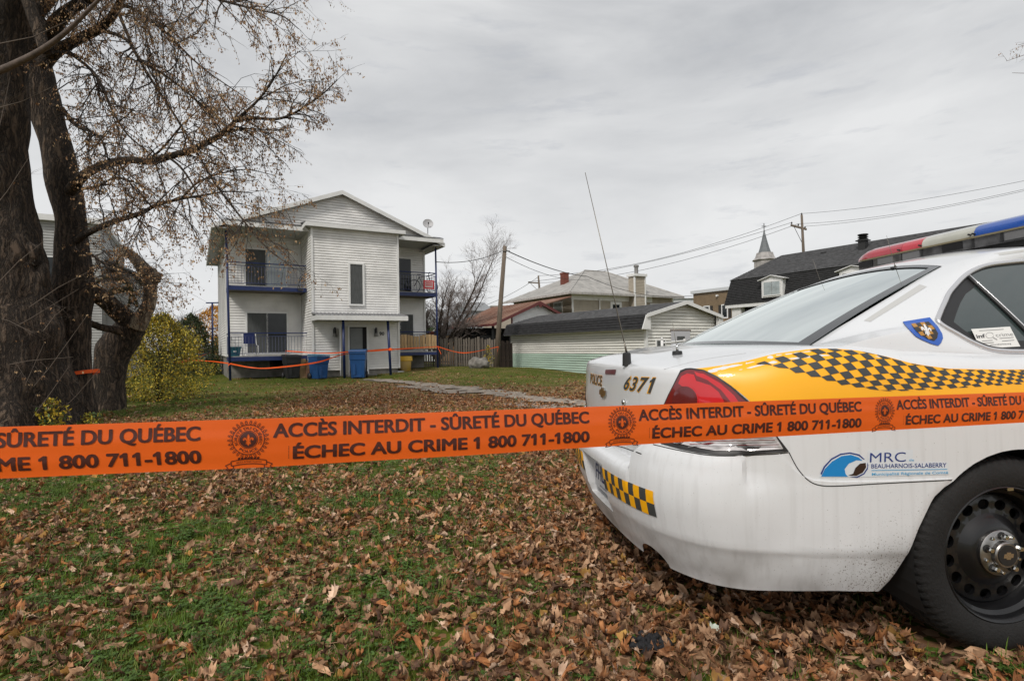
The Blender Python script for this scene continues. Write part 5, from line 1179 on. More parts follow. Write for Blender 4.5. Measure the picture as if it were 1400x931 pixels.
def tub():
    t_ = thing('storage_tub', 'teal plastic storage tub beside the folding chair', 'tub'); in_h(t_, -2.78, PV + .35, .95); b = MB(); b.hexa([(-.17, -.14, 0), (.17, -.14, 0), (.17, .14, 0), (-.17, .14, 0), (-.22, -.18, .34), (.22, -.18, .34), (.22, .18, .34), (-.22, .18, .34)]); b.build('tub', mat('plastic_teal', (.01, .10, .14), .5), t_)
    MB().box(-.24, .24, -.2, .2, .335, .39).build('lid', mat('plastic_teal', (.01, .10, .14), .5), t_); MB().box(-.06, .05, -.185, -.165, .17, .22).build('label_mark', SIDW, t_)
tub()
def sign_():
    t_ = thing('sale_sign', 'small red and white notice hung on the upper right balcony rail', 'sign'); in_h(t_, 5.55, PV - .03, 3.98); MB().box(-.27, .27, -.01, .01, 0, .42).build('board', mat('sign_red', (.55, .03, .04), .5), t_); MB().box(-.20, .20, -.016, -.011, .07, .36).build('face', mat('sign_pale', (.62, .42, .42), .5), t_)
    for z in (.27, .17): MB().box(-.16, .16, -.020, -.017, z, z + .045).build('print_line', MATS['sign_red'], t_)
sign_()
def planter(x, y, z, label):
    t_ = thing('flower_pot', label, 'flower pot'); in_h(t_, x, y, z); MB().lathe([(.001, 0), (.10, 0), (.15, .2), (.16, .2), (.16, .24), (.13, .24)], 14).build('pot', mat('terracotta', (.22, .06, .035), .8), t_, True); b = MB()
    for k in range(90):
        a, r_, h_ = random.uniform(0, 6.28), random.uniform(.0, .22), random.uniform(.2, .42); c = Vector((r_ * math.cos(a), r_ * math.sin(a), h_)); s_ = .035; u = Vector((random.gauss(0, 1), random.gauss(0, 1), random.gauss(0, 1))).normalized() * s_; v = u.orthogonal().normalized() * s_; b.poly([c - u, c + v * .6, c + u, c - v * .6])
    tag(b.build('plant', mat('foliage_green', (.06, .10, .025), .7, rand=.2), t_), kind='stuff')
planter(5.72, PV + .15, 1.72, 'terracotta flower pot with a green plant on the lower right balcony corner')
o = MB(); o.hexa([(-.28, -.1, 0), (.2, -.1, .0), (.2, .1, 0), (-.28, .1, 0), (-.05, -.1, .32), (.3, -.1, .42), (.3, .1, .42), (-.05, .1, .32)]); oo = o.build('covered_grill', mat('tarp_navy', (.012, .018, .05), .8)); in_h(oo, 5.5, PV + .25, 1.36); tag(oo, 'dark blue draped thing on the balcony rail under the flower pot', 'cover')
bk = thing('bicycle_frame', 'dark bicycle parked on the upper right balcony', 'bicycle'); in_h(bk, 5.45, PV + .45, 3.83); b = MB()
for cx in (-.45, .45): MB().tube([(cx + .3 * math.cos(a), 0, .32 + .3 * math.sin(a)) for a in np.linspace(0, 2 * math.pi, 21)], .018, 5, cap=False).build('wheel', mat('lamp_black', (.02, .02, .022), .5), bk, True)
b.tube([(-.45, 0, .32), (-.2, 0, .78), (.3, 0, .82), (.0, 0, .32), (-.2, 0, .78)], .018, 6); b.tube([(.45, 0, .32), (.3, 0, .82), (.28, 0, 1.0)], .018, 6); b.tube([(.28, -.22, 1.0), (.28, .22, 1.0)], .014, 5); b.build('frame', MATS['lamp_black'], bk, True); MB().box(-.30, -.12, -.05, .05, .86, .90).build('saddle', MATS['lamp_black'], bk)
# wheeled bins
def bin_(x, y, rz, body_m, label, h_=1.05, s=1.0, tilt=0, flap=None, name='wheeled_bin'):
    t_ = thing(name, label, 'bin'); in_h(t_, x, y, gz(*HP(x, y, 0).xy) + .08, rz); wd, dp = .27 * s, .34 * s; b = MB()
    def ring(z, f, dy=0): return [(-wd * f, -dp * f + dy, z), (wd * f, -dp * f + dy, z), (wd * f, dp * f, z), (-wd * f, dp * f, z)]
    R0, R1, R2, R3 = ring(.03, .80), ring(h_ * .62, .95), ring(h_ * .64, 1.0), ring(h_ * .92, 1.05); n = b.pts(R0 + R1 + R2 + R3); b.f.append((n, n + 3, n + 2, n + 1))
    for k in range(3):
        for i in range(4): j = (i + 1) % 4; b.f.append((n + k * 4 + i, n + k * 4 + j, n + k * 4 + 4 + j, n + k * 4 + 4 + i))
    b.f.append((n + 12, n + 13, n + 14, n + 15)); b.box(-wd * 1.1, wd * 1.1, -dp * 1.12, -dp * 1.03, h_ * .86, h_ * .92); bo_ = b.build('bin_body', body_m, t_)
    q = MB(); q.box(-wd * .62, -wd * .25, -dp * .99, -dp * .90, .15, h_ * .5); q.box(-wd * .5, wd * .5, -dp * .93, -dp * .84, .06, .14); q.build('moulding', body_m, t_)
    l = MB(); l.hexa([(-wd * 1.14, -dp * 1.16, h_ * .93), (wd * 1.14, -dp * 1.16, h_ * .93), (wd * 1.14, dp * 1.1, h_ * .93), (-wd * 1.14, dp * 1.1, h_ * .93), (-wd * 1.08, -dp * 1.1, h_ * .97), (wd * 1.08, -dp * 1.1, h_ * .97), (wd * 1.05, dp * 1.1, h_ * 1.0), (-wd * 1.05, dp * 1.1, h_ * 1.0)]); l.build('lid', flap or body_m, t_)
    MB().tube([(-wd, dp * 1.2, h_ * .96), (wd, dp * 1.2, h_ * .96)], .018, 6).build('handle', body_m, t_)
    for sx_ in (-1, 1): MB().tube([(sx_ * wd * .9, dp * .82, .12), (sx_ * wd * 1.12, dp * .82, .12)], .125 * s, 16).build('wheel', mat('lamp_black', (.02, .02, .022), .5), t_, True)
    MB().box(wd * .25, wd * .75, -dp * 1.0, -dp * .97, h_ * .7, h_ * .78).build('label_mark', mat('decal_pale', (.5, .52, .55), .5), t_); return t_
BB = mat('bin_blue', (.010, .070, .22), .45, var=.15, vs=4); BG = mat('bin_charcoal', (.022, .023, .025), .5)
bin_(.08, -.75, .35, BB, 'blue wheeled bin with green rimmed lid at the left corner of the bay', .98, .95, flap=mat('bin_lid', (.02, .12, .22), .5)); bin_(1.50, -1.35, -.35, BB, 'larger blue wheeled bin standing in front of the house doorway', 1.16, 1.12)
bin_(-.72, PV - .45, .1, BG, 'charcoal wheeled bin under the left balcony', 1.0, 1.05)
def board(x, y, rz, w_, h_, m_, label, lean=.12, name='timber_board'):
    o = MB().box(-w_ / 2, w_ / 2, -.05, .05, 0, h_).build(name, m_); in_h(o, x, y, gz(*HP(x, y, 0).xy) + .08, rz); o.rotation_euler[0] = -lean; tag(o, label, 'board')
CB = mat('cardboard', (.36, .235, .13), .9, var=.3, vs=4); CB2 = mat('cardboard_dark', (.16, .085, .05), .9, var=.3, vs=4)
board(-.30, .62, .3, .30, .80, CB, 'tan board leaning between the charcoal bin and the bay'); board(-.46, .75, -.1, .22, .55, CB2, 'short brown board beside the charcoal bin'); board(-.12, .55, -.3, .14, .7, CB2, 'narrow brown plank against the bay corner')
yb = thing('yellow_bin', 'yellow plastic barrel bin with faded side right of the entrance bay', 'bin'); in_h(yb, 4.10, .55, .12)
YB1 = mat('bin_yellow', (.66, .44, .09), .6, var=.25, vs=3, col2=(.66, .46, .18)); MB().lathe([(.001, 0), (.25, 0), (.29, .5), (.30, .52)], 20).build('bin_body', YB1, yb, True)
MB().lathe([(.31, .46), (.345, .47), (.325, .66), (.31, .68), (.001, .67)], 20).build('lid', mat('bin_yellow_deep', (.62, .37, .03), .5), yb, True, sharp=40)
gbx = MB(); gbx.box(-.12, .12, -.1, .1, 0, .55); o = gbx.build('grey_canister', mat('grey_box', (.16, .16, .15), .7)); in_h(o, 3.82, .9, .0); tag(o, 'grey canister behind the yellow bin', 'canister')
MB_ = MB(); MB_.hexa([(-.2, -.08, 0), (.2, -.1, 0), (.22, .1, 0), (-.18, .1, 0), (-.15, -.05, .07), (.16, -.06, .05), (.15, .06, .06), (-.15, .06, .08)]); o = MB_.build('white_rag', WHT); in_h(o, 3.78, .25, .08); tag(o, 'crumpled white plastic scrap at the foot of the yellow bin', 'litter')

# ------------------------------------------------------------------ long white garage with green lower boards
GAO = (5.45, 22.3, -.34); ga = thing('garage', 'long low white garage with pale green lower boards and dark gambrel roof', 'garage', GAO, R(31.3)); GLn, GWd = 10.6, 4.25
w = MB(); w.box(.02, GWd - .02, .02, GLn, 0, 2.0); w.prism([(.02, .02, 2.0), (GWd - .02, .02, 2.0), (GWd - .02, .02, 2.63), (GWd / 2, .02, 3.17), (.02, .02, 2.63)], (0, GLn, 0)); w.build('wall', SID, ga)
WB = mat('board_white', (.72, .71, .66), .55, var=.16, vs=1.6, stretch=(1, .35, 3)); GB = mat('board_green', (.42, .55, .46), .6, var=.14, vs=1.6, stretch=(1, .35, 3))
def board_x(z, h_, m_):
    b = MB(); b.hexa([(-.045, 0, z + .02), (0, 0, z + .02), (0, GLn, z + .02), (-.045, GLn, z + .02), (-.006, 0, z + h_ - .004), (0, 0, z + h_ - .004), (0, GLn, z + h_ - .004), (-.006, GLn, z + h_ - .004)]); b.build('siding_board', m_, ga)
z = .0
for k in range(9): board_x(z, .115, GB); z += .115
while z < 2.0: board_x(z, .115, WB); z += .115
z = .0
while z < 3.1:
    x0 = 0 if z < 2.66 else (z - 2.66) / .50 * GWd / 2; x1 = GWd - x0
    zz = z + .126; x2 = min(GWd / 2, 0 if zz < 2.66 else (zz - 2.66) / .50 * GWd / 2)
    if x1 - x0 < .1: break
    b = MB(); b.hexa([(x0, -.045, z + .02), (x1, -.045, z + .02), (x1, 0, z + .02), (x0, 0, z + .02), (x2, -.006, zz), (GWd - x2, -.006, zz), (GWd - x2, 0, zz), (x2, 0, zz)]); b.build('siding_board', WB, ga); z += .13
for (x, y) in ((-.05, -.05), (GWd - .05, -.05)): MB().box(x, x + .11, y, y + .11, 0, 2.0).build('corner_trim', SIDW, ga)
# upper slopes: thin lapped shingle courses, and the steep skirt below them
def shingles(name, A, B, C, D, courses, tabs, m_, parent, th=.012, seed=1, stuff=True):
    """A,B lower edge ends; D,C upper edge ends (A under D)"""
    A, B, C, D = map(Vector, (A, B, C, D)); n = (B - A).cross(D - A).normalized(); n = n if n.z > 0 else -n; rr_ = random.Random(seed); b = MB()
    for i in range(courses):
        f0, f1 = i / courses, (i + 1) / courses; L0, L1 = A.lerp(D, f0), B.lerp(C, f0); U0, U1 = A.lerp(D, f1), B.lerp(C, f1); k = 0.; st = 1 / tabs; x = -rr_.random() * st
        while x < 1:
            a, c = max(0, x), min(1, x + st * .985); j = rr_.uniform(0, .007)
            if c > a: b.poly([L0.lerp(L1, a) + n * (th + j), L0.lerp(L1, c) + n * (th + j), U0.lerp(U1, c) + n * .002, U0.lerp(U1, a) + n * .002]); b.poly([L0.lerp(L1, a) + n * (th + j), L0.lerp(L1, a), L0.lerp(L1, c), L0.lerp(L1, c) + n * (th + j)])
            x += st
    return tag(b.build(name, m_, parent), kind='stuff')
yf, yk = -.28, GLn + .2; zk = 2.62; xo = -.16
for sg in (0, 1):
    X = (lambda x: x) if sg == 0 else (lambda x: GWd - x)
    slab_roof(ga, [(X(xo), yf, zk), (X(GWd / 2), yf, 3.20), (X(GWd / 2), yk, 3.20), (X(xo), yk, zk)], .03, SHN)
    slab_roof(ga, [(X(-.36), yf + .1, 2.06), (X(xo), yf + .1, zk), (X(xo), yk, zk), (X(-.36), yk, 2.06)], .03, SHK, 'skirt_roof')
shingles('shingles', (xo, yk, zk + .032), (xo, yf, zk + .032), (GWd / 2, yf, 3.232), (GWd / 2, yk, 3.232), 12, 34, mat('shingle_grey_tab', (.10, .10, .103), .95, var=.55, vs=5, stretch=(1, 1, 3)), ga)
shingles('skirt_shingles', (-.395, yk, 2.05), (-.395, yf + .1, 2.05), (xo - .03, yf + .1, zk), (xo - .03, yk, zk), 5, 30, mat('shingle_black_tab', (.024, .024, .026), .9, var=.6, vs=4, stretch=(1, 1, 3)), ga, .02, 3)
for sg in (0, 1):
    X = (lambda x: x) if sg == 0 else (lambda x: GWd - x)
    MB().prism([(X(xo - .03), yf - .03, zk - .10), (X(xo - .03), yf - .03, zk + .04), (X(GWd / 2), yf - .03, 3.25), (X(GWd / 2), yf - .03, 3.10)], (0, .05, 0)).build('bargeboard', SIDW, ga)
    MB().prism([(X(-.42), yf + .04, 2.04), (X(xo - .02), yf + .04, zk), (X(xo + .17), yf + .04, zk), (X(.04), yf + .04, 2.04)], (0, .05, 0)).build('gable_return', SIDW, ga)
for sg in (0, 1):
    X = (lambda x: x) if sg == 0 else (lambda x: GWd - x)
    MB().prism([(X(-.35), yf + .10, 2.07), (X(.12), yf + .10, 2.07), (X(.12), yf + .10, 2.74), (X(-.16), yf + .10, 2.62)], (0, .02, 0)).build('gable_end', SIDW, ga)
    MB().box(min(X(0), X(-.34)), max(X(0), X(-.34)), yf + .12, 0, 2.04, 2.06).build('gable_end_soffit', SIDW, ga)
w = MB(); w.box(-.34, -.31, yf + .12, yk, 2.02, 2.055); w.build('skirt_fascia', SIDW, ga); MB().box(-.31, 0, yf + .12, yk, 2.03, 2.05).build('soffit', SIDW, ga); 
window(ga, .48, .75, 1.05, 1.62, -.03, glass=CUR, fw=.045); window(ga, 2.9, .75, 3.5, 1.62, -.03, glass=CUR, fw=.045)
w = MB(); w.box(1.40, 2.55, -.06, -.03, .02, 1.98); o = w.build('door', mat('door_lilac', (.50, .50, .53), .5), ga); MB().box(1.74, 2.20, -.075, -.06, .95, 1.75).build('pane', CUR, o); MB().box(1.36, 2.60, -.07, -.03, 1.98, 2.03).build('door_head', mat('trim_brown', (.14, .10, .08), .7), ga)
fr_ = thing('porch_railing', 'short white railing with ball topped post before the garage door', 'railing', (0, 0, 0)); A_ = at(905, 466, 20.2); b = MB(); b.tube([(0, 0, -1.4), (0, 0, .02)], .05, 8); b.lathe([(.001, .02), (.055, .05), (.06, .085), (.001, .13)], 12); b.build('post', SIDW, fr_, True, loc=A_); fr_.location = (0, 0, 0)
b = MB(); B_ = at(936, 463, 20.8); b.tube([A_ + Vector((0, 0, -.08)), B_ + Vector((0, 0, -.08))], .035, 6); b.tube([A_ + Vector((0, 0, -.5)), B_ + Vector((0, 0, -.5))], .03, 6); b.tube([B_ + Vector((0, 0, -1.3)), B_], .045, 8); b.build('rail', SIDW, fr_)

# ------------------------------------------------------------------ carport with rusty roof
RUST = mat('rust_roof', (.20, .095, .060), .8, col2=(.27, .16, .115), vs=1.2, stretch=(1, 1, 2), c2p=(.36, .6)); RED = mat('fascia_maroon', (.13, .03, .028), .6)
cp = thing('carport', 'open carport with rusty brown metal roof and white gable behind the fence', 'carport', (-1.19, 33.0, 0), R(36)); CW_, CL = 7.0, 5.2
for sg in (0, 1):
    X = (lambda x: x) if sg == 0 else (lambda x: CW_ - x)
    slab_roof(cp, [(X(-.1), -.3, 2.40), (X(CW_ / 2), -.3, 3.86), (X(CW_ / 2), CL, 3.86), (X(-.1), CL, 2.40)], .05, RUST)
    MB().prism([(X(-.12), -.34, 2.30), (X(-.12), -.34, 2.46), (X(CW_ / 2), -.34, 3.93), (X(CW_ / 2), -.34, 3.74)], (0, .06, 0)).build('bargeboard', RED, cp)
w = MB()
for i in range(13): y = -.2 + i * .43; w.hexa([(-.12, y, 2.45), (CW_ / 2, y, 3.912), (CW_ / 2, y + .035, 3.912), (-.12, y + .035, 2.45), (-.12, y, 2.475), (CW_ / 2, y, 3.94), (CW_ / 2, y + .035, 3.94), (-.12, y + .035, 2.475)])
w.build('roof_ribs', RUST, cp); MB().box(-.16, -.10, -.3, CL, 2.33, 2.45).build('fascia', RED, cp)
w = MB(); lap_y(w, lambda z: (max(1.5, (z - 2.38) / 1.46 * CW_ / 2 + .05), CW_ - max(.1, (z - 2.38) / 1.46 * CW_ / 2 + .05)), 0, 1.2, 3.74, .12); tag(w.build('siding', SIDW, cp), kind='stuff'); MB().box(1.5, CW_ - .1, .02, .1, 0, 2.36).build('wall', SIDW, cp)
MB().box(1.44, 1.52, -.04, .03, 1.2, 2.95).build('corner_trim', RED, cp); MB().box(CW_ / 2 - .09, CW_ / 2 + .09, -.4, -.3, 3.55, 3.72).build('gable_bracket', RED, cp)
for x in (.1, 1.4): MB().box(x - .06, x + .06, -.02, .1, 0, 2.45).build('post', DARK, cp)
for y in (2.2, 4.4): MB().box(.04, .16, y, y + .12, 0, 2.4).build('post', DARK, cp)
w = MB(); w.box(.3, 6.7, CL - .2, CL - .1, 0, 2.4); w.box(.16, 1.5, 1.9, 1.98, 0, 2.3); w.build('back_wall', DARK, cp); MB().box(.2, 1.5, .9, 1.7, 0, 1.8).build('stored_goods', mat('tarpaper', (.02, .021, .022), .8, var=.4, vs=5), cp)

# ------------------------------------------------------------------ beige house with hipped metal roof
BEI = mat('beige_siding', (.40, .35, .28), .6, var=.12, vs=2); TIN = mat('tin_roof', (.40, .385, .36), .55, .15, var=.28, vs=1.6, stretch=(1, 1, 2), detail=7)
bh = thing('beige_house', 'beige sided house with grey hipped metal roof and tall boxed chimney', 'house', (4.98, 45.0, 0), R(30)); BW, BD = 11.4, 9.5; ZE = 5.35
MB().box(.02, BW - .02, .02, BD, 0, ZE).build('wall_core', BEI, bh)
w = MB(); lap_y(w, K2(0, BW), 0, 1.8, ZE, .13); lap_x(w, K2(0, BD), 0, 1.8, ZE, .13); tag(w.build('siding', BEI, bh), kind='stuff')
for x in (-.05, BW - .08): MB().box(x, x + .16, -.06, .05, 0, ZE).build('corner_trim', SIDW, bh)
MB().box(.1, BW * .60, -.05, 0, ZE - .50, ZE - .0).build('frieze', SIDW, bh); MB().box(BW * .60, BW * .78, -.045, 0, ZE - .50, ZE).build('frieze', SIDW, bh)
o_ = .75; P0, P1, P2, P3 = (-o_, -o_, ZE), (BW + o_, -o_, ZE), (BW + o_, BD + o_, ZE), (-o_, BD + o_, ZE); Q0, Q1 = (5.0, BD / 2, 8.05), (BW - 3.9, BD / 2, 8.05)
for q in ([P0, P1, Q1, Q0], [P1, P2, Q1, Q1], [P2, P3, Q0, Q1], [P3, P0, Q0, Q0]):
    pp = [Vector(p) for p in q]; b = MB(); pl = pp if (pp[2] - pp[3]).length > .01 else pp[:3]; n = (pp[1] - pp[0]).cross(pp[2] - pp[0]).normalized(); b.prism(pl, n * .06); b.build('roof', TIN, bh)
w = MB()
for i in range(1, 24):       # standing seams on the two faces in view
    f = i / 24; a = Vector(P0).lerp(Vector(P1), f); xx = a.x; 
    top_ = Vector(Q0).lerp(Vector(Q1), max(0, min(1, (xx - Q0[0]) / (Q1[0] - Q0[0])))) 
    if xx < Q0[0]: k = (xx + o_) / (Q0[0] + o_); top_ = Vector(P0).lerp(Vector(Q0), k)
    if xx > Q1[0]: k = (P1[0] - xx) / (P1[0] - Q1[0]); top_ = Vector(P1).lerp(Vector(Q1), k)
    top_.x = xx; w.tube([a + Vector((0, 0, .07)), top_ + Vector((0, 0, .07))], .022, 3)
for i in range(1, 18):
    f = i / 18; a = Vector(P0).lerp(Vector(P3), f); k = 1 - abs(2 * f - 1); tp = Vector(P0).lerp(Vector(Q0), k) if f < .5 else Vector(P3).lerp(Vector(Q0), k); tp.y = a.y; w.tube([a + Vector((0, 0, .07)), tp + Vector((0, 0, .07))], .022, 3)
w.tube([Vector(P0) + Vector((0, 0, .08)), Vector(Q0) + Vector((0, 0, .1)), Vector(Q1) + Vector((0, 0, .1)), Vector(P1) + Vector((0, 0, .08))], .05, 5); tag(w.build('roof_seams', TIN, bh), kind='stuff')
w = MB(); w.box(-o_ - .04, BW + o_, -o_ - .06, -o_, ZE - .12, ZE + .05); w.box(-o_ - .06, -o_, -o_, BD + o_, ZE - .12, ZE + .05); w.build('gutter', mat('gutter_grey', (.42, .40, .38), .6, var=.4, vs=5), bh); MB().box(-o_, BW + o_, -o_, 0, ZE - .03, ZE - .01).build('eave_soffit', SIDW, bh); MB().box(-o_, 0, 0, BD, ZE - .03, ZE - .01).build('eave_soffit', SIDW, bh)
window(bh, 4.0, 3.05, 5.25, 4.78, -.02, fw=.24, glass=WGL, mul=(0, 1)); window(bh, 8.6, 3.3, 9.8, 4.75, -.02, fw=.28, glass=WGL)
window(bh, 1.3, 2.9, 2.6, 4.8, -.02, fw=.10, glass=LGL, face='x', mul=(1, 0)); window(bh, 3.2, 2.9, 5.2, 4.8, -.02, fw=.10, glass=[LGL, WGL, LGL], face='x', mul=(2, 0)); window(bh, 6.1, 2.9, 7.6, 4.8, -.02, fw=.10, glass=LGL, face='x')
# porch roof running off to the left
slab_roof(bh, [(-.7, -.9, 4.98), (-3.4, -.9, 4.25), (-3.4, BD, 4.25), (-.7, BD, 4.98)], .06, RUST, 'porch_roof'); MB().box(-3.3, -3.2, -.8, BD, 1.6, 4.22).build('porch_wall', BEI, bh)
w = MB(); w.box(6.15, 7.35, -.75, 0, 0, 7.0); ch = w.build('chimney_box', BEI, bh); w = MB(); lap_y(w, K2(6.15, 7.35), -.75, 2, 7.0, .13); lap_x(w, K2(-.75, 0), 6.15, 2, 7, .13); tag(w.build('siding', BEI, ch), kind='stuff')
for x in (6.09, 7.29): MB().box(x, x + .12, -.82, -.70, 0, 7.0).build('corner_trim', SIDW, ch)
MB().box(6.0, 7.5, -.92, .1, 7.0, 7.22).build('chimney_cap', SIDW, ch); MB().lathe([(.17, 7.22), (.17, 7.85), (.23, 7.86), (.23, 8.02), (.001, 8.05)], 14, (6.75, -.35, 0)).build('flue', mat('flue_grey', (.25, .24, .23), .5, .5, var=.4, vs=6), ch)
MB().lathe([(.06, 3.0), (.06, 5.0)], 8, (2.8, -.1, 0)).build('downpipe', SIDW, bh); w = MB(); w.tube([(2.0, -.06, 3.9), (2.6, -.06, 3.85), (2.6, -.06, 3.0)], .035, 5); w.build('conduit', MATS['gutter_grey'], bh)
BRK = mat('red_brick', (.22, .070, .048), .9, var=.4, vs=9, stretch=(1, 1, 3)); P = at(772, 392, 49); rc = thing('brick_chimney', 'red brick chimney stack rising left of the grey hipped roof', 'chimney', (P.x, P.y, P.z - 1.0), R(30))
MB().box(-.26, .26, -.26, .26, 0, 2.15).build('stack', BRK, rc); w = MB()
bm3 = MB().box(-.145, .145, -.04, .04, 0, .075).mesh('brick', BRK)
for k in range(24):
    for i in range(2):
        x = -.145 + .29 * i + (.0 if k % 2 else 0); share(bm3, 'brick', rc, (x * .9, -.235, .02 + k * .088)); share(bm3, 'brick', rc, (-.235, x * .9, .02 + k * .088), (0, 0, math.pi / 2))
MB().box(-.31, .31, -.31, .31, 2.12, 2.24).build('cap', BRK, rc)

# ------------------------------------------------------------------ tan flat-roofed house
TAN = mat('tan_siding', (.21, .15, .09), .7, var=.15, vs=2)
th = thing('tan_house', 'tan flat roofed house with white windows and dark shutters', 'house', (23.25, 70.0, 0), R(-59)); 
MB().box(.02, 9, .02, 8, 0, 7.4).build('wall_core', TAN, th); w = MB(); lap_y(w, K2(0, 9), 0, 2, 7.4, .14); lap_x(w, K2(0, 8), 0, 2, 7.4, .14); tag(w.build('siding', TAN, th), kind='stuff')
w = MB(); w.box(-.25, 9.2, -.25, 8.2, 7.4, 7.78); w.build('parapet', mat('parapet_white', (.58, .60, .62), .6), th)
for x0 in (1.62, 4.25):
    window(th, x0, 4.05, x0 + .92, 5.75, -.02, fw=.13, mul=(0, 1), glass=WGL)
    for x in (x0 - .42, x0 + .99): w = MB(); w.box(x, x + .36, -.07, -.01, 4.1, 5.7); w.build('shutter', mat('shutter_black', (.022, .02, .018), .6), th)
MB().box(3.6, 4.4, 2.5, 3.1, 7.7, 8.05).build('roof_vent', mat('roof_vent_red', (.2, .07, .05), .7), th); MB().tube([(3.75, -.3, 6.85), (3.75, 0, 6.85)], .12, 10).build('wall_light', SIDW, th)
w = MB(); w.box(-.2, 9, -1.6, 0, 3.35, 3.5); w.build('lower_roof', SIDW, th); MB().box(-.1, 9, -1.5, 0, 2.2, 3.34).build('lower_wall', mat('stone_grey', (.14, .14, .135), .9, var=.6, vs=7), th)

# ------------------------------------------------------------------ black mansard-roofed building
mh = thing('mansard_building', 'long dark building with black mansard roof and white dormers', 'building', (22.1, 55.0, 0), R(-59)); ML = 24; ZB, ZT = 7.3, 9.75
MB().box(0.3, ML - .3, .3, 9, 0, ZB - .1).build('wall', SIDW, mh)
slab_roof(mh, [(-.35, -.55, 4.85), (ML, -.55, 4.85), (ML, .0, ZB), (0, 0, ZB)], .05, SHK, 'mansard_roof'); slab_roof(mh, [(-.35, -.55, 4.85), (-.35, 9, 4.85), (0, 9, ZB), (0, 0, ZB)], .05, SHK, 'mansard_roof')
shingles('mansard_shingles', (-.42, -.62, 4.85), (ML, -.62, 4.85), (ML, -.05, ZB), (0, -.05, ZB), 15, 60, mat('mansard_tab', (.022, .022, .023), .85, var=.7, vs=3, stretch=(1, 1, 5)), mh, .04, 5)
slab_roof(mh, [(-.1, -.1, ZB), (ML, -.1, ZB), (ML, 4.5, ZT), (2.6, 4.5, ZT)], .05, SHN, 'roof'); slab_roof(mh, [(ML, 9, ZB), (-.1, 9, ZB), (2.6, 4.5, ZT), (ML, 4.5, ZT)], .05, SHN, 'roof')
b = MB(); b.prism([(-.1, -.1, ZB), (2.6, 4.5, ZT), (-.1, 9, ZB)], (0, 0, .05)); b.build('roof', SHN, mh)
shingles('shingles', (-.05, -.14, ZB + .03), (ML, -.14, ZB + .03), (ML, 4.48, ZT + .06), (2.6, 4.48, ZT + .06), 20, 60, mat('shingle_mid_tab', (.085, .085, .088), .95, var=.6, vs=3, stretch=(1, 1, 4)), mh, .03, 6)
MB().box(-.3, ML, -.62, -.5, ZB - .12 - 2.65, ZB - 2.42 - .03).build('fascia', SIDW, mh)
MB().prism([(ML - .05, -.3, ZB), (ML - .05, 4.5, ZT + .12), (ML - .05, 9, ZB)], (.12, 0, 0)).build('gable_trim', SIDW, mh)
def dormer(x, w_, zb_, zt_, y_front):
    d = thing('dormer', None, None, (x, y_front, zb_)); d.parent = mh; h_ = zt_ - zb_; b = MB(); b.box(-w_ / 2, w_ / 2, 0, 2.0, 0, h_); b.prism([(-w_ / 2, 0, h_), (w_ / 2, 0, h_), (0, 0, h_ + .30)], (0, 2, 0)); b.build('dormer_wall', SIDW, d)
    for sg in (-1, 1): slab_roof(d, [(0, -.2, h_ + .36), (sg * (w_ / 2 + .28), -.2, h_ - .02), (sg * (w_ / 2 + .28), 2.4, h_ - .02), (0, 2.4, h_ + .36)], .06, SIDW, 'dormer_roof')
    window(d, -w_ / 2 + .16, .12, w_ / 2 - .16, h_ - .12, -.0, fw=.09, mul=(1, 0), glass=LGL if x < 10 else WGL)
dormer(4.9, 2.1, 5.25, 6.85, -.75); dormer(12.0, 2.1, 5.25, 6.8, -.75)
for x, y, z, s_ in ((11.0, 3.0, 8.9, 1.0),):
    v = MB(); v.box(x - .28, x + .28, y - .28, y + .28, z, z + .75); v.box(x - .42, x + .42, y - .42, y + .42, z + .75, z + .85)
    for k in range(3): v.lathe([(.3, z + .86 + k * .16), (.42, z + .93 + k * .16), (.3, z + .98 + k * .16)], 14, (x, y, 0))
    v.lathe([(.42, z + 1.34), (.001, z + 1.40)], 14, (x, y, 0)); v.build('roof_ventilator', mat('vent_black', (.02, .02, .02), .5), mh)
v = MB(); v.hexa([(11.6, 2.3, 8.45), (12.3, 2.3, 8.45), (12.3, 2.9, 8.75), (11.6, 2.9, 8.75), (11.7, 2.3, 8.62), (12.2, 2.3, 8.62), (12.2, 2.9, 8.9), (11.7, 2.9, 8.9)]); v.build('roof_vent', mat('vent_grey', (.3, .31, .32), .4, .5), mh)
v = MB(); v.box(7.2, 7.6, 3.2, 3.5, 9.05, 9.3); v.build('roof_vent', MATS['vent_black'], mh)
MB().box(1.3, 4.5, .24, .28, 3.1, 4.7).build('shop_window', WGL, mh); MB().box(.3, 1.3, -.4, .28, 0, 4.85).build('pier', SIDW, mh)

# ------------------------------------------------------------------ church steeple
P = at(1045.5, 357, 130); st_ = thing('church_steeple', 'grey pointed church steeple with cross seen over the black roof', 'steeple', (P.x, P.y, 0)); Z0 = P.z; zs = lambda py: at(1046, py, 130).z
STN = mat('steeple_slate', (.15, .16, .17), .7, var=.2, vs=1.2, stretch=(1, 1, 3)); MB().lathe([(2.5, 0), (2.5, zs(357)), (2.9, zs(356)), (2.3, zs(353)), (1.9, zs(346))], 8).build('belfry', mat('steeple_base', (.36, .34, .33), .8, var=.4, vs=1), st_)
MB().lathe([(1.5, zs(346)), (1.1, zs(339)), (.6, zs(328)), (.12, zs(316)), (.001, zs(315))], 8).build('spire', STN, st_); b = MB(); b.tube([(0, 0, zs(317)), (0, 0, zs(305.5))], .09, 6); b.tube([(-.55, 0, zs(309.5)), (.55, 0, zs(309.5))], .08, 6); b.build('cross', mat('iron_dark', (.05, .05, .05), .6), st_)
MB().lathe([(.001, zs(317.5)), (.22, zs(316.5)), (.001, zs(315))], 8).build('finial', MATS['iron_dark'], st_)
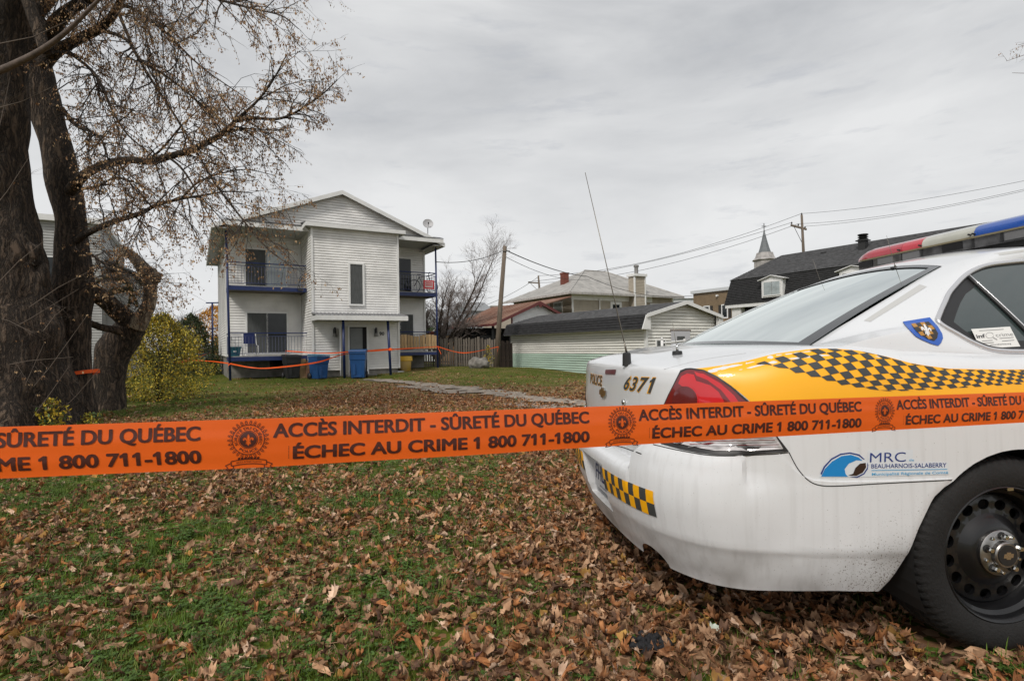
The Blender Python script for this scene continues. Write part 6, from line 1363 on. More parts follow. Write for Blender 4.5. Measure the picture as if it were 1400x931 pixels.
for k in range(4): MB().box(-.5, .5, -2.36, -2.30, zs(356) - 6, zs(356) - 2).build('louvre', DARK, st_, rot=(0, 0, R(22.5 + 90 * k)))

# ------------------------------------------------------------------ low far roofs and walls
def block(px0, px1, py_top, Y, dep, m_, roof_m, label, name='far_house', rz=0, peak=0, cat='house', wins=2, wm=WGL):
    A = at(px0, py_top, Y); B = at(px1, py_top, Y); w_ = (B - A).length; h_ = (A.z + B.z) / 2; t_ = thing(name, label, cat, (A.x, A.y, 0), rz); MB().box(0, w_, 0, dep, -.5, h_).build('wall', m_, t_)
    w2 = MB(); lap_y(w2, K2(0, w_), 0, max(0, h_ - 3.6), h_, .16); tag(w2.build('siding', m_, t_), kind='stuff')
    if peak:
        for s0, s1 in ((0, 1), (1, 0)):
            ya, yb_ = (-.3, dep / 2) if s0 == 0 else (dep + .3, dep / 2); slab_roof(t_, [(-.3, ya, h_ - .05), (w_ + .3, ya, h_ - .05), (w_ + .3, yb_, h_ + peak), (-.3, yb_, h_ + peak)], .08, roof_m)
        for xx in (0, w_ - .05): MB().prism([(xx, 0, h_), (xx, dep, h_), (xx, dep / 2, h_ + peak - .05)], (.05, 0, 0)).build('gable', m_, t_)
    else: MB().box(-.1, w_ + .1, -.1, dep + .1, h_, h_ + .15).build('parapet', roof_m, t_)
    for i in range(wins): x = w_ * (i + .5) / wins; window(t_, x - .4, h_ - 1.9, x + .4, h_ - .7, -.02, fw=.08, glass=wm, mul=(0, 1))
    return t_
PBL = mat('pale_blue_siding', (.42, .47, .52), .7, var=.1, vs=1.5); GRS = mat('grey_stucco', (.42, .41, .38), .8, var=.15, vs=1.5)
block(640, 672, 425, 60, 8, PBL, mat('roof_far_grey', (.25, .26, .27), .8), 'pale blue house far behind the bare tree', rz=.3, peak=1.2, wins=1)
block(672, 735, 419, 66, 8, GRS, mat('roof_far_pale', (.38, .36, .32), .8), 'long low beige flat roofed building behind the carport', rz=.2, wins=0)
block(604, 642, 446, 45, 5, mat('white_far', (.55, .57, .58), .7), MATS['roof_far_grey'], 'small white house with grey roof behind the bare tree', rz=.5, peak=1.5, wins=1)
block(616, 638, 458, 38, 4, mat('shed_orange', (.30, .17, .08), .8), SHK, 'low shed with dark roof just above the fence', rz=.4, peak=.7, wins=0, cat='shed', name='shed')
block(921, 950, 408, 95, 9, mat('white_far', (.55, .57, .58), .7), mat('roof_white', (.62, .64, .66), .6), 'white roofed building far between the beige and tan houses', peak=.8, wins=0)
block(575, 604, 440, 70, 8, mat('grey_far', (.30, .31, .32), .8), MATS['roof_far_grey'], 'grey house far behind the white house right side', rz=-.2, peak=1.5, wins=1)
block(-260, 60, 470, 90, 10, mat('white_far', (.55, .57, .58), .7), MATS['roof_far_grey'], 'low far building beyond the left tree trunks', wins=3, cat='building')
# white building behind the trees on the left
RC = at(140, 480, 24.5); LW = 14.0; ex_ = Vector((math.cos(R(30)), math.sin(R(30)), 0)); OR_ = RC - ex_ * LW
SID = mat('dull_siding', (.36, .36, .35), .6, var=.2, vs=1.5)  # neighbour's white siding, given a duller and darker tone than the main house
lh = thing('neighbour_house', 'white sided neighbouring building half hidden behind the old trees', 'house', (OR_.x, OR_.y, -.1), R(30))
MB().box(.02, LW, .02, 9, 0, 6.9).build('wall_core', SID, lh); w = MB(); lap_y(w, K2(0, LW), 0, .4, 6.9, .12); lap_x(w, K2(0, 9), LW, .4, 6.9, .12, 1); tag(w.build('siding', SID, lh), kind='stuff')
MB().box(-.2, LW + .2, -.25, 9.2, 6.9, 7.15).build('parapet', SIDW, lh); MB().box(LW - 1.0, LW - .7, 1, 1.3, 7.1, 7.7).build('flue', mat('vent_black', (.02, .02, .02), .5), lh)
for x0 in (1.5, 4.2, 7.0, LW - 2.6):
    for z0 in (1.0, 3.9): window(lh, x0, z0, x0 + 1.1, z0 + 1.5, -.02, glass=WGL, mul=(0, 1))
A2 = LW; B2 = A2 + 1.0; lx = MB(); lx.box(A2, B2, 1.2, 8, 0, 4.9); o = lx.build('side_wing', SID, lh); w = MB(); lap_y(w, K2(A2, B2), 1.2, .4, 4.9, .12); lap_x(w, K2(1.2, 8), B2, .4, 4.9, .12, 1); tag(w.build('siding', SID, o), kind='stuff')
slab_roof(lh, [(A2, .9, 5.5), (B2 + .3, .9, 4.85), (B2 + .3, 8.2, 4.85), (A2, 8.2, 5.5)], .08, mat('roof_far_grey', (.25, .26, .27), .8), 'wing_roof')
# ------------------------------------------------------------------ fence, poles, rock
fn = thing('picket_fence', 'weathered grey board fence between the white house and the pole', 'fence'); pkm = [MB().prism([(-.045, 0, 0), (.045, 0, 0), (.045, 0, h - .04), (0, 0, h), (-.045, 0, h - .04)], (0, .022, 0)).mesh('picket', WOODG) for h in (1.42, 1.46, 1.50)]
A = at(566, 470, 28.2); B = at(676, 470, 28.6); nP = 34
for i in range(nP + 1):
    q = A.lerp(B, i / nP); share(pkm[i % 3], 'picket', fn, (q.x, q.y, gz(q.x, q.y) + .02), (0, random.uniform(-.015, .015), math.atan2(B.y - A.y, B.x - A.x)))
w = MB()
for z in (.3, 1.15): w.tube([(A.x, A.y + .05, gz(A.x, A.y) + z), (B.x, B.y + .05, gz(B.x, B.y) + z)], .04, 4)
w.build('rail', WOODD, fn)
for f in (.27, .52, .80): q = A.lerp(B, f); MB().box(q.x - .06, q.x + .06, q.y - .13, q.y - .02, -.1, 1.62).build('post', WOODG, fn)
f2 = thing('board_fence', 'dark brown close boarded fence panel between the pole and the garage', 'fence'); A = at(681, 470, 28.6); B = at(699.5, 470, 29.8); bdm = MB().box(-.055, .055, 0, .03, 0, 1.38).mesh('board', WOODD)
for i in range(8): q = A.lerp(B, i / 7); share(bdm, 'board', f2, (q.x, q.y, gz(q.x, q.y)), (0, random.uniform(-.03, .03), .5), (1, 1, random.uniform(.95, 1.04)))
w = MB(); w.tube([A + Vector((0, .08, .35 - A.z)), B + Vector((0, .08, .35 - B.z))], .04, 4); w.tube([A + Vector((0, .08, 1.2 - A.z)), B + Vector((0, .08, 1.2 - B.z))], .04, 4); w.build('rail', WOODD, f2)
POLE = mat('pole_wood', (.17, .135, .105), .95, var=.4, vs=5, stretch=(5, 5, .5)); 
def pole(pb, pt, Y, r0, label, Yt=None, arm=None):
    B_, T = at(*pb, Y), at(*pt, Yt or Y); t_ = thing('utility_pole', label, 'pole', (B_.x, B_.y, B_.z)); MB().tube([(0, 0, -.3), (T - B_) * .5, T - B_], [r0, r0 * .85, r0 * .7], 10).build('pole_shaft', POLE, t_, True); return t_, B_, T
up, B_, PT1 = pole((677.5, 503), (690.4, 336.5), 28.6, .145, 'leaning wooden utility pole at the end of the weathered fence')
w = MB(); w.tube([PT1 - B_ + Vector((-.1, -.1, -.3)), PT1 - B_ + Vector((.25, -.1, -.28))], .03, 5); w.build('bracket', MATS['iron_dark'], up)
p2, B2_, PT2 = pole((1100, 375), (1096, 294), 62, .17, 'wooden utility pole with crossarm rising over the black roof'); dz = PT2 - B2_; MB().hexa([tuple(dz + Vector(v)) for v in [(-1.25, -.1, -1.25), (.5, -.1, -1.75), (.5, .08, -1.75), (-1.25, .08, -1.25), (-1.25, -.1, -1.05), (.5, -.1, -1.55), (.5, .08, -1.55), (-1.25, .08, -1.05)]]).build('crossarm', POLE, p2)
INS = mat('iron_dark', (.05, .05, .05), .6); w = MB()
for v in ((-1.15, 0, -.88), (-.4, 0, -1.1), (.35, 0, -1.4), (0, 0, .12)): w.lathe([(.06, -.14), (.09, 0), (.05, .1), (.001, .12)], 8, tuple(dz + Vector(v)))
w.tube([dz + Vector((-.9, 0, -1.3)), dz + Vector((0, 0, -3.2))], .03, 4); w.lathe([(.1, -.2), (.12, .0), (.001, .15)], 8, tuple(dz + Vector((-.8, 0, -5.0)))); w.build('insulators', INS, p2)
p3, B3_, PT3 = pole((738.5, 407), (736, 377), 92, .2, 'small far utility pole with crossarm left of the red chimney'); dz3 = PT3 - B3_; MB().hexa([tuple(dz3 + Vector(v)) for v in [(-1.75, -.1, -1.2), (.2, -.1, -1.35), (.2, .1, -1.35), (-1.75, .1, -1.2), (-1.75, -.1, -1.0), (.2, -.1, -1.15), (.2, .1, -1.15), (-1.75, .1, -1.0)]]).build('crossarm', POLE, p3)
w = MB(); w.tube([dz3 + Vector((-1.3, 0, -1.3)), dz3 + Vector((0, 0, -2.6))], .05, 4); w.build('brace', POLE, p3)
WIR = mat('wire_dark', (.03, .03, .032), .7)
def wire(A, B, sag, r_, label, n=14, r2=None):
    P_ = [A.lerp(B, i / n) - Vector((0, 0, sag * 4 * (i / n) * (1 - i / n))) for i in range(n + 1)]; rr_ = [r_ + ((r2 or r_) - r_) * i / n for i in range(n + 1)]
    o = MB().tube(P_, rr_, 4).build('overhead_wire', WIR); tag(o, label, 'wire', 'overhead wires')
E1, E2, E3 = at(1520, 222, 34), at(1520, 230, 34), at(1520, 232.5, 35.5)
wire(PT2 + Vector((0, 0, .15)), E1, .5, .022, 'topmost wire running right from the crossarm pole', r2=.013); wire(PT2 + Vector((-.4, 0, -1.0)), E2, .7, .022, 'middle wire running right from the crossarm pole', r2=.013); wire(PT2 + Vector((.35, 0, -1.3)), E3, .6, .022, 'lowest wire running right from the crossarm pole', r2=.013)
wire(PT3 + Vector((0, 0, .0)), PT2 + Vector((0, 0, .15)), 1.6, .035, 'topmost wire between the two crossarm poles', r2=.022); wire(PT3 + Vector((-1.7, 0, -1.0)), PT2 + Vector((-1.15, 0, -.85)), 1.0, .035, 'upper of two lower wires between the crossarm poles', r2=.022); wire(PT3 + Vector((.1, 0, -1.2)), PT2 + Vector((-.4, 0, -1.0)), 1.5, .035, 'lowest wire between the two crossarm poles', r2=.022)
bhM = Matrix.Translation((4.98, 45, 0)) @ Matrix.Rotation(R(30), 4, 'Z')
wire(PT1 + Vector((0, 0, -.2)), at(803, 378, 43.4), .25, .028, 'thick twisted cable from the leaning pole to the beige house'); wire(at(803, 378, 43.4), at(935, 406, 44), .5, .022, 'cable continuing right across the beige house roof'); wire(PT1 + Vector((0, 0, -.55)), at(806, 382, 43.4), .45, .014, 'thin lower cable from the leaning pole to the beige house')
wire(PT1 + Vector((0, 0, -.2)), HP(5.9, 1.1, 5.3), .25, .018, 'cable from the leaning pole to the white house'); wire(PT3 + Vector((0, 0, -.2)), at(640, 425, 78), .6, .03, 'cable running down left from the far crossarm pole')
wire(at(868, 406, 60), at(1003, 397, 63), .3, .03, 'cable across the tan house front')
# rock
rk = MB(); rk.lathe([(.001, 1)] + [(math.sin(a), math.cos(a)) for a in np.linspace(.12, math.pi - .12, 18)] + [(.001, -1)], 28); P = ground(655, 500.5); me = rk.mesh('rock', mat('rock_grey', (.22, .205, .185), .9, var=.45, vs=5, bump=.6, bs=25), True, merge=.0005)
for v in me.vertices:
    c = v.co; n_ = noise.fractal(c * 1.3 + Vector((3, 1, 7)), 1, 2, 5); c *= 1 + .28 * n_; c.x *= .48; c.y *= .36; c.z *= .33; c.z = min(c.z, .30 + .03 * n_); c.z -= .06 * gauss(c.x - .05, .08)
P = at(655, 496, 26.6); o = share(me, 'boulder', None, (P.x, P.y, gz(P.x, P.y) + .22)); tag(o, 'grey boulder on the grass in front of the board fence', 'rock')
# clothes-line pole and parked cars far left
P = at(291, 489, 30); t_ = thing('clothesline_pole', 'blue clothesline pole with crossbars left of the white house', 'pole', (P.x, P.y, P.z)); H_ = at(291, 414, 30).z - P.z; MB().tube([(0, 0, -.3), (0, 0, H_)], .05, 8).build('shaft', BLU, t_, True)
w = MB(); w.tube([(-.34, 0, H_), (.34, 0, H_)], .035, 6); w.tube([(-.18, 0, H_ * .53), (.2, 0, H_ * .53)], .03, 6); w.build('crossbar', BLU, t_)
def small_car(px, py, Y, m_, label, rz=0, van=False):
    P = at(px, py, Y); t_ = thing('parked_car', label, 'car', (P.x, P.y, gz(P.x, P.y) - .0), rz); pr = [(-2.2, .35), (-2.2, .8), (-1.95, .95), (-1.5, 1.0), (-1.0, 1.42), (.45, 1.45), (1.15, .98), (2.0, .88), (2.2, .7), (2.2, .35)]
    if van: pr = [(-2.3, .35), (-2.3, 1.6), (-2.1, 1.8), (.7, 1.8), (1.5, 1.1), (2.3, 1.0), (2.35, .35)]
    MB().prism([(a, -.85, b) for a, b in pr], (0, 1.7, 0)).build('body', m_, t_); wn = [(-1.3, .98), (-.9, 1.36), (.4, 1.38), (.95, .98)] if not van else [(-2.1, 1.1), (-2.1, 1.65), (.65, 1.65), (1.2, 1.12)]; MB().prism([(a, -.87, b) for a, b in wn], (0, 1.74, 0)).build('window', WGL, t_)
    for x in (-1.35, 1.35): MB().tube([(x, -.9, .33), (x, .9, .33)], .33, 16).build('wheel', mat('lamp_black', (.02, .02, .022), .5), t_, True)
    MB().box(-2.23, -2.19, -.8, .8, .6, .75).build('tail_lamp', LRED, t_); MB().box(2.18, 2.24, -.8, .8, .6, .72).build('headlight', LGL, t_)
small_car(286, 486, 62, mat('car_silver', (.48, .49, .50), .3, coat=.6), 'silver car parked far beyond the blue clothesline pole', .1); small_car(262, 486, 64, mat('car_white', (.62, .62, .62), .3, coat=.6), 'white van parked far behind the yellow bush', .1, True); small_car(304, 485, 58, mat('car_dark', (.05, .055, .06), .3, coat=.6), 'dark car parked far away at the left edge of the white house', .1)
# ================================================================== TREES
random.seed(23)
SAM = [mat('samara_brown', (.24, .13, .060), .8, rand=0), mat('samara_tan', (.42, .28, .15), .8)]
TWIG = mat('twig_dark', (.040, .030, .024), .9); TWIGP = mat('twig_pale', (.16, .125, .10), .9)
class Crown:
    def __init__(s): s.w = MB(); s.l = [MB(), MB()]; s.n = 0
    def samara(s, p, big=1.):
        b = s.l[random.random() < .35]; k = random.choice((1, 2, 2, 3, 4))
        for _ in range(k):
            d = Vector((random.gauss(0, .45), random.gauss(0, .45), -1)).normalized(); L_ = random.uniform(.023, .046) * big; sd = d.cross(Vector((random.gauss(0, 1), random.gauss(0, 1), .1))).normalized() * L_ * random.uniform(.2, .36); q = p + Vector((random.gauss(0, .018), random.gauss(0, .018), -.008))
            b.poly([q, q + d * L_ * .45 + sd, q + d * L_, q + d * L_ * .55 - sd * .7]); s.n += 1
    def twig(s, p, d, L_, r_, lev, leaf, droop=.25, sag=0.):
        n = 4 if L_ > .25 else 3; P_ = [p]; q = p.copy(); dd = d.normalized()
        for i in range(n):
            dd = (dd + Vector((random.gauss(0, .16), random.gauss(0, .16), random.gauss(0, .13) - droop * .25))).normalized(); q = q + dd * L_ / n; P_.append(q.copy())
        s.w.tube(P_, [r_ * (1 - .7 * i / n) for i in range(n + 1)], 3 if r_ < .006 else 4, cap=False)
        if lev > 0:
            m_ = max(2, int(L_ * (7.5 if lev > 1 else 9)))
            for i in range(m_):
                f = random.uniform(.15, 1); k = min(n - 1, int(f * n)); a = P_[k].lerp(P_[k + 1], f * n - k); ax = dd.orthogonal().normalized(); ax.rotate(Matrix.Rotation(random.uniform(0, 6.28), 3, dd)); nd = (dd * random.uniform(.5, 1.) + ax * random.uniform(.5, 1.) + Vector((0, 0, -droop))).normalized()
                s.twig(a, nd, L_ * random.uniform(.28, .55), max(.0016, r_ * .5), lev - 1, leaf, droop)
        if leaf > 0 and lev <= 1:
            for i in range(1, n + 1):
                if random.random() < leaf: s.samara(P_[i])
    def build(s, parent, tm=TWIG):
        tag(s.w.build('twigs', tm, parent), kind='stuff')
        for b, m_ in zip(s.l, SAM):
            if b.f: tag(b.build('seed_clusters', m_, parent), kind='stuff')
def limb(px, Y, r_px, parent, n=6, seg=10, m_=BARK, name='branch', wob=.0, ground_end=False, rough=0.):
    """px: list of (x, y[, depth]); r_px: radii in photo pixels"""
    P_ = [at(q[0], q[1], q[2] if len(q) > 2 else Y) for q in px]; Rr = [r_ * (q[2] if len(q) > 2 else Y) / 750 for r_, q in zip(r_px, px)]
    C_ = catmull(P_, n); RR = [float(np.interp(i / n, range(len(Rr)), Rr)) for i in range(len(C_))]
    o_ = Vector(parent.location); b = MB(); b.tube([c - o_ for c in C_], RR, seg)
    if rough:
        V = []
        for x, y, z in b.v:
            V.append((x, y, z))
        cs = [c - o_ for c in C_]
        nv = []
        for i, v in enumerate(V):
            k = min(i // seg, len(cs) - 1); c = cs[k]; d = Vector(v) - c; f = 1 + rough * (noise.fractal(Vector((v[0] * 2.2, v[1] * 2.2, v[2] * .9)), 1, 2, 3)) + rough * .45 * abs(noise.noise(Vector((v[0] * 9, v[1] * 9, v[2] * 1.6)))); nv.append(tuple(c + d * f))
        b.v = nv
    b.build(name, m_, parent, True); return C_, RR
def sprout(cr_, C_, RR, n, L0, L1, r_, lev, leaf, f0=.2, up=.1, droop=.3, toward=None, rmin=.002):
    for _ in range(n):
        f = random.uniform(f0, 1.) * (len(C_) - 1); k = min(len(C_) - 2, int(f)); p = C_[k].lerp(C_[k + 1], f - k); d = (C_[k + 1] - C_[k]).normalized(); ax = d.orthogonal().normalized(); ax.rotate(Matrix.Rotation(random.uniform(0, 6.28), 3, d)); nd = d * random.uniform(.35, 1.) + ax * random.uniform(.5, 1.1) + Vector((0, 0, up))
        if toward: nd += toward
        cr_.twig(p, nd, random.uniform(L0, L1), max(rmin, min(r_, RR[k] * .6)), lev, leaf, droop)
def shift(C_, o_): return [c - o_ for c in C_]
# --- the big old trunk at the left edge
b0 = ground(25, 584); T1 = thing('old_maple', 'huge rough barked tree trunk at the left edge of the picture', 'tree', (b0.x, b0.y, gz(b0.x, b0.y))); D1 = b0.y; print('D1', D1)
o1 = Vector(T1.location); c1 = Crown()
limb([(2, 640), (5, 592), (4, 545), (0, 490), (-6, 430), (-8, 370), (-10, 300), (-10, 200), (-8, 100), (-4, 0), (-4, -150), (10, -350)], D1, [108, 93, 80, 70, 66, 55, 42, 36, 35, 40, 34, 24], T1, 8, 44, name='trunk', rough=.22)
for kx, ky, kr in ((44, 352, 15), (56, 376, 12), (62, 418, 9), (40, 402, 13), (22, 350, 14)):      # burls
    c_ = at(kx - 4, ky, D1 + .06) - o1; rr_ = kr * D1 / 750; b = MB(); b.lathe([(.001, rr_)] + [(rr_ * math.sin(a), rr_ * math.cos(a)) for a in np.linspace(.2, math.pi - .2, 9)] + [(.001, -rr_)], 14)
    b.v = [tuple(Vector(v) * (1 + .8 * noise.noise(Vector(v) * 7 + Vector((kx, 0, 0)))) + c_) for v in b.v]; b.v = [(x, y, (z - c_.z) * 1.5 + c_.z) for x, y, z in b.v]; b.build('burl', BARK, T1, True)
A1 = []
A1.append((limb([(25, -40, D1 - .2), (45, 20, D1 - .3), (62, 70, D1 - .4)], D1, [9, 8, 7], T1), 10))
L1_ = limb([(-20, 105, D1 - .9), (20, 88, D1 - 1.0), (58, 68, D1 - 1.2), (95, 40, D1 - 1.4), (140, -5, D1 - 1.6)], D1, [5, 4.6, 4, 3, 2], T1, m_=mat('bark_pale', (.13, .10, .085), .95, var=.4, vs=12))
ups = [limb([(0, -60, D1), (120, -200, D1 - .5), (260, -330, D1 - 1.5)], D1, [22, 14, 6], T1), limb([(-10, -150, D1), (-160, -300, D1 + 1), (-300, -380, D1 + 2)], D1, [24, 14, 6], T1)]
for C_, RR in ups: sprout(c1, shift(C_, o1), RR, 16, 1.2, 2.6, .03, 3, .5, .3, .3)
# thin bare foreground twigs crossing the trunk
for (a, b_, Y) in (((-20, 470), (108, 395), 7.9), ((-10, 395), (60, 330), 7.8), ((20, 560), (120, 430), 8.0), ((-20, 505), (100, 488), 7.8), ((30, 590), (95, 500), 7.9), ((-20, 300), (40, 215), 7.7), ((-10, 210), (14, 105), 7.7), ((60, 452), (90, 420), 7.9), ((-20, 430), (45, 455), 7.8), ((10, 580), (60, 470), 7.9), ((70, 575), (140, 500), 8.3), ((-10, 150), (70, 120), 7.6), ((0, 60), (90, 30), 7.5), ((40, 420), (120, 372), 8.0)):
    A_, B_ = at(*a, Y) - o1, at(*b_, Y) - o1; m = A_.lerp(B_, .5) + Vector((0, 0, random.uniform(-.06, .06))); c1.w.tube([A_, m, B_], [.009, .006, .003], 4, cap=False)
    for k in range(4): f = random.uniform(.2, .95); c1.twig(A_.lerp(B_, f), (B_ - A_).normalized() + Vector((random.gauss(0, .5), random.gauss(0, .3), random.gauss(0, .5))), random.uniform(.2, .6), .003, 1, .05, .1)
c1.build(T1, mat('twig_brown', (.10, .078, .062), .9))
# --- second trunk and its limbs
b0 = ground(106, 570); D2 = b0.y; T2 = thing('leaning_maple', 'dark maple with a band of orange tape and long seed hung branches', 'tree', (b0.x, b0.y, gz(b0.x, b0.y))); o2 = Vector(T2.location); print('D2', D2); c2 = Crown()
limb([(110, 590), (107, 560), (104, 520), (102, 470), (100, 430), (101, 395), (101, 372), (99, 340), (96, 300), (88, 255), (79, 210), (66, 165), (56, 130), (50, 95), (38, 40), (30, -40), (20, -200)], D2, [24, 20, 18.5, 19, 21, 25, 22, 18, 17.5, 19, 18, 18.5, 20, 18, 20, 16, 9], T2, 8, 30, name='trunk', rough=.16)
Y2 = D2
LB = {}
LB['a'] = limb([(50, 75, Y2), (66, 50, Y2 - .2), (82, 26, Y2 - .4), (104, 8, Y2 - .6), (130, -6, Y2 - .8), (190, -40, Y2 - 1.2)], Y2, [13, 11, 9, 7.5, 6, 4], T2)
LB['b'] = limb([(52, 98, Y2), (75, 72, Y2 - .2), (108, 54, Y2 - .3), (138, 38, Y2 - .5), (158, 16, Y2 - .6), (170, -12, Y2 - .8)], Y2, [10, 8, 6.5, 6, 5, 4], T2)
LB['c'] = limb([(96, 262, Y2 - .1), (108, 246, Y2 - .3), (122, 235, Y2 - .5), (145, 225, Y2 - .8), (175, 219, Y2 - 1.1), (205, 221, Y2 - 1.3), (232, 214, Y2 - 1.4), (262, 205, Y2 - 1.5), (285, 194, Y2 - 1.6), (302, 184, Y2 - 1.7), (324, 164, Y2 - 1.8), (350, 140, Y2 - 1.9), (372, 112, Y2 - 2.0), (392, 75, Y2 - 2.1)], Y2, [8, 7, 6, 5.5, 5, 4.6, 4.3, 4.2, 4, 3.6, 2.4, 1.7, 1.2, .6], T2)
LB['d'] = limb([(323, 166, Y2 - 1.8), (345, 162, Y2 - 1.9), (378, 163, Y2 - 2.0), (400, 156, Y2 - 2.0), (420, 144, Y2 - 2.1), (442, 128, Y2 - 2.1), (461, 110, Y2 - 2.2)], Y2, [2.4, 2, 1.8, 1.5, 1.2, .9, .5], T2)
LB['e'] = limb([(104, 330, Y2 - .1), (118, 320, Y2 - .3), (150, 305, Y2 - .6), (192, 292, Y2 - .9), (213, 281, Y2 - 1.1), (248, 272, Y2 - 1.3), (280, 267, Y2 - 1.5), (310, 262, Y2 - 1.7), (345, 264, Y2 - 1.8)], Y2, [5, 4.2, 3.8, 3, 2.3, 1.8, 1.3, 1, .5], T2)
LB['f'] = limb([(160, 12, Y2 - .6), (172, 42, Y2 - .8), (186, 74, Y2 - .9), (206, 108, Y2 - 1.0), (224, 135, Y2 - 1.1), (242, 163, Y2 - 1.2), (262, 196, Y2 - 1.4), (277, 222, Y2 - 1.5), (292, 248, Y2 - 1.6), (311, 274, Y2 - 1.8), (330, 298, Y2 - 1.9), (345, 317, Y2 - 2.0), (366, 340, Y2 - 2.1), (388, 357, Y2 - 2.2), (402, 368, Y2 - 2.2)], Y2, [2.6, 2.2, 2, 1.9, 1.8, 1.7, 1.6, 1.6, 1.5, 1.4, 1.3, 1.3, 1.1, .8, .4], T2, seg=6)
LB['g'] = limb([(137, 42, Y2 - .5), (160, 48, Y2 - .6), (176, 58, Y2 - .8), (190, 80, Y2 - 1.0), (206, 92, Y2 - 1.1), (222, 101, Y2 - 1.2), (249, 121, Y2 - 1.3), (270, 140, Y2 - 1.5), (292, 161, Y2 - 1.6), (320, 178, Y2 - 1.8)], Y2, [2.6, 2.4, 2.2, 2.1, 2, 1.7, 1.4, 1.1, .8, .4], T2, seg=6)
LB['h'] = limb([(64, 76, Y2 - .3), (90, 72, Y2 - .5), (113, 86, Y2 - .7), (128, 100, Y2 - .8), (138, 116, Y2 - .9), (152, 148, Y2 - 1.0), (163, 168, Y2 - 1.1), (178, 188, Y2 - 1.2), (206, 211, Y2 - 1.3), (225, 232, Y2 - 1.4)], Y2, [2.6, 2.4, 2.3, 2.2, 2, 1.7, 1.4, 1.1, .8, .4], T2, seg=6)
LB['i'] = limb([(165, 6, Y2 - .8), (185, 14, Y2 - 1), (206, 28, Y2 - 1.2), (234, 52, Y2 - 1.4), (258, 76, Y2 - 1.5), (283, 98, Y2 - 1.7), (315, 120, Y2 - 1.9), (345, 140, Y2 - 2)], Y2, [2.4, 2.2, 1.9, 1.6, 1.3, 1, .7, .4], T2, seg=6)
LB['j'] = limb([(180, -30, Y2 - 1), (240, -20, Y2 - 1.4), (300, 0, Y2 - 1.8), (345, 12, Y2 - 2), (385, 22, Y2 - 2.2), (408, 40, Y2 - 2.3)], Y2, [3, 2.5, 1.8, 1.3, .9, .5], T2, seg=6)
LB['k'] = limb([(84, 148, Y2), (92, 158, Y2 - .3), (104, 172, Y2 - .5), (128, 182, Y2 - .7), (142, 198, Y2 - .9), (150, 230, Y2 - 1)], Y2, [3.4, 3, 2.3, 1.8, 1.3, .6], T2, seg=6)
LB['l'] = limb([(106, 342, Y2), (128, 350, Y2 - .4), (150, 366, Y2 - .6), (190, 380, Y2 - .8), (225, 382, Y2 - 1)], Y2, [2, 1.6, 1.2, .8, .4], T2, seg=6)
LB['m'] = limb([(104, 258, Y2 - .1), (125, 257, Y2 - .5), (142, 250, Y2 - .7), (160, 243, Y2 - .9), (185, 250, Y2 - 1.1), (215, 262, Y2 - 1.3)], Y2, [2.4, 2, 1.6, 1.2, .8, .4], T2, seg=6)
LB['n'] = limb([(230, 215, Y2 - 1.4), (246, 228, Y2 - 1.5), (262, 250, Y2 - 1.6), (280, 285, Y2 - 1.7), (300, 318, Y2 - 1.8)], Y2, [2, 1.6, 1.2, .8, .4], T2, seg=6)
LB['o'] = limb([(248, 272, Y2 - 1.3), (270, 250, Y2 - 1.4), (300, 238, Y2 - 1.6), (335, 232, Y2 - 1.8), (375, 240, Y2 - 2)], Y2, [1.6, 1.3, 1, .7, .4], T2, seg=6)
LB['p'] = limb([(200, 222, Y2 - 1.2), (225, 200, Y2 - 1.2), (250, 170, Y2 - 1.2), (285, 140, Y2 - 1.3)], Y2, [1.8, 1.4, .9, .4], T2, seg=6)
LB['q'] = limb([(40, 20, Y2), (120, -60, Y2 + .5), (240, -120, Y2 + .5), (340, -130, Y2)], Y2, [14, 9, 5, 2], T2)
LB['r'] = limb([(30, -80, Y2), (-60, -220, Y2 + 1), (-160, -300, Y2 + 2)], Y2, [13, 8, 3], T2)
LB['s'] = limb([(20, -180, Y2), (120, -330, Y2), (180, -450, Y2 - .5)], Y2, [10, 6, 2], T2)
cfg = {'a': (14, .6, 1.5, 3), 'b': (16, .5, 1.4, 3), 'c': (44, .4, 1.0, 2), 'd': (24, .25, .55, 2), 'e': (30, .4, 1.1, 2), 'f': (34, .3, .9, 2), 'g': (26, .4, 1.0, 2), 'h': (26, .4, 1.0, 2), 'i': (30, .4, 1.1, 2), 'j': (26, .3, .8, 2), 'k': (22, .4, 1.1, 2), 'l': (16, .3, .8, 2), 'm': (20, .3, .9, 2), 'n': (16, .3, .8, 2), 'o': (20, .3, .8, 2), 'p': (14, .3, .8, 2), 'q': (18, .8, 1.8, 3), 'r': (14, .8, 2, 3), 's': (12, .8, 2, 3)}
for k, (n_, a, b_, lv) in cfg.items():
    C_, RR = LB[k]; sprout(c2, shift(C_, o2), RR, int(n_ * (1.25 if k not in 'fno' else .55)), a, b_, .012, lv, .58 if k not in 'rs' else .3, .22, .05, .38, Vector((.10, -.05, -.05)))
# finer growth straight off the trunk
for _ in range(16):
    py_ = random.uniform(90, 400); p = at(lerp(py_, [90, 250, 400], [55, 90, 105]) + random.uniform(0, 14), py_, Y2 - .2) - o2; c2.twig(p, Vector((1, random.uniform(-.5, .2), random.uniform(-.4, .6))), random.uniform(.5, 1.5), .010, 2, .45, .3)
print('twig faces', len(c2.w.f), 'samaras', c2.n); c2.build(T2)
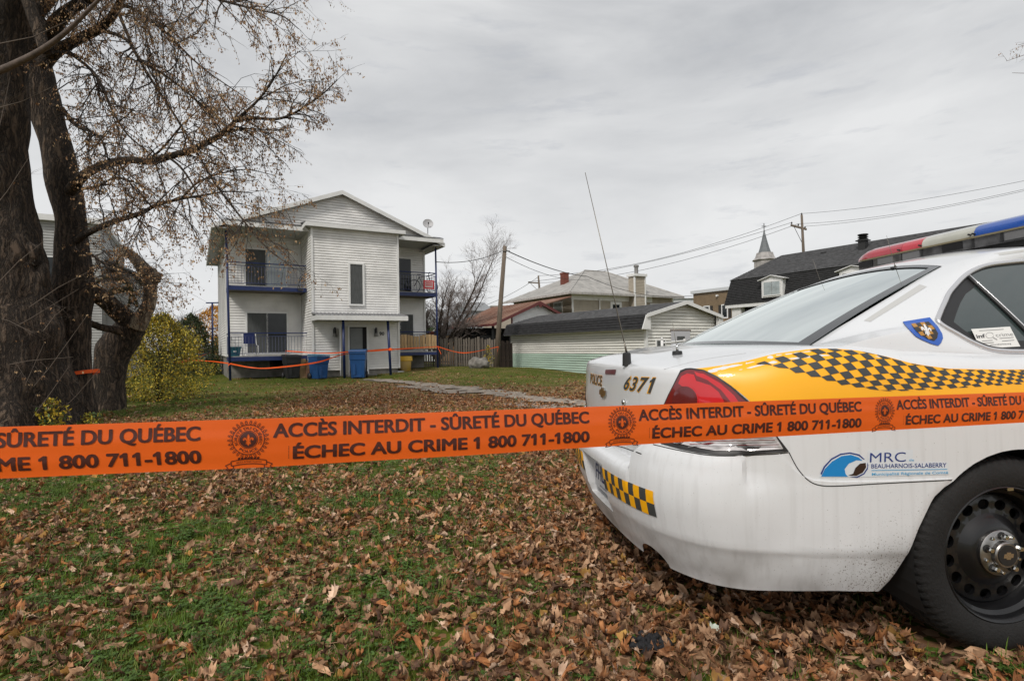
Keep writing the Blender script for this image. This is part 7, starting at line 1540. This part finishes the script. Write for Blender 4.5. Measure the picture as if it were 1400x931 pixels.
# --- broken, bent trunk
b0 = ground(150, 560); D3 = b0.y; T3 = thing('broken_tree', 'bent tree trunk with a pale broken off upright stub', 'tree', (b0.x, b0.y, gz(b0.x, b0.y))); o3 = Vector(T3.location); c3 = Crown(); print('D3', D3)
limb([(148, 572), (149, 552), (150, 525), (152, 500), (158, 478), (170, 458), (180, 446), (186, 436)], D3, [22, 18, 17.5, 19.5, 21, 18.5, 16, 13], T3, 8, 28, name='trunk', rough=.2)
limb([(182, 446, D3), (168, 432, D3 - .2), (150, 416, D3 - .5), (132, 402, D3 - .8), (112, 388, D3 - 1.1)], D3, [14, 12, 11, 11, 11], T3, 7, 20, rough=.14)
limb([(176, 462, D3), (160, 452, D3 - .3), (140, 448, D3 - .6), (118, 440, D3 - .9)], D3, [6, 5, 4.5, 4.5], T3, 6, 14, rough=.12)
PALE = bark_mat('broken_wood', (.16, .12, .09), (.52, .42, .32), 12)
limb([(186, 448, D3 - .1), (194, 434, D3 - .1), (203, 416, D3 - .1), (205, 398, D3 - .1), (203, 383, D3 - .1), (200, 374, D3 - .1), (192, 362, D3 - .1), (183, 352, D3 - .1), (174, 345, D3 - .1)], D3, [11, 11, 9.5, 8.5, 9, 10, 7.5, 6.5, 5.5], T3, 8, 20, m_=PALE, name='stub', rough=.22)
b = MB()
for k in range(22):
    p = at(random.uniform(166, 180), random.uniform(343, 351), D3 - .1) - o3; b.tube([p, p + Vector((random.gauss(-.05, .06), random.gauss(0, .06), random.uniform(.04, .16)))], [.028, .003], 4)
b.build('splinters', mat('fresh_wood', (.52, .42, .30), .8, var=.3, vs=12), T3)
c_ = at(208, 377, D3 - .25) - o3; b = MB(); rr_ = .15; b.lathe([(.001, rr_)] + [(rr_ * math.sin(a), rr_ * math.cos(a)) for a in np.linspace(.2, math.pi - .2, 9)] + [(.001, -rr_)], 14); b.v = [tuple(Vector(v) * (1 + .5 * noise.noise(Vector(v) * 9)) + c_) for v in b.v]; b.build('knob', PALE, T3, True)
MOSS = mat('moss_bark', (.085, .085, .035), .95, var=.5, vs=12)
for pts_, rr_ in (([(146, 412), (152, 400), (158, 397), (172, 396), (178, 396), (176, 388), (160, 381), (140, 382), (125, 392)], [4.5, 4.2, 4, 4, 4, 3.6, 3, 2.4, 1.6]), ([(164, 384), (162, 372), (160, 358), (165, 348)], [3, 2.4, 1.8, 1]), ([(178, 398), (184, 408), (188, 420), (182, 414)], [2.2, 1.8, 1.3, .8]), ([(176, 420), (180, 400), (190, 404), (180, 396)], [1.6, 1.3, 1, .8])):
    C_, RR = limb([(a, b_, D3 - .5) for a, b_ in pts_], D3, rr_, T3, 5, 8, MOSS); sprout(c3, shift(C_, o3), RR, 12, .3, .8, .006, 2, .15, .2, .1, .15)
c3.build(T3)
# orange bands round the trunks
ORG = mat('tape_orange', (.90, .115, .010), .45, spec=.3)
def band(px, py, Y, r_, label, tilt=.03, h_=.06):
    P_ = at(px, py, Y); b = MB(); G_ = []
    for k in range(25): a = 2 * math.pi * k / 24; G_.append([(r_ * math.cos(a), r_ * math.sin(a), tilt * math.cos(a) - h_ / 2), (r_ * math.cos(a), r_ * math.sin(a), tilt * math.cos(a) + h_ / 2)])
    b.grid(G_); o = b.build('tape_band', ORG, None, True, loc=P_); tag(o, label, 'tape')
band(105, 512, D2, .325, 'orange tape wrapped round the dark second tree trunk', .06)
# ------------------------------------------------------------------ barrier tape in the foreground
def tp(px, pt, pb_):         # centre line point from the pixel top and bottom edges
    h_ = pb_ - pt; Y = .076 * FPX / h_; return at(px, (pt + pb_) / 2, Y)
edge = [(-250, 589.5, 663), (0, 583.6, 654.3), (180, 578, 646.5), (340, 572.8, 639.8), (500, 567.4, 630.2), (640, 562.3, 622.2), (780, 557.2, 612.9), (1000, 549.6, 600.6), (1200, 542.6, 589), (1400, 536.2, 577.6), (1560, 531, 568.5)]
K0 = [tp(*e_) for e_ in edge]; dA, dB = (K0[0] - K0[1]).normalized(), (K0[-1] - K0[-2]).normalized(); K0 = [K0[0] + dA * 1.8, K0[0] + dA * .9] + K0 + [K0[-1] + dB * .8]; H0 = [(.076) for e_ in edge]
TC = catmull(K0, 24); cum = [0.]
for a, b_ in zip(TC[:-1], TC[1:]): cum.append(cum[-1] + (b_ - a).length)
Nt = len(TC)
def tframe(s_):
    i = int(np.searchsorted(cum, s_)) - 1; i = max(0, min(Nt - 2, i)); f = (s_ - cum[i]) / (cum[i + 1] - cum[i]); p = TC[i].lerp(TC[i + 1], f); d = (TC[i + 1] - TC[i]).normalized(); up = Vector((0, 0, 1)); tilt = .10 * noise.noise(Vector((s_ * 1.6, 0, 3)))
    up = (up - d * up.dot(d)).normalized(); nn_ = d.cross(up); up.rotate(Matrix.Rotation(tilt, 3, d)); nn_ = d.cross(up); return p, up, (nn_ if nn_.y < 0 else -nn_)
def tpoint(s_, v, off=0.):   # v from -1 (bottom) to 1 (top)
    p, up, n = tframe(s_); cup = .0020 * math.cos(v * 2.1) + .0010 * noise.noise(Vector((s_ * 5, v * 1.2, 0))) + .0004 * math.sin(v * 9 + 1.2 * noise.noise(Vector((s_ * 1.1, 0, 9)))); return p + up * .038 * v + n * (cup + off)
def s_at_px(px):
    best = None
    for i, q in enumerate(TC):
        d = Vector((q.x, q.y, q.z - CH)); 
        c, s2 = math.cos(PITCH), math.sin(PITCH); yc = d.y * c + d.z * s2; zc = -d.y * s2 + d.z * c; u, v = FPX * d.x / yc, -FPX * zc / yc; X = 700 + u * math.cos(ROLL) + v * math.sin(ROLL)
        if best is None or abs(X - px) < best[0]: best = (abs(X - px), cum[i], X)
    return best[1]
tape = thing('barrier_tape', 'long orange police tape with dark lettering stretched across the foreground', 'barrier tape', (0, 0, 0))
b = MB(); G_ = []
for i in range(700): s_ = cum[-1] * i / 699; G_.append([tpoint(s_, -1 + 2 * j / 12) for j in range(13)])
tm = bpy.data.materials.new('tape_plastic'); tm.use_nodes = True; t = tm.node_tree; p = t.nodes['Principled BSDF']; p.inputs['Base Color'].default_value = (1.0, .16, .025, 1); p.inputs['Roughness'].default_value = .32; p.inputs['Subsurface Weight'].default_value = 0; 
tl = N(t, 'ShaderNodeBsdfTranslucent'); tl.inputs[0].default_value = (1.0, .17, .008, 1); mxt = N(t, 'ShaderNodeMixShader'); mxt.inputs[0].default_value = .42; lk(t, p.outputs[0], mxt.inputs[1]); lk(t, tl.outputs[0], mxt.inputs[2]); lk(t, mxt.outputs[0], t.nodes['Material Output'].inputs[0])
b.grid(G_); b.build('ribbon', tm, tape, True)
INK = mat('tape_ink', (.060, .010, .006), .5)
EM = [s_at_px(337), s_at_px(840.5), s_at_px(1212.5)]; print('emblems', EM, [EM[1] - EM[0], EM[2] - EM[1]]); PER = (EM[2] - EM[0]) / 2; EM1 = EM[1]; EM = [EM[0] + PER * k for k in range(-5, 5)]
def ink(name, V_, F_, s0, parent=tape):
    bb = MB(); bb.v = [tuple(tpoint(min(max(s0 + x, cum[0] + .001), cum[-1] - .001), y / .038, .0009)) for x, y in V_]; bb.f = F_; bb.build(name, INK, parent)
def dense(V_, F_, mx_=.012):
    bm_ = bmesh.new(); vs_ = [bm_.verts.new((x, y, 0)) for x, y in V_]
    for f in F_:
        try: bm_.faces.new([vs_[i] for i in f])
        except ValueError: pass
    bmesh.ops.triangulate(bm_, faces=bm_.faces)
    for _ in range(3):
        es = [e for e in bm_.edges if e.calc_length() > mx_]
        if not es: break
        bmesh.ops.subdivide_edges(bm_, edges=es, cuts=1); bmesh.ops.triangulate(bm_, faces=bm_.faces)
    bm_.verts.index_update(); V2 = [(v.co.x, v.co.y) for v in bm_.verts]; F2 = [tuple(v.index for v in f.verts) for f in bm_.faces]; bm_.free(); return V2, F2
# one repeat measured along the tape: emblem centre at 0
k_ = PER / 1.0
XA0, XB0 = s_at_px(371) - s_at_px(337), s_at_px(402) - s_at_px(337); XE = s_at_px(804.5) - s_at_px(337); print('A', XA0 / PER, XB0 / PER, XE / PER)
T_A = dense(*text_mesh('ACCÈS INTERDIT - SÛRETÉ DU QUÉBEC', .0, cap_h=.0218, width=XE - XA0, smear=.055)); T_B = dense(*text_mesh('ÉCHEC AU CRIME 1 800 711-1800', .0, cap_h=.0205, width=XE - XB0, smear=.070))
def arc_text(txt, R_, cap, a_mid, spread, inner=False):
    V_, F_ = text_mesh(txt, .02, cap_h=cap); w_ = max(v[0] for v in V_); out = []
    for x, y in V_:
        u = x / w_ - .5; a = a_mid - u * spread if not inner else a_mid + u * spread; rr_ = R_ + y if not inner else R_ + cap - y; out.append((rr_ * math.cos(a), rr_ * math.sin(a)))
    return out, F_
def ring(r0, r1, n=40, wob=0., k=12):
    V_ = []; F_ = []
    for i in range(n): a = 2 * math.pi * i / n; V_ += [(r0 * math.cos(a), r0 * math.sin(a)), ((r1 + wob * (i % 2)) * math.cos(a), (r1 + wob * (i % 2)) * math.sin(a))]
    for i in range(n): j = (i + 1) % n; F_.append((2 * i, 2 * j, 2 * j + 1, 2 * i + 1))
    return V_, F_
SZ = .0285
def emblem(s0):
    em = bpy.data.objects.new('emblem', None); COL.objects.link(em); em.parent = tape
    cy = .0065; mv = lambda VF: ([(x * SZ, y * SZ + cy) for x, y in VF[0]], VF[1])
    ink('seal_ring', *mv(ring(.78, .82)), s0, em); ink('seal_ring', *mv(ring(.46, .49)), s0, em)
    # wreath scallops
    Vw, Fw = [], []
    for i in range(26):
        a0 = 2 * math.pi * i / 26
        for rr_, rad in ((.90, .075), (.99, .055)):
            cx, cy2 = rr_ * math.cos(a0), rr_ * math.sin(a0); n = len(Vw)
            for k in range(8): a = k * math.pi / 4 ; Vw += [(cx + rad * math.cos(a), cy2 + rad * math.sin(a)), (cx + rad * .58 * math.cos(a), cy2 + rad * .58 * math.sin(a))]
            for k in range(8): j = (k + 1) % 8; Fw.append((n + 2 * k, n + 2 * j, n + 2 * j + 1, n + 2 * k + 1))
    ink('wreath', *mv((Vw, Fw)), s0, em)
    # disc with the lily left open: disc cells minus the flower
    fl_ = [[(x * .30, y * .33 - .01) for x, y in q] for q in fleur()]
    def inside(x, y):
        for F2 in fl_:
            ins = False; k2 = len(F2) - 1
            for k in range(len(F2)):
                a, b2 = F2[k], F2[k2]
                if (a[1] > y) != (b2[1] > y) and x < (b2[0] - a[0]) * (y - a[1]) / (b2[1] - a[1]) + a[0]: ins = not ins
                k2 = k
            if ins: return True
        return False
    nn_ = 44; Vd, Fd = [], []
    for i in range(nn_):
        for j in range(nn_):
            x0, y0 = -.45 + .9 * i / nn_, -.45 + .9 * j / nn_; s2 = .9 / nn_; xc, yc = x0 + s2 / 2, y0 + s2 / 2
            if xc * xc + yc * yc < .43 ** 2 and not inside(xc, yc): n = len(Vd); Vd += [(x0, y0), (x0 + s2, y0), (x0 + s2, y0 + s2), (x0, y0 + s2)]; Fd.append((n, n + 1, n + 2, n + 3))
    ink('lily_disc', *mv((Vd, Fd)), s0, em)
    V_, F_ = arc_text('SÛRETÉ DU QUÉBEC', .55, .15, math.pi / 2, 4.1); ink('seal_lettering', *mv((V_, F_)), s0, em); V_, F_ = arc_text('POLICE', .55, .15, -math.pi / 2, 1.5, True); ink('seal_lettering', *mv((V_, F_)), s0, em)
    Vb, Fb = [], []
    def stroke(P_, w_=.022):
        for (x0, y0), (x1, y1) in zip(P_[:-1], P_[1:]):
            d = Vector((x1 - x0, y1 - y0)); n_ = Vector((-d.y, d.x)).normalized() * w_; n = len(Vb); Vb.extend([(x0 + n_.x, y0 + n_.y), (x0 - n_.x, y0 - n_.y), (x1 - n_.x, y1 - n_.y), (x1 + n_.x, y1 + n_.y)]); Fb.append((n, n + 1, n + 2, n + 3))
    arcb = lambda y0, a=.9: [(x, y0 + .10 * (1 - (x / .9) ** 2)) for x in np.linspace(-a, a, 13)]
    stroke(arcb(-1.16)); stroke(arcb(-1.42)); stroke([(-.9, -1.16), (-.9, -1.42)]); stroke([(.9, -1.16), (.9, -1.42)]); stroke([(-.9, -1.25), (-1.2, -1.38), (-1.08, -1.5), (-1.22, -1.62), (-.8, -1.55), (-.78, -1.42)]); stroke([(.9, -1.25), (1.2, -1.38), (1.08, -1.5), (1.22, -1.62), (.8, -1.55), (.78, -1.42)])
    for k in range(-3, 4): 
        for m_ in (-1, 1): stroke([(k * .16 - .05, -1.02 + .04 * m_), (k * .16 + .06, -1.0 - .05 * m_)], .03)
    ink('ribbon_banner', *mv((Vb, Fb)), s0, em)
    V_, F_ = text_mesh('SERVICE INTÉGRITÉ JUSTICE', .01, cap_h=.09, width=1.3); V_ = [(x - .65, y - 1.34 + .10 * (1 - ((x - .65) / .9) ** 2)) for x, y in V_]; ink('banner_lettering', *mv((V_, F_)), s0, em)
for e0 in EM:
    if e0 + PER * .02 > cum[-1] or e0 < -PER * .2: 
        if e0 < 0: pass
    if 0.03 < e0 < cum[-1] - .03: emblem(e0)
    for (V_, F_), y0, x0, nm in ((T_A, .0085, XA0, 'lettering'), (T_B, -.0268, XB0, 'lettering')):
        s0 = e0 + x0; V3 = [(x, y + y0) for x, y in V_]; F3 = [f for f in F_ if all(.004 < s0 + V3[i][0] < cum[-1] - .004 for i in f)]
        if F3: ink(nm, V3, F3, s0)
    sl = e0 + XB0 - .008
    if .01 < sl < cum[-1] - .01:
        Vm, Fm = [], []
        for k in range(9): n = len(Vm); y = -.026 + k * .0023; Vm += [(0, y), (.0009, y), (.0012, y + .0014), (.0003, y + .0014)]; Fm.append((n, n + 1, n + 2, n + 3))
        ink('maker_print', Vm, Fm, sl)
# ------------------------------------------------------------------ thin tapes round the house
def thin(P_, r_, label, twist=6., name='tape_strand', n=10):
    C_ = catmull(P_, n); b = MB(); G_ = []
    for i, c in enumerate(C_):
        a = twist * i / len(C_); u = Vector((0, .35 * math.sin(a), 1)).normalized() * r_ * (.55 + .45 * abs(math.cos(a))); G_.append([c - u, c + u])
    b.grid(G_); b.grid([[q + Vector((0, .004, 0)) for q in r__] for r__ in G_]); o = b.build(name, ORG, None, True); return tag(o, label, 'tape', 'orange tape strung round the house')
LPst, M1, M2, RPst = HP(XL + .06, PV - .10, .66), HP(1.02, -1.07, .0), HP(2.92, -1.07, 1.12), HP(5.94, PV - .10, 1.22)
SB = HP(-.95, PV - .9, 1.13)
thin([LPst, LPst.lerp(HP(-1.4, PV - .6, .42), .5) + Vector((0, 0, -.06)), HP(-1.5, .2, .47), HP(-.1, -1.12, .66), HP(1.1, -1.12, .98), M2], .028, 'lower orange tape sagging from the left balcony post to the right porch post')
thin([SB, HP(.3, -1.1, 1.02), HP(1.5, -1.12, 1.08), M2 + Vector((0, 0, .03))], .024, 'upper orange tape from the charcoal bin to the right porch post'); thin([M2, HP(4.2, -.0, 1.16), RPst], .03, 'orange tape between the porch post and the right balcony post', 2)
Pp = at(681.5, 474, 28.2); thin([RPst, at(625, 481.5, 27.4), at(645, 481.5, 27.8), Pp], .026, 'orange tape sagging from the house post to the utility pole'); thin([Pp, Pp + Vector((-.06, -.1, -.25)), Pp + Vector((-.08, -.08, -.52))], .03, 'loose orange tape end hanging on the utility pole', 3)
thin([RPst, RPst + Vector((.06, -.06, -.15)), RPst + Vector((.16, -.06, -.36))], .035, 'loose orange tape end hanging at the right balcony post', 3); thin([LPst, LPst + Vector((-.07, -.05, -.1)), LPst + Vector((-.09, -.03, -.34))], .03, 'loose orange tape end hanging at the left balcony post', 3)
thin([LPst, at(290, 494, 24), at(262, 493, 24), at(240, 497, 22)], .026, 'orange tape running left from the house towards the bush', 4); thin([at(290, 480, 29), at(283, 484, 27), at(262, 490, 24), at(236, 496, 20)], .02, 'orange tape from the clothesline pole down towards the bush', 4)
thin([SB + Vector((-.05, 0, .02)), SB + Vector((-.02, -.06, -.06)), SB + Vector((-.05, -.05, -.16))], .05, 'knot of orange tape on the charcoal bin lid', 2); thin([M2 + Vector((-.06, -.02, .0)), M2 + Vector((0, -.07, .02)), M2 + Vector((.07, -.02, 0))], .06, 'wrap of orange tape round the right porch post', 1)
thin([at(60, 501.5, 12), at(80, 501.5, 12), at(88, 502, 11)], .03, 'orange tape glimpsed between the two left trunks', 1)
# ------------------------------------------------------------------ shrubs, far trees
def leafball(name, label, cat, px, py, Y, prof, n, leaf, mats, stems=30, thick=.4, sparse=.2, lb='foliage', trunk=None):
    """prof: list of (height m, radius m); leafy mass built of small faces on radiating stems"""
    P = at(px, py, Y); z0 = gz(P.x, P.y); t_ = thing(name, label, cat, (P.x, P.y, z0)); H_ = prof[-1][0]; bs = [MB() for _ in mats]; sb = MB(); hs_, rs_ = [a for a, _ in prof], [b for _, b in prof]
    for _ in range(stems):
        a = random.uniform(0, 6.28); hh = random.uniform(.5, 1.05) * H_; rr_ = lerp(hh * .8, hs_, rs_) * random.uniform(.3, 1.05); e_ = Vector((rr_ * math.cos(a), rr_ * math.sin(a), hh)); m = e_ * .5 + Vector((0, 0, .1 * H_)); m.x *= .7; m.y *= .7; sb.tube([(.18 * rr_ * math.cos(a), .18 * rr_ * math.sin(a), 0), m, e_], [.005 * H_ / 2, .004 * H_ / 2, .002], 3, cap=False)
        for k in range(6):
            f = random.uniform(.3, 1); q = m.lerp(e_, f); sb.tube([q, q + Vector((random.gauss(0, .15), random.gauss(0, .15), random.uniform(.0, .25))) * H_ * .5], [.004, .002], 3, cap=False)
    k = 0
    while k < n:
        h_ = random.uniform(0.02, 1) * H_; R_ = lerp(h_, hs_, rs_); a = random.uniform(0, 6.28); c = noise.noise(Vector((math.cos(a) * 2.3 + px, math.sin(a) * 2.3, h_ * 2.2 / max(.5, H_ / 2)))); lim = R_ * (1 + .45 * c); r_ = lim * (1 - thick * random.random() ** 1.5)
        if noise.noise(Vector((math.cos(a) * r_ * 3, math.sin(a) * r_ * 3 + 5, h_ * 3)) * (2 / H_)) < -.42 + sparse: k += .3; continue
        c_ = Vector((r_ * math.cos(a), r_ * math.sin(a), h_)) + Vector((random.gauss(0, .03), random.gauss(0, .03), random.gauss(0, .04))) * H_ * .5; u = Vector((random.gauss(0, 1), random.gauss(0, 1), random.gauss(0, .8))).normalized(); v = u.orthogonal().normalized(); v.rotate(Matrix.Rotation(random.uniform(0, 6.28), 3, u)); L_ = leaf * random.uniform(.6, 1.3)
        wts = min(len(mats) - 1, int(random.random() ** 1.3 * len(mats) * (1.05))); bs[wts].poly([c_ - v * L_, c_ + u * L_ * .45, c_ + v * L_, c_ - u * L_ * .4]); k += 1
    tag(sb.build('stems', TWIG, t_), kind='stuff')
    if trunk: MB().tube([(0, 0, -.1), (0, 0, H_ * .5)], [trunk, trunk * .6], 8).build('trunk', BARK, t_, True)
    for b, m_ in zip(bs, mats): tag(b.build(lb, m_, t_), kind='stuff')
    return t_
YG = [mat('leaf_yellowgreen', (.42, .34, .03), .7), mat('leaf_olive', (.24, .21, .025), .7), mat('leaf_goldbush', (.58, .40, .03), .7), mat('leaf_mossy', (.085, .095, .018), .7)]
bt_ = ground(222, 553); leafball('yellow_bush', 'rounded yellow green bush on the lawn left of the house', 'bush', 222, 553, 12.9, [(0, .78), (.25, .95), (.8, 1.0), (1.3, .82), (1.7, .5), (1.98, .12)], 16000, .030, YG, 70, .62, .0)
leafball('conifer', 'dark green conical evergreen behind the yellow bush', 'tree', 262, 486, 27, [(0, 1.25), (.6, 1.3), (1.5, 1.0), (2.5, .6), (3.0, .05)], 7000, .06, [mat('needle_dark', (.028, .042, .014), .8), mat('needle_mid', (.055, .072, .022), .8)], 30, .5, .05)
leafball('autumn_tree', 'orange yellow autumn tree far left of the house', 'tree', 296, 484, 60, [(0, .5), (1.2, 2.2), (2.8, 3.0), (4.2, 2.8), (5.2, 1.6), (6.0, .3)], 6500, .13, [mat('leaf_orange', (.52, .22, .015), .7), mat('leaf_gold', (.60, .31, .02), .7), mat('leaf_umber', (.26, .12, .015), .7)], 30, .5, .1, trunk=.2)
leafball('olive_tree_far', 'dull olive tree below the orange autumn tree', 'tree', 306, 485, 50, [(0, .6), (.8, 1.2), (1.8, 1.2), (2.5, .5)], 2500, .09, [YG[3], mat('leaf_umber', (.26, .12, .015), .7)], 20, .6, .1)
leafball('trunk_weed', 'small yellow green leafy plant at the foot of the big trunk', 'plant', 72, 584, 8.05, [(0, .12), (.15, .2), (.32, .17), (.45, .05)], 420, .032, [YG[0], mat('foliage_green', (.06, .10, .025), .7), YG[2]], 16, .9, 0)
leafball('trunk_weed', 'low green leafy weed right of the dark second trunk', 'plant', 126, 578, 8.6, [(0, .12), (.08, .2), (.18, .1)], 160, .028, [mat('foliage_green', (.06, .10, .025), .7), YG[0]], 8, .9, 0)
leafball('trunk_weed', 'sparse yellow leaved sprout at the foot of the broken tree', 'plant', 170, 560, 10.9, [(0, .06), (.3, .12), (.62, .05)], 70, .028, [YG[2], YG[0]], 8, .9, 0)
leafball('fence_weed', 'yellow stemmed weed beside the boulder at the fence', 'plant', 668, 497, 27.0, [(0, .14), (.4, .25), (.9, .2), (1.1, .05)], 260, .05, [YG[0], YG[2], YG[3]], 16, .9, 0)
# bare trees behind
def bare_tree(name, label, px, py, Y, stems, H_, spread, r0, lev=3, m_=TWIG, n_side=8, lean=(0, 0)):
    P = at(px, py, Y); z0 = gz(P.x, P.y); t_ = thing(name, label, 'tree', (P.x, P.y, z0)); cr_ = Crown(); tb = MB(); MB().tube([(0, 0, -.3), (lean[0] * .1, 0, H_ * .09)], [r0 * 1.15, r0], 10).build('trunk', BARK, t_, True)
    for k in range(stems):
        a = 2 * math.pi * k / stems + random.uniform(-.3, .3); el = random.uniform(.35, 1.); d = Vector((math.cos(a) * spread * el + lean[0], math.sin(a) * spread * el * .6, 1)).normalized(); L_ = H_ * random.uniform(.6, 1.0) / max(.5, d.z) * .95; P_ = [Vector((0, 0, H_ * .06))]; dd = d.copy(); q = P_[0].copy()
        for i in range(6): dd = (dd + Vector((random.gauss(0, .07), random.gauss(0, .07), .10))).normalized(); q = q + dd * L_ / 6; P_.append(q.copy())
        rr_ = [r0 * .62 * (1 - .9 * i / 6) + .006 for i in range(7)]; MB().tube(P_, rr_, 7).build('branch', BARK, t_, True)
        for _ in range(n_side):
            f = random.uniform(.18, .98) * 6; i = min(5, int(f)); p = P_[i].lerp(P_[i + 1], f - i); dr = (P_[i + 1] - P_[i]).normalized(); ax = dr.orthogonal().normalized(); ax.rotate(Matrix.Rotation(random.uniform(0, 6.28), 3, dr)); cr_.twig(p, dr * .8 + ax * random.uniform(.4, .8) + Vector((0, 0, .25)), L_ * random.uniform(.16, .36), max(.009, rr_[i] * .4), lev - 1, 0, -.12)
    tag(cr_.w.build('twigs', m_, t_), kind='stuff'); return t_
GT = mat('twig_grey', (.19, .155, .14), .9)
bare_tree('bare_tree', 'bare many stemmed tree standing right behind the white house', 598, 476, 34, 14, 5.7, 1.05, .15, 3, GT, 13, (.22, 0)); bare_tree('bare_tree', 'sparse bare grey tree rising behind the yellow bush', 226, 484, 34, 7, 4.4, .6, .10, 3, mat('twig_mist', (.17, .14, .12), .9), 8); bare_tree('bare_tree', 'small bare tree behind the evergreen, left of the orange tree', 250, 484, 44, 6, 4.8, .5, .10, 2, mat('twig_mist', (.17, .14, .12), .9), 8)
# overhanging twig at the right edge
ov_ = thing('overhanging_branch', 'bare twig tips reaching in at the upper right edge', 'branch', tuple(at(1600, 20, 9))); cr_ = Crown(); o_ = Vector(ov_.location)
for a, b_ in (((1600, 20), (1376, 84)), ((1560, 30), (1392, 62)), ((1600, 120), (1384, 100))):
    A_, B_ = at(*a, 9) - o_, at(*b_, 8.6) - o_; cr_.w.tube([A_, A_.lerp(B_, .5) + Vector((0, 0, .08)), B_], [.02, .009, .003], 5, cap=False)
    for k in range(7): cr_.twig(A_.lerp(B_, random.uniform(.5, 1)), (B_ - A_).normalized() + Vector((0, random.gauss(0, .4), random.gauss(0, .4))), random.uniform(.15, .4), .003, 1, .25, .1)
cr_.build(ov_, TWIGP)
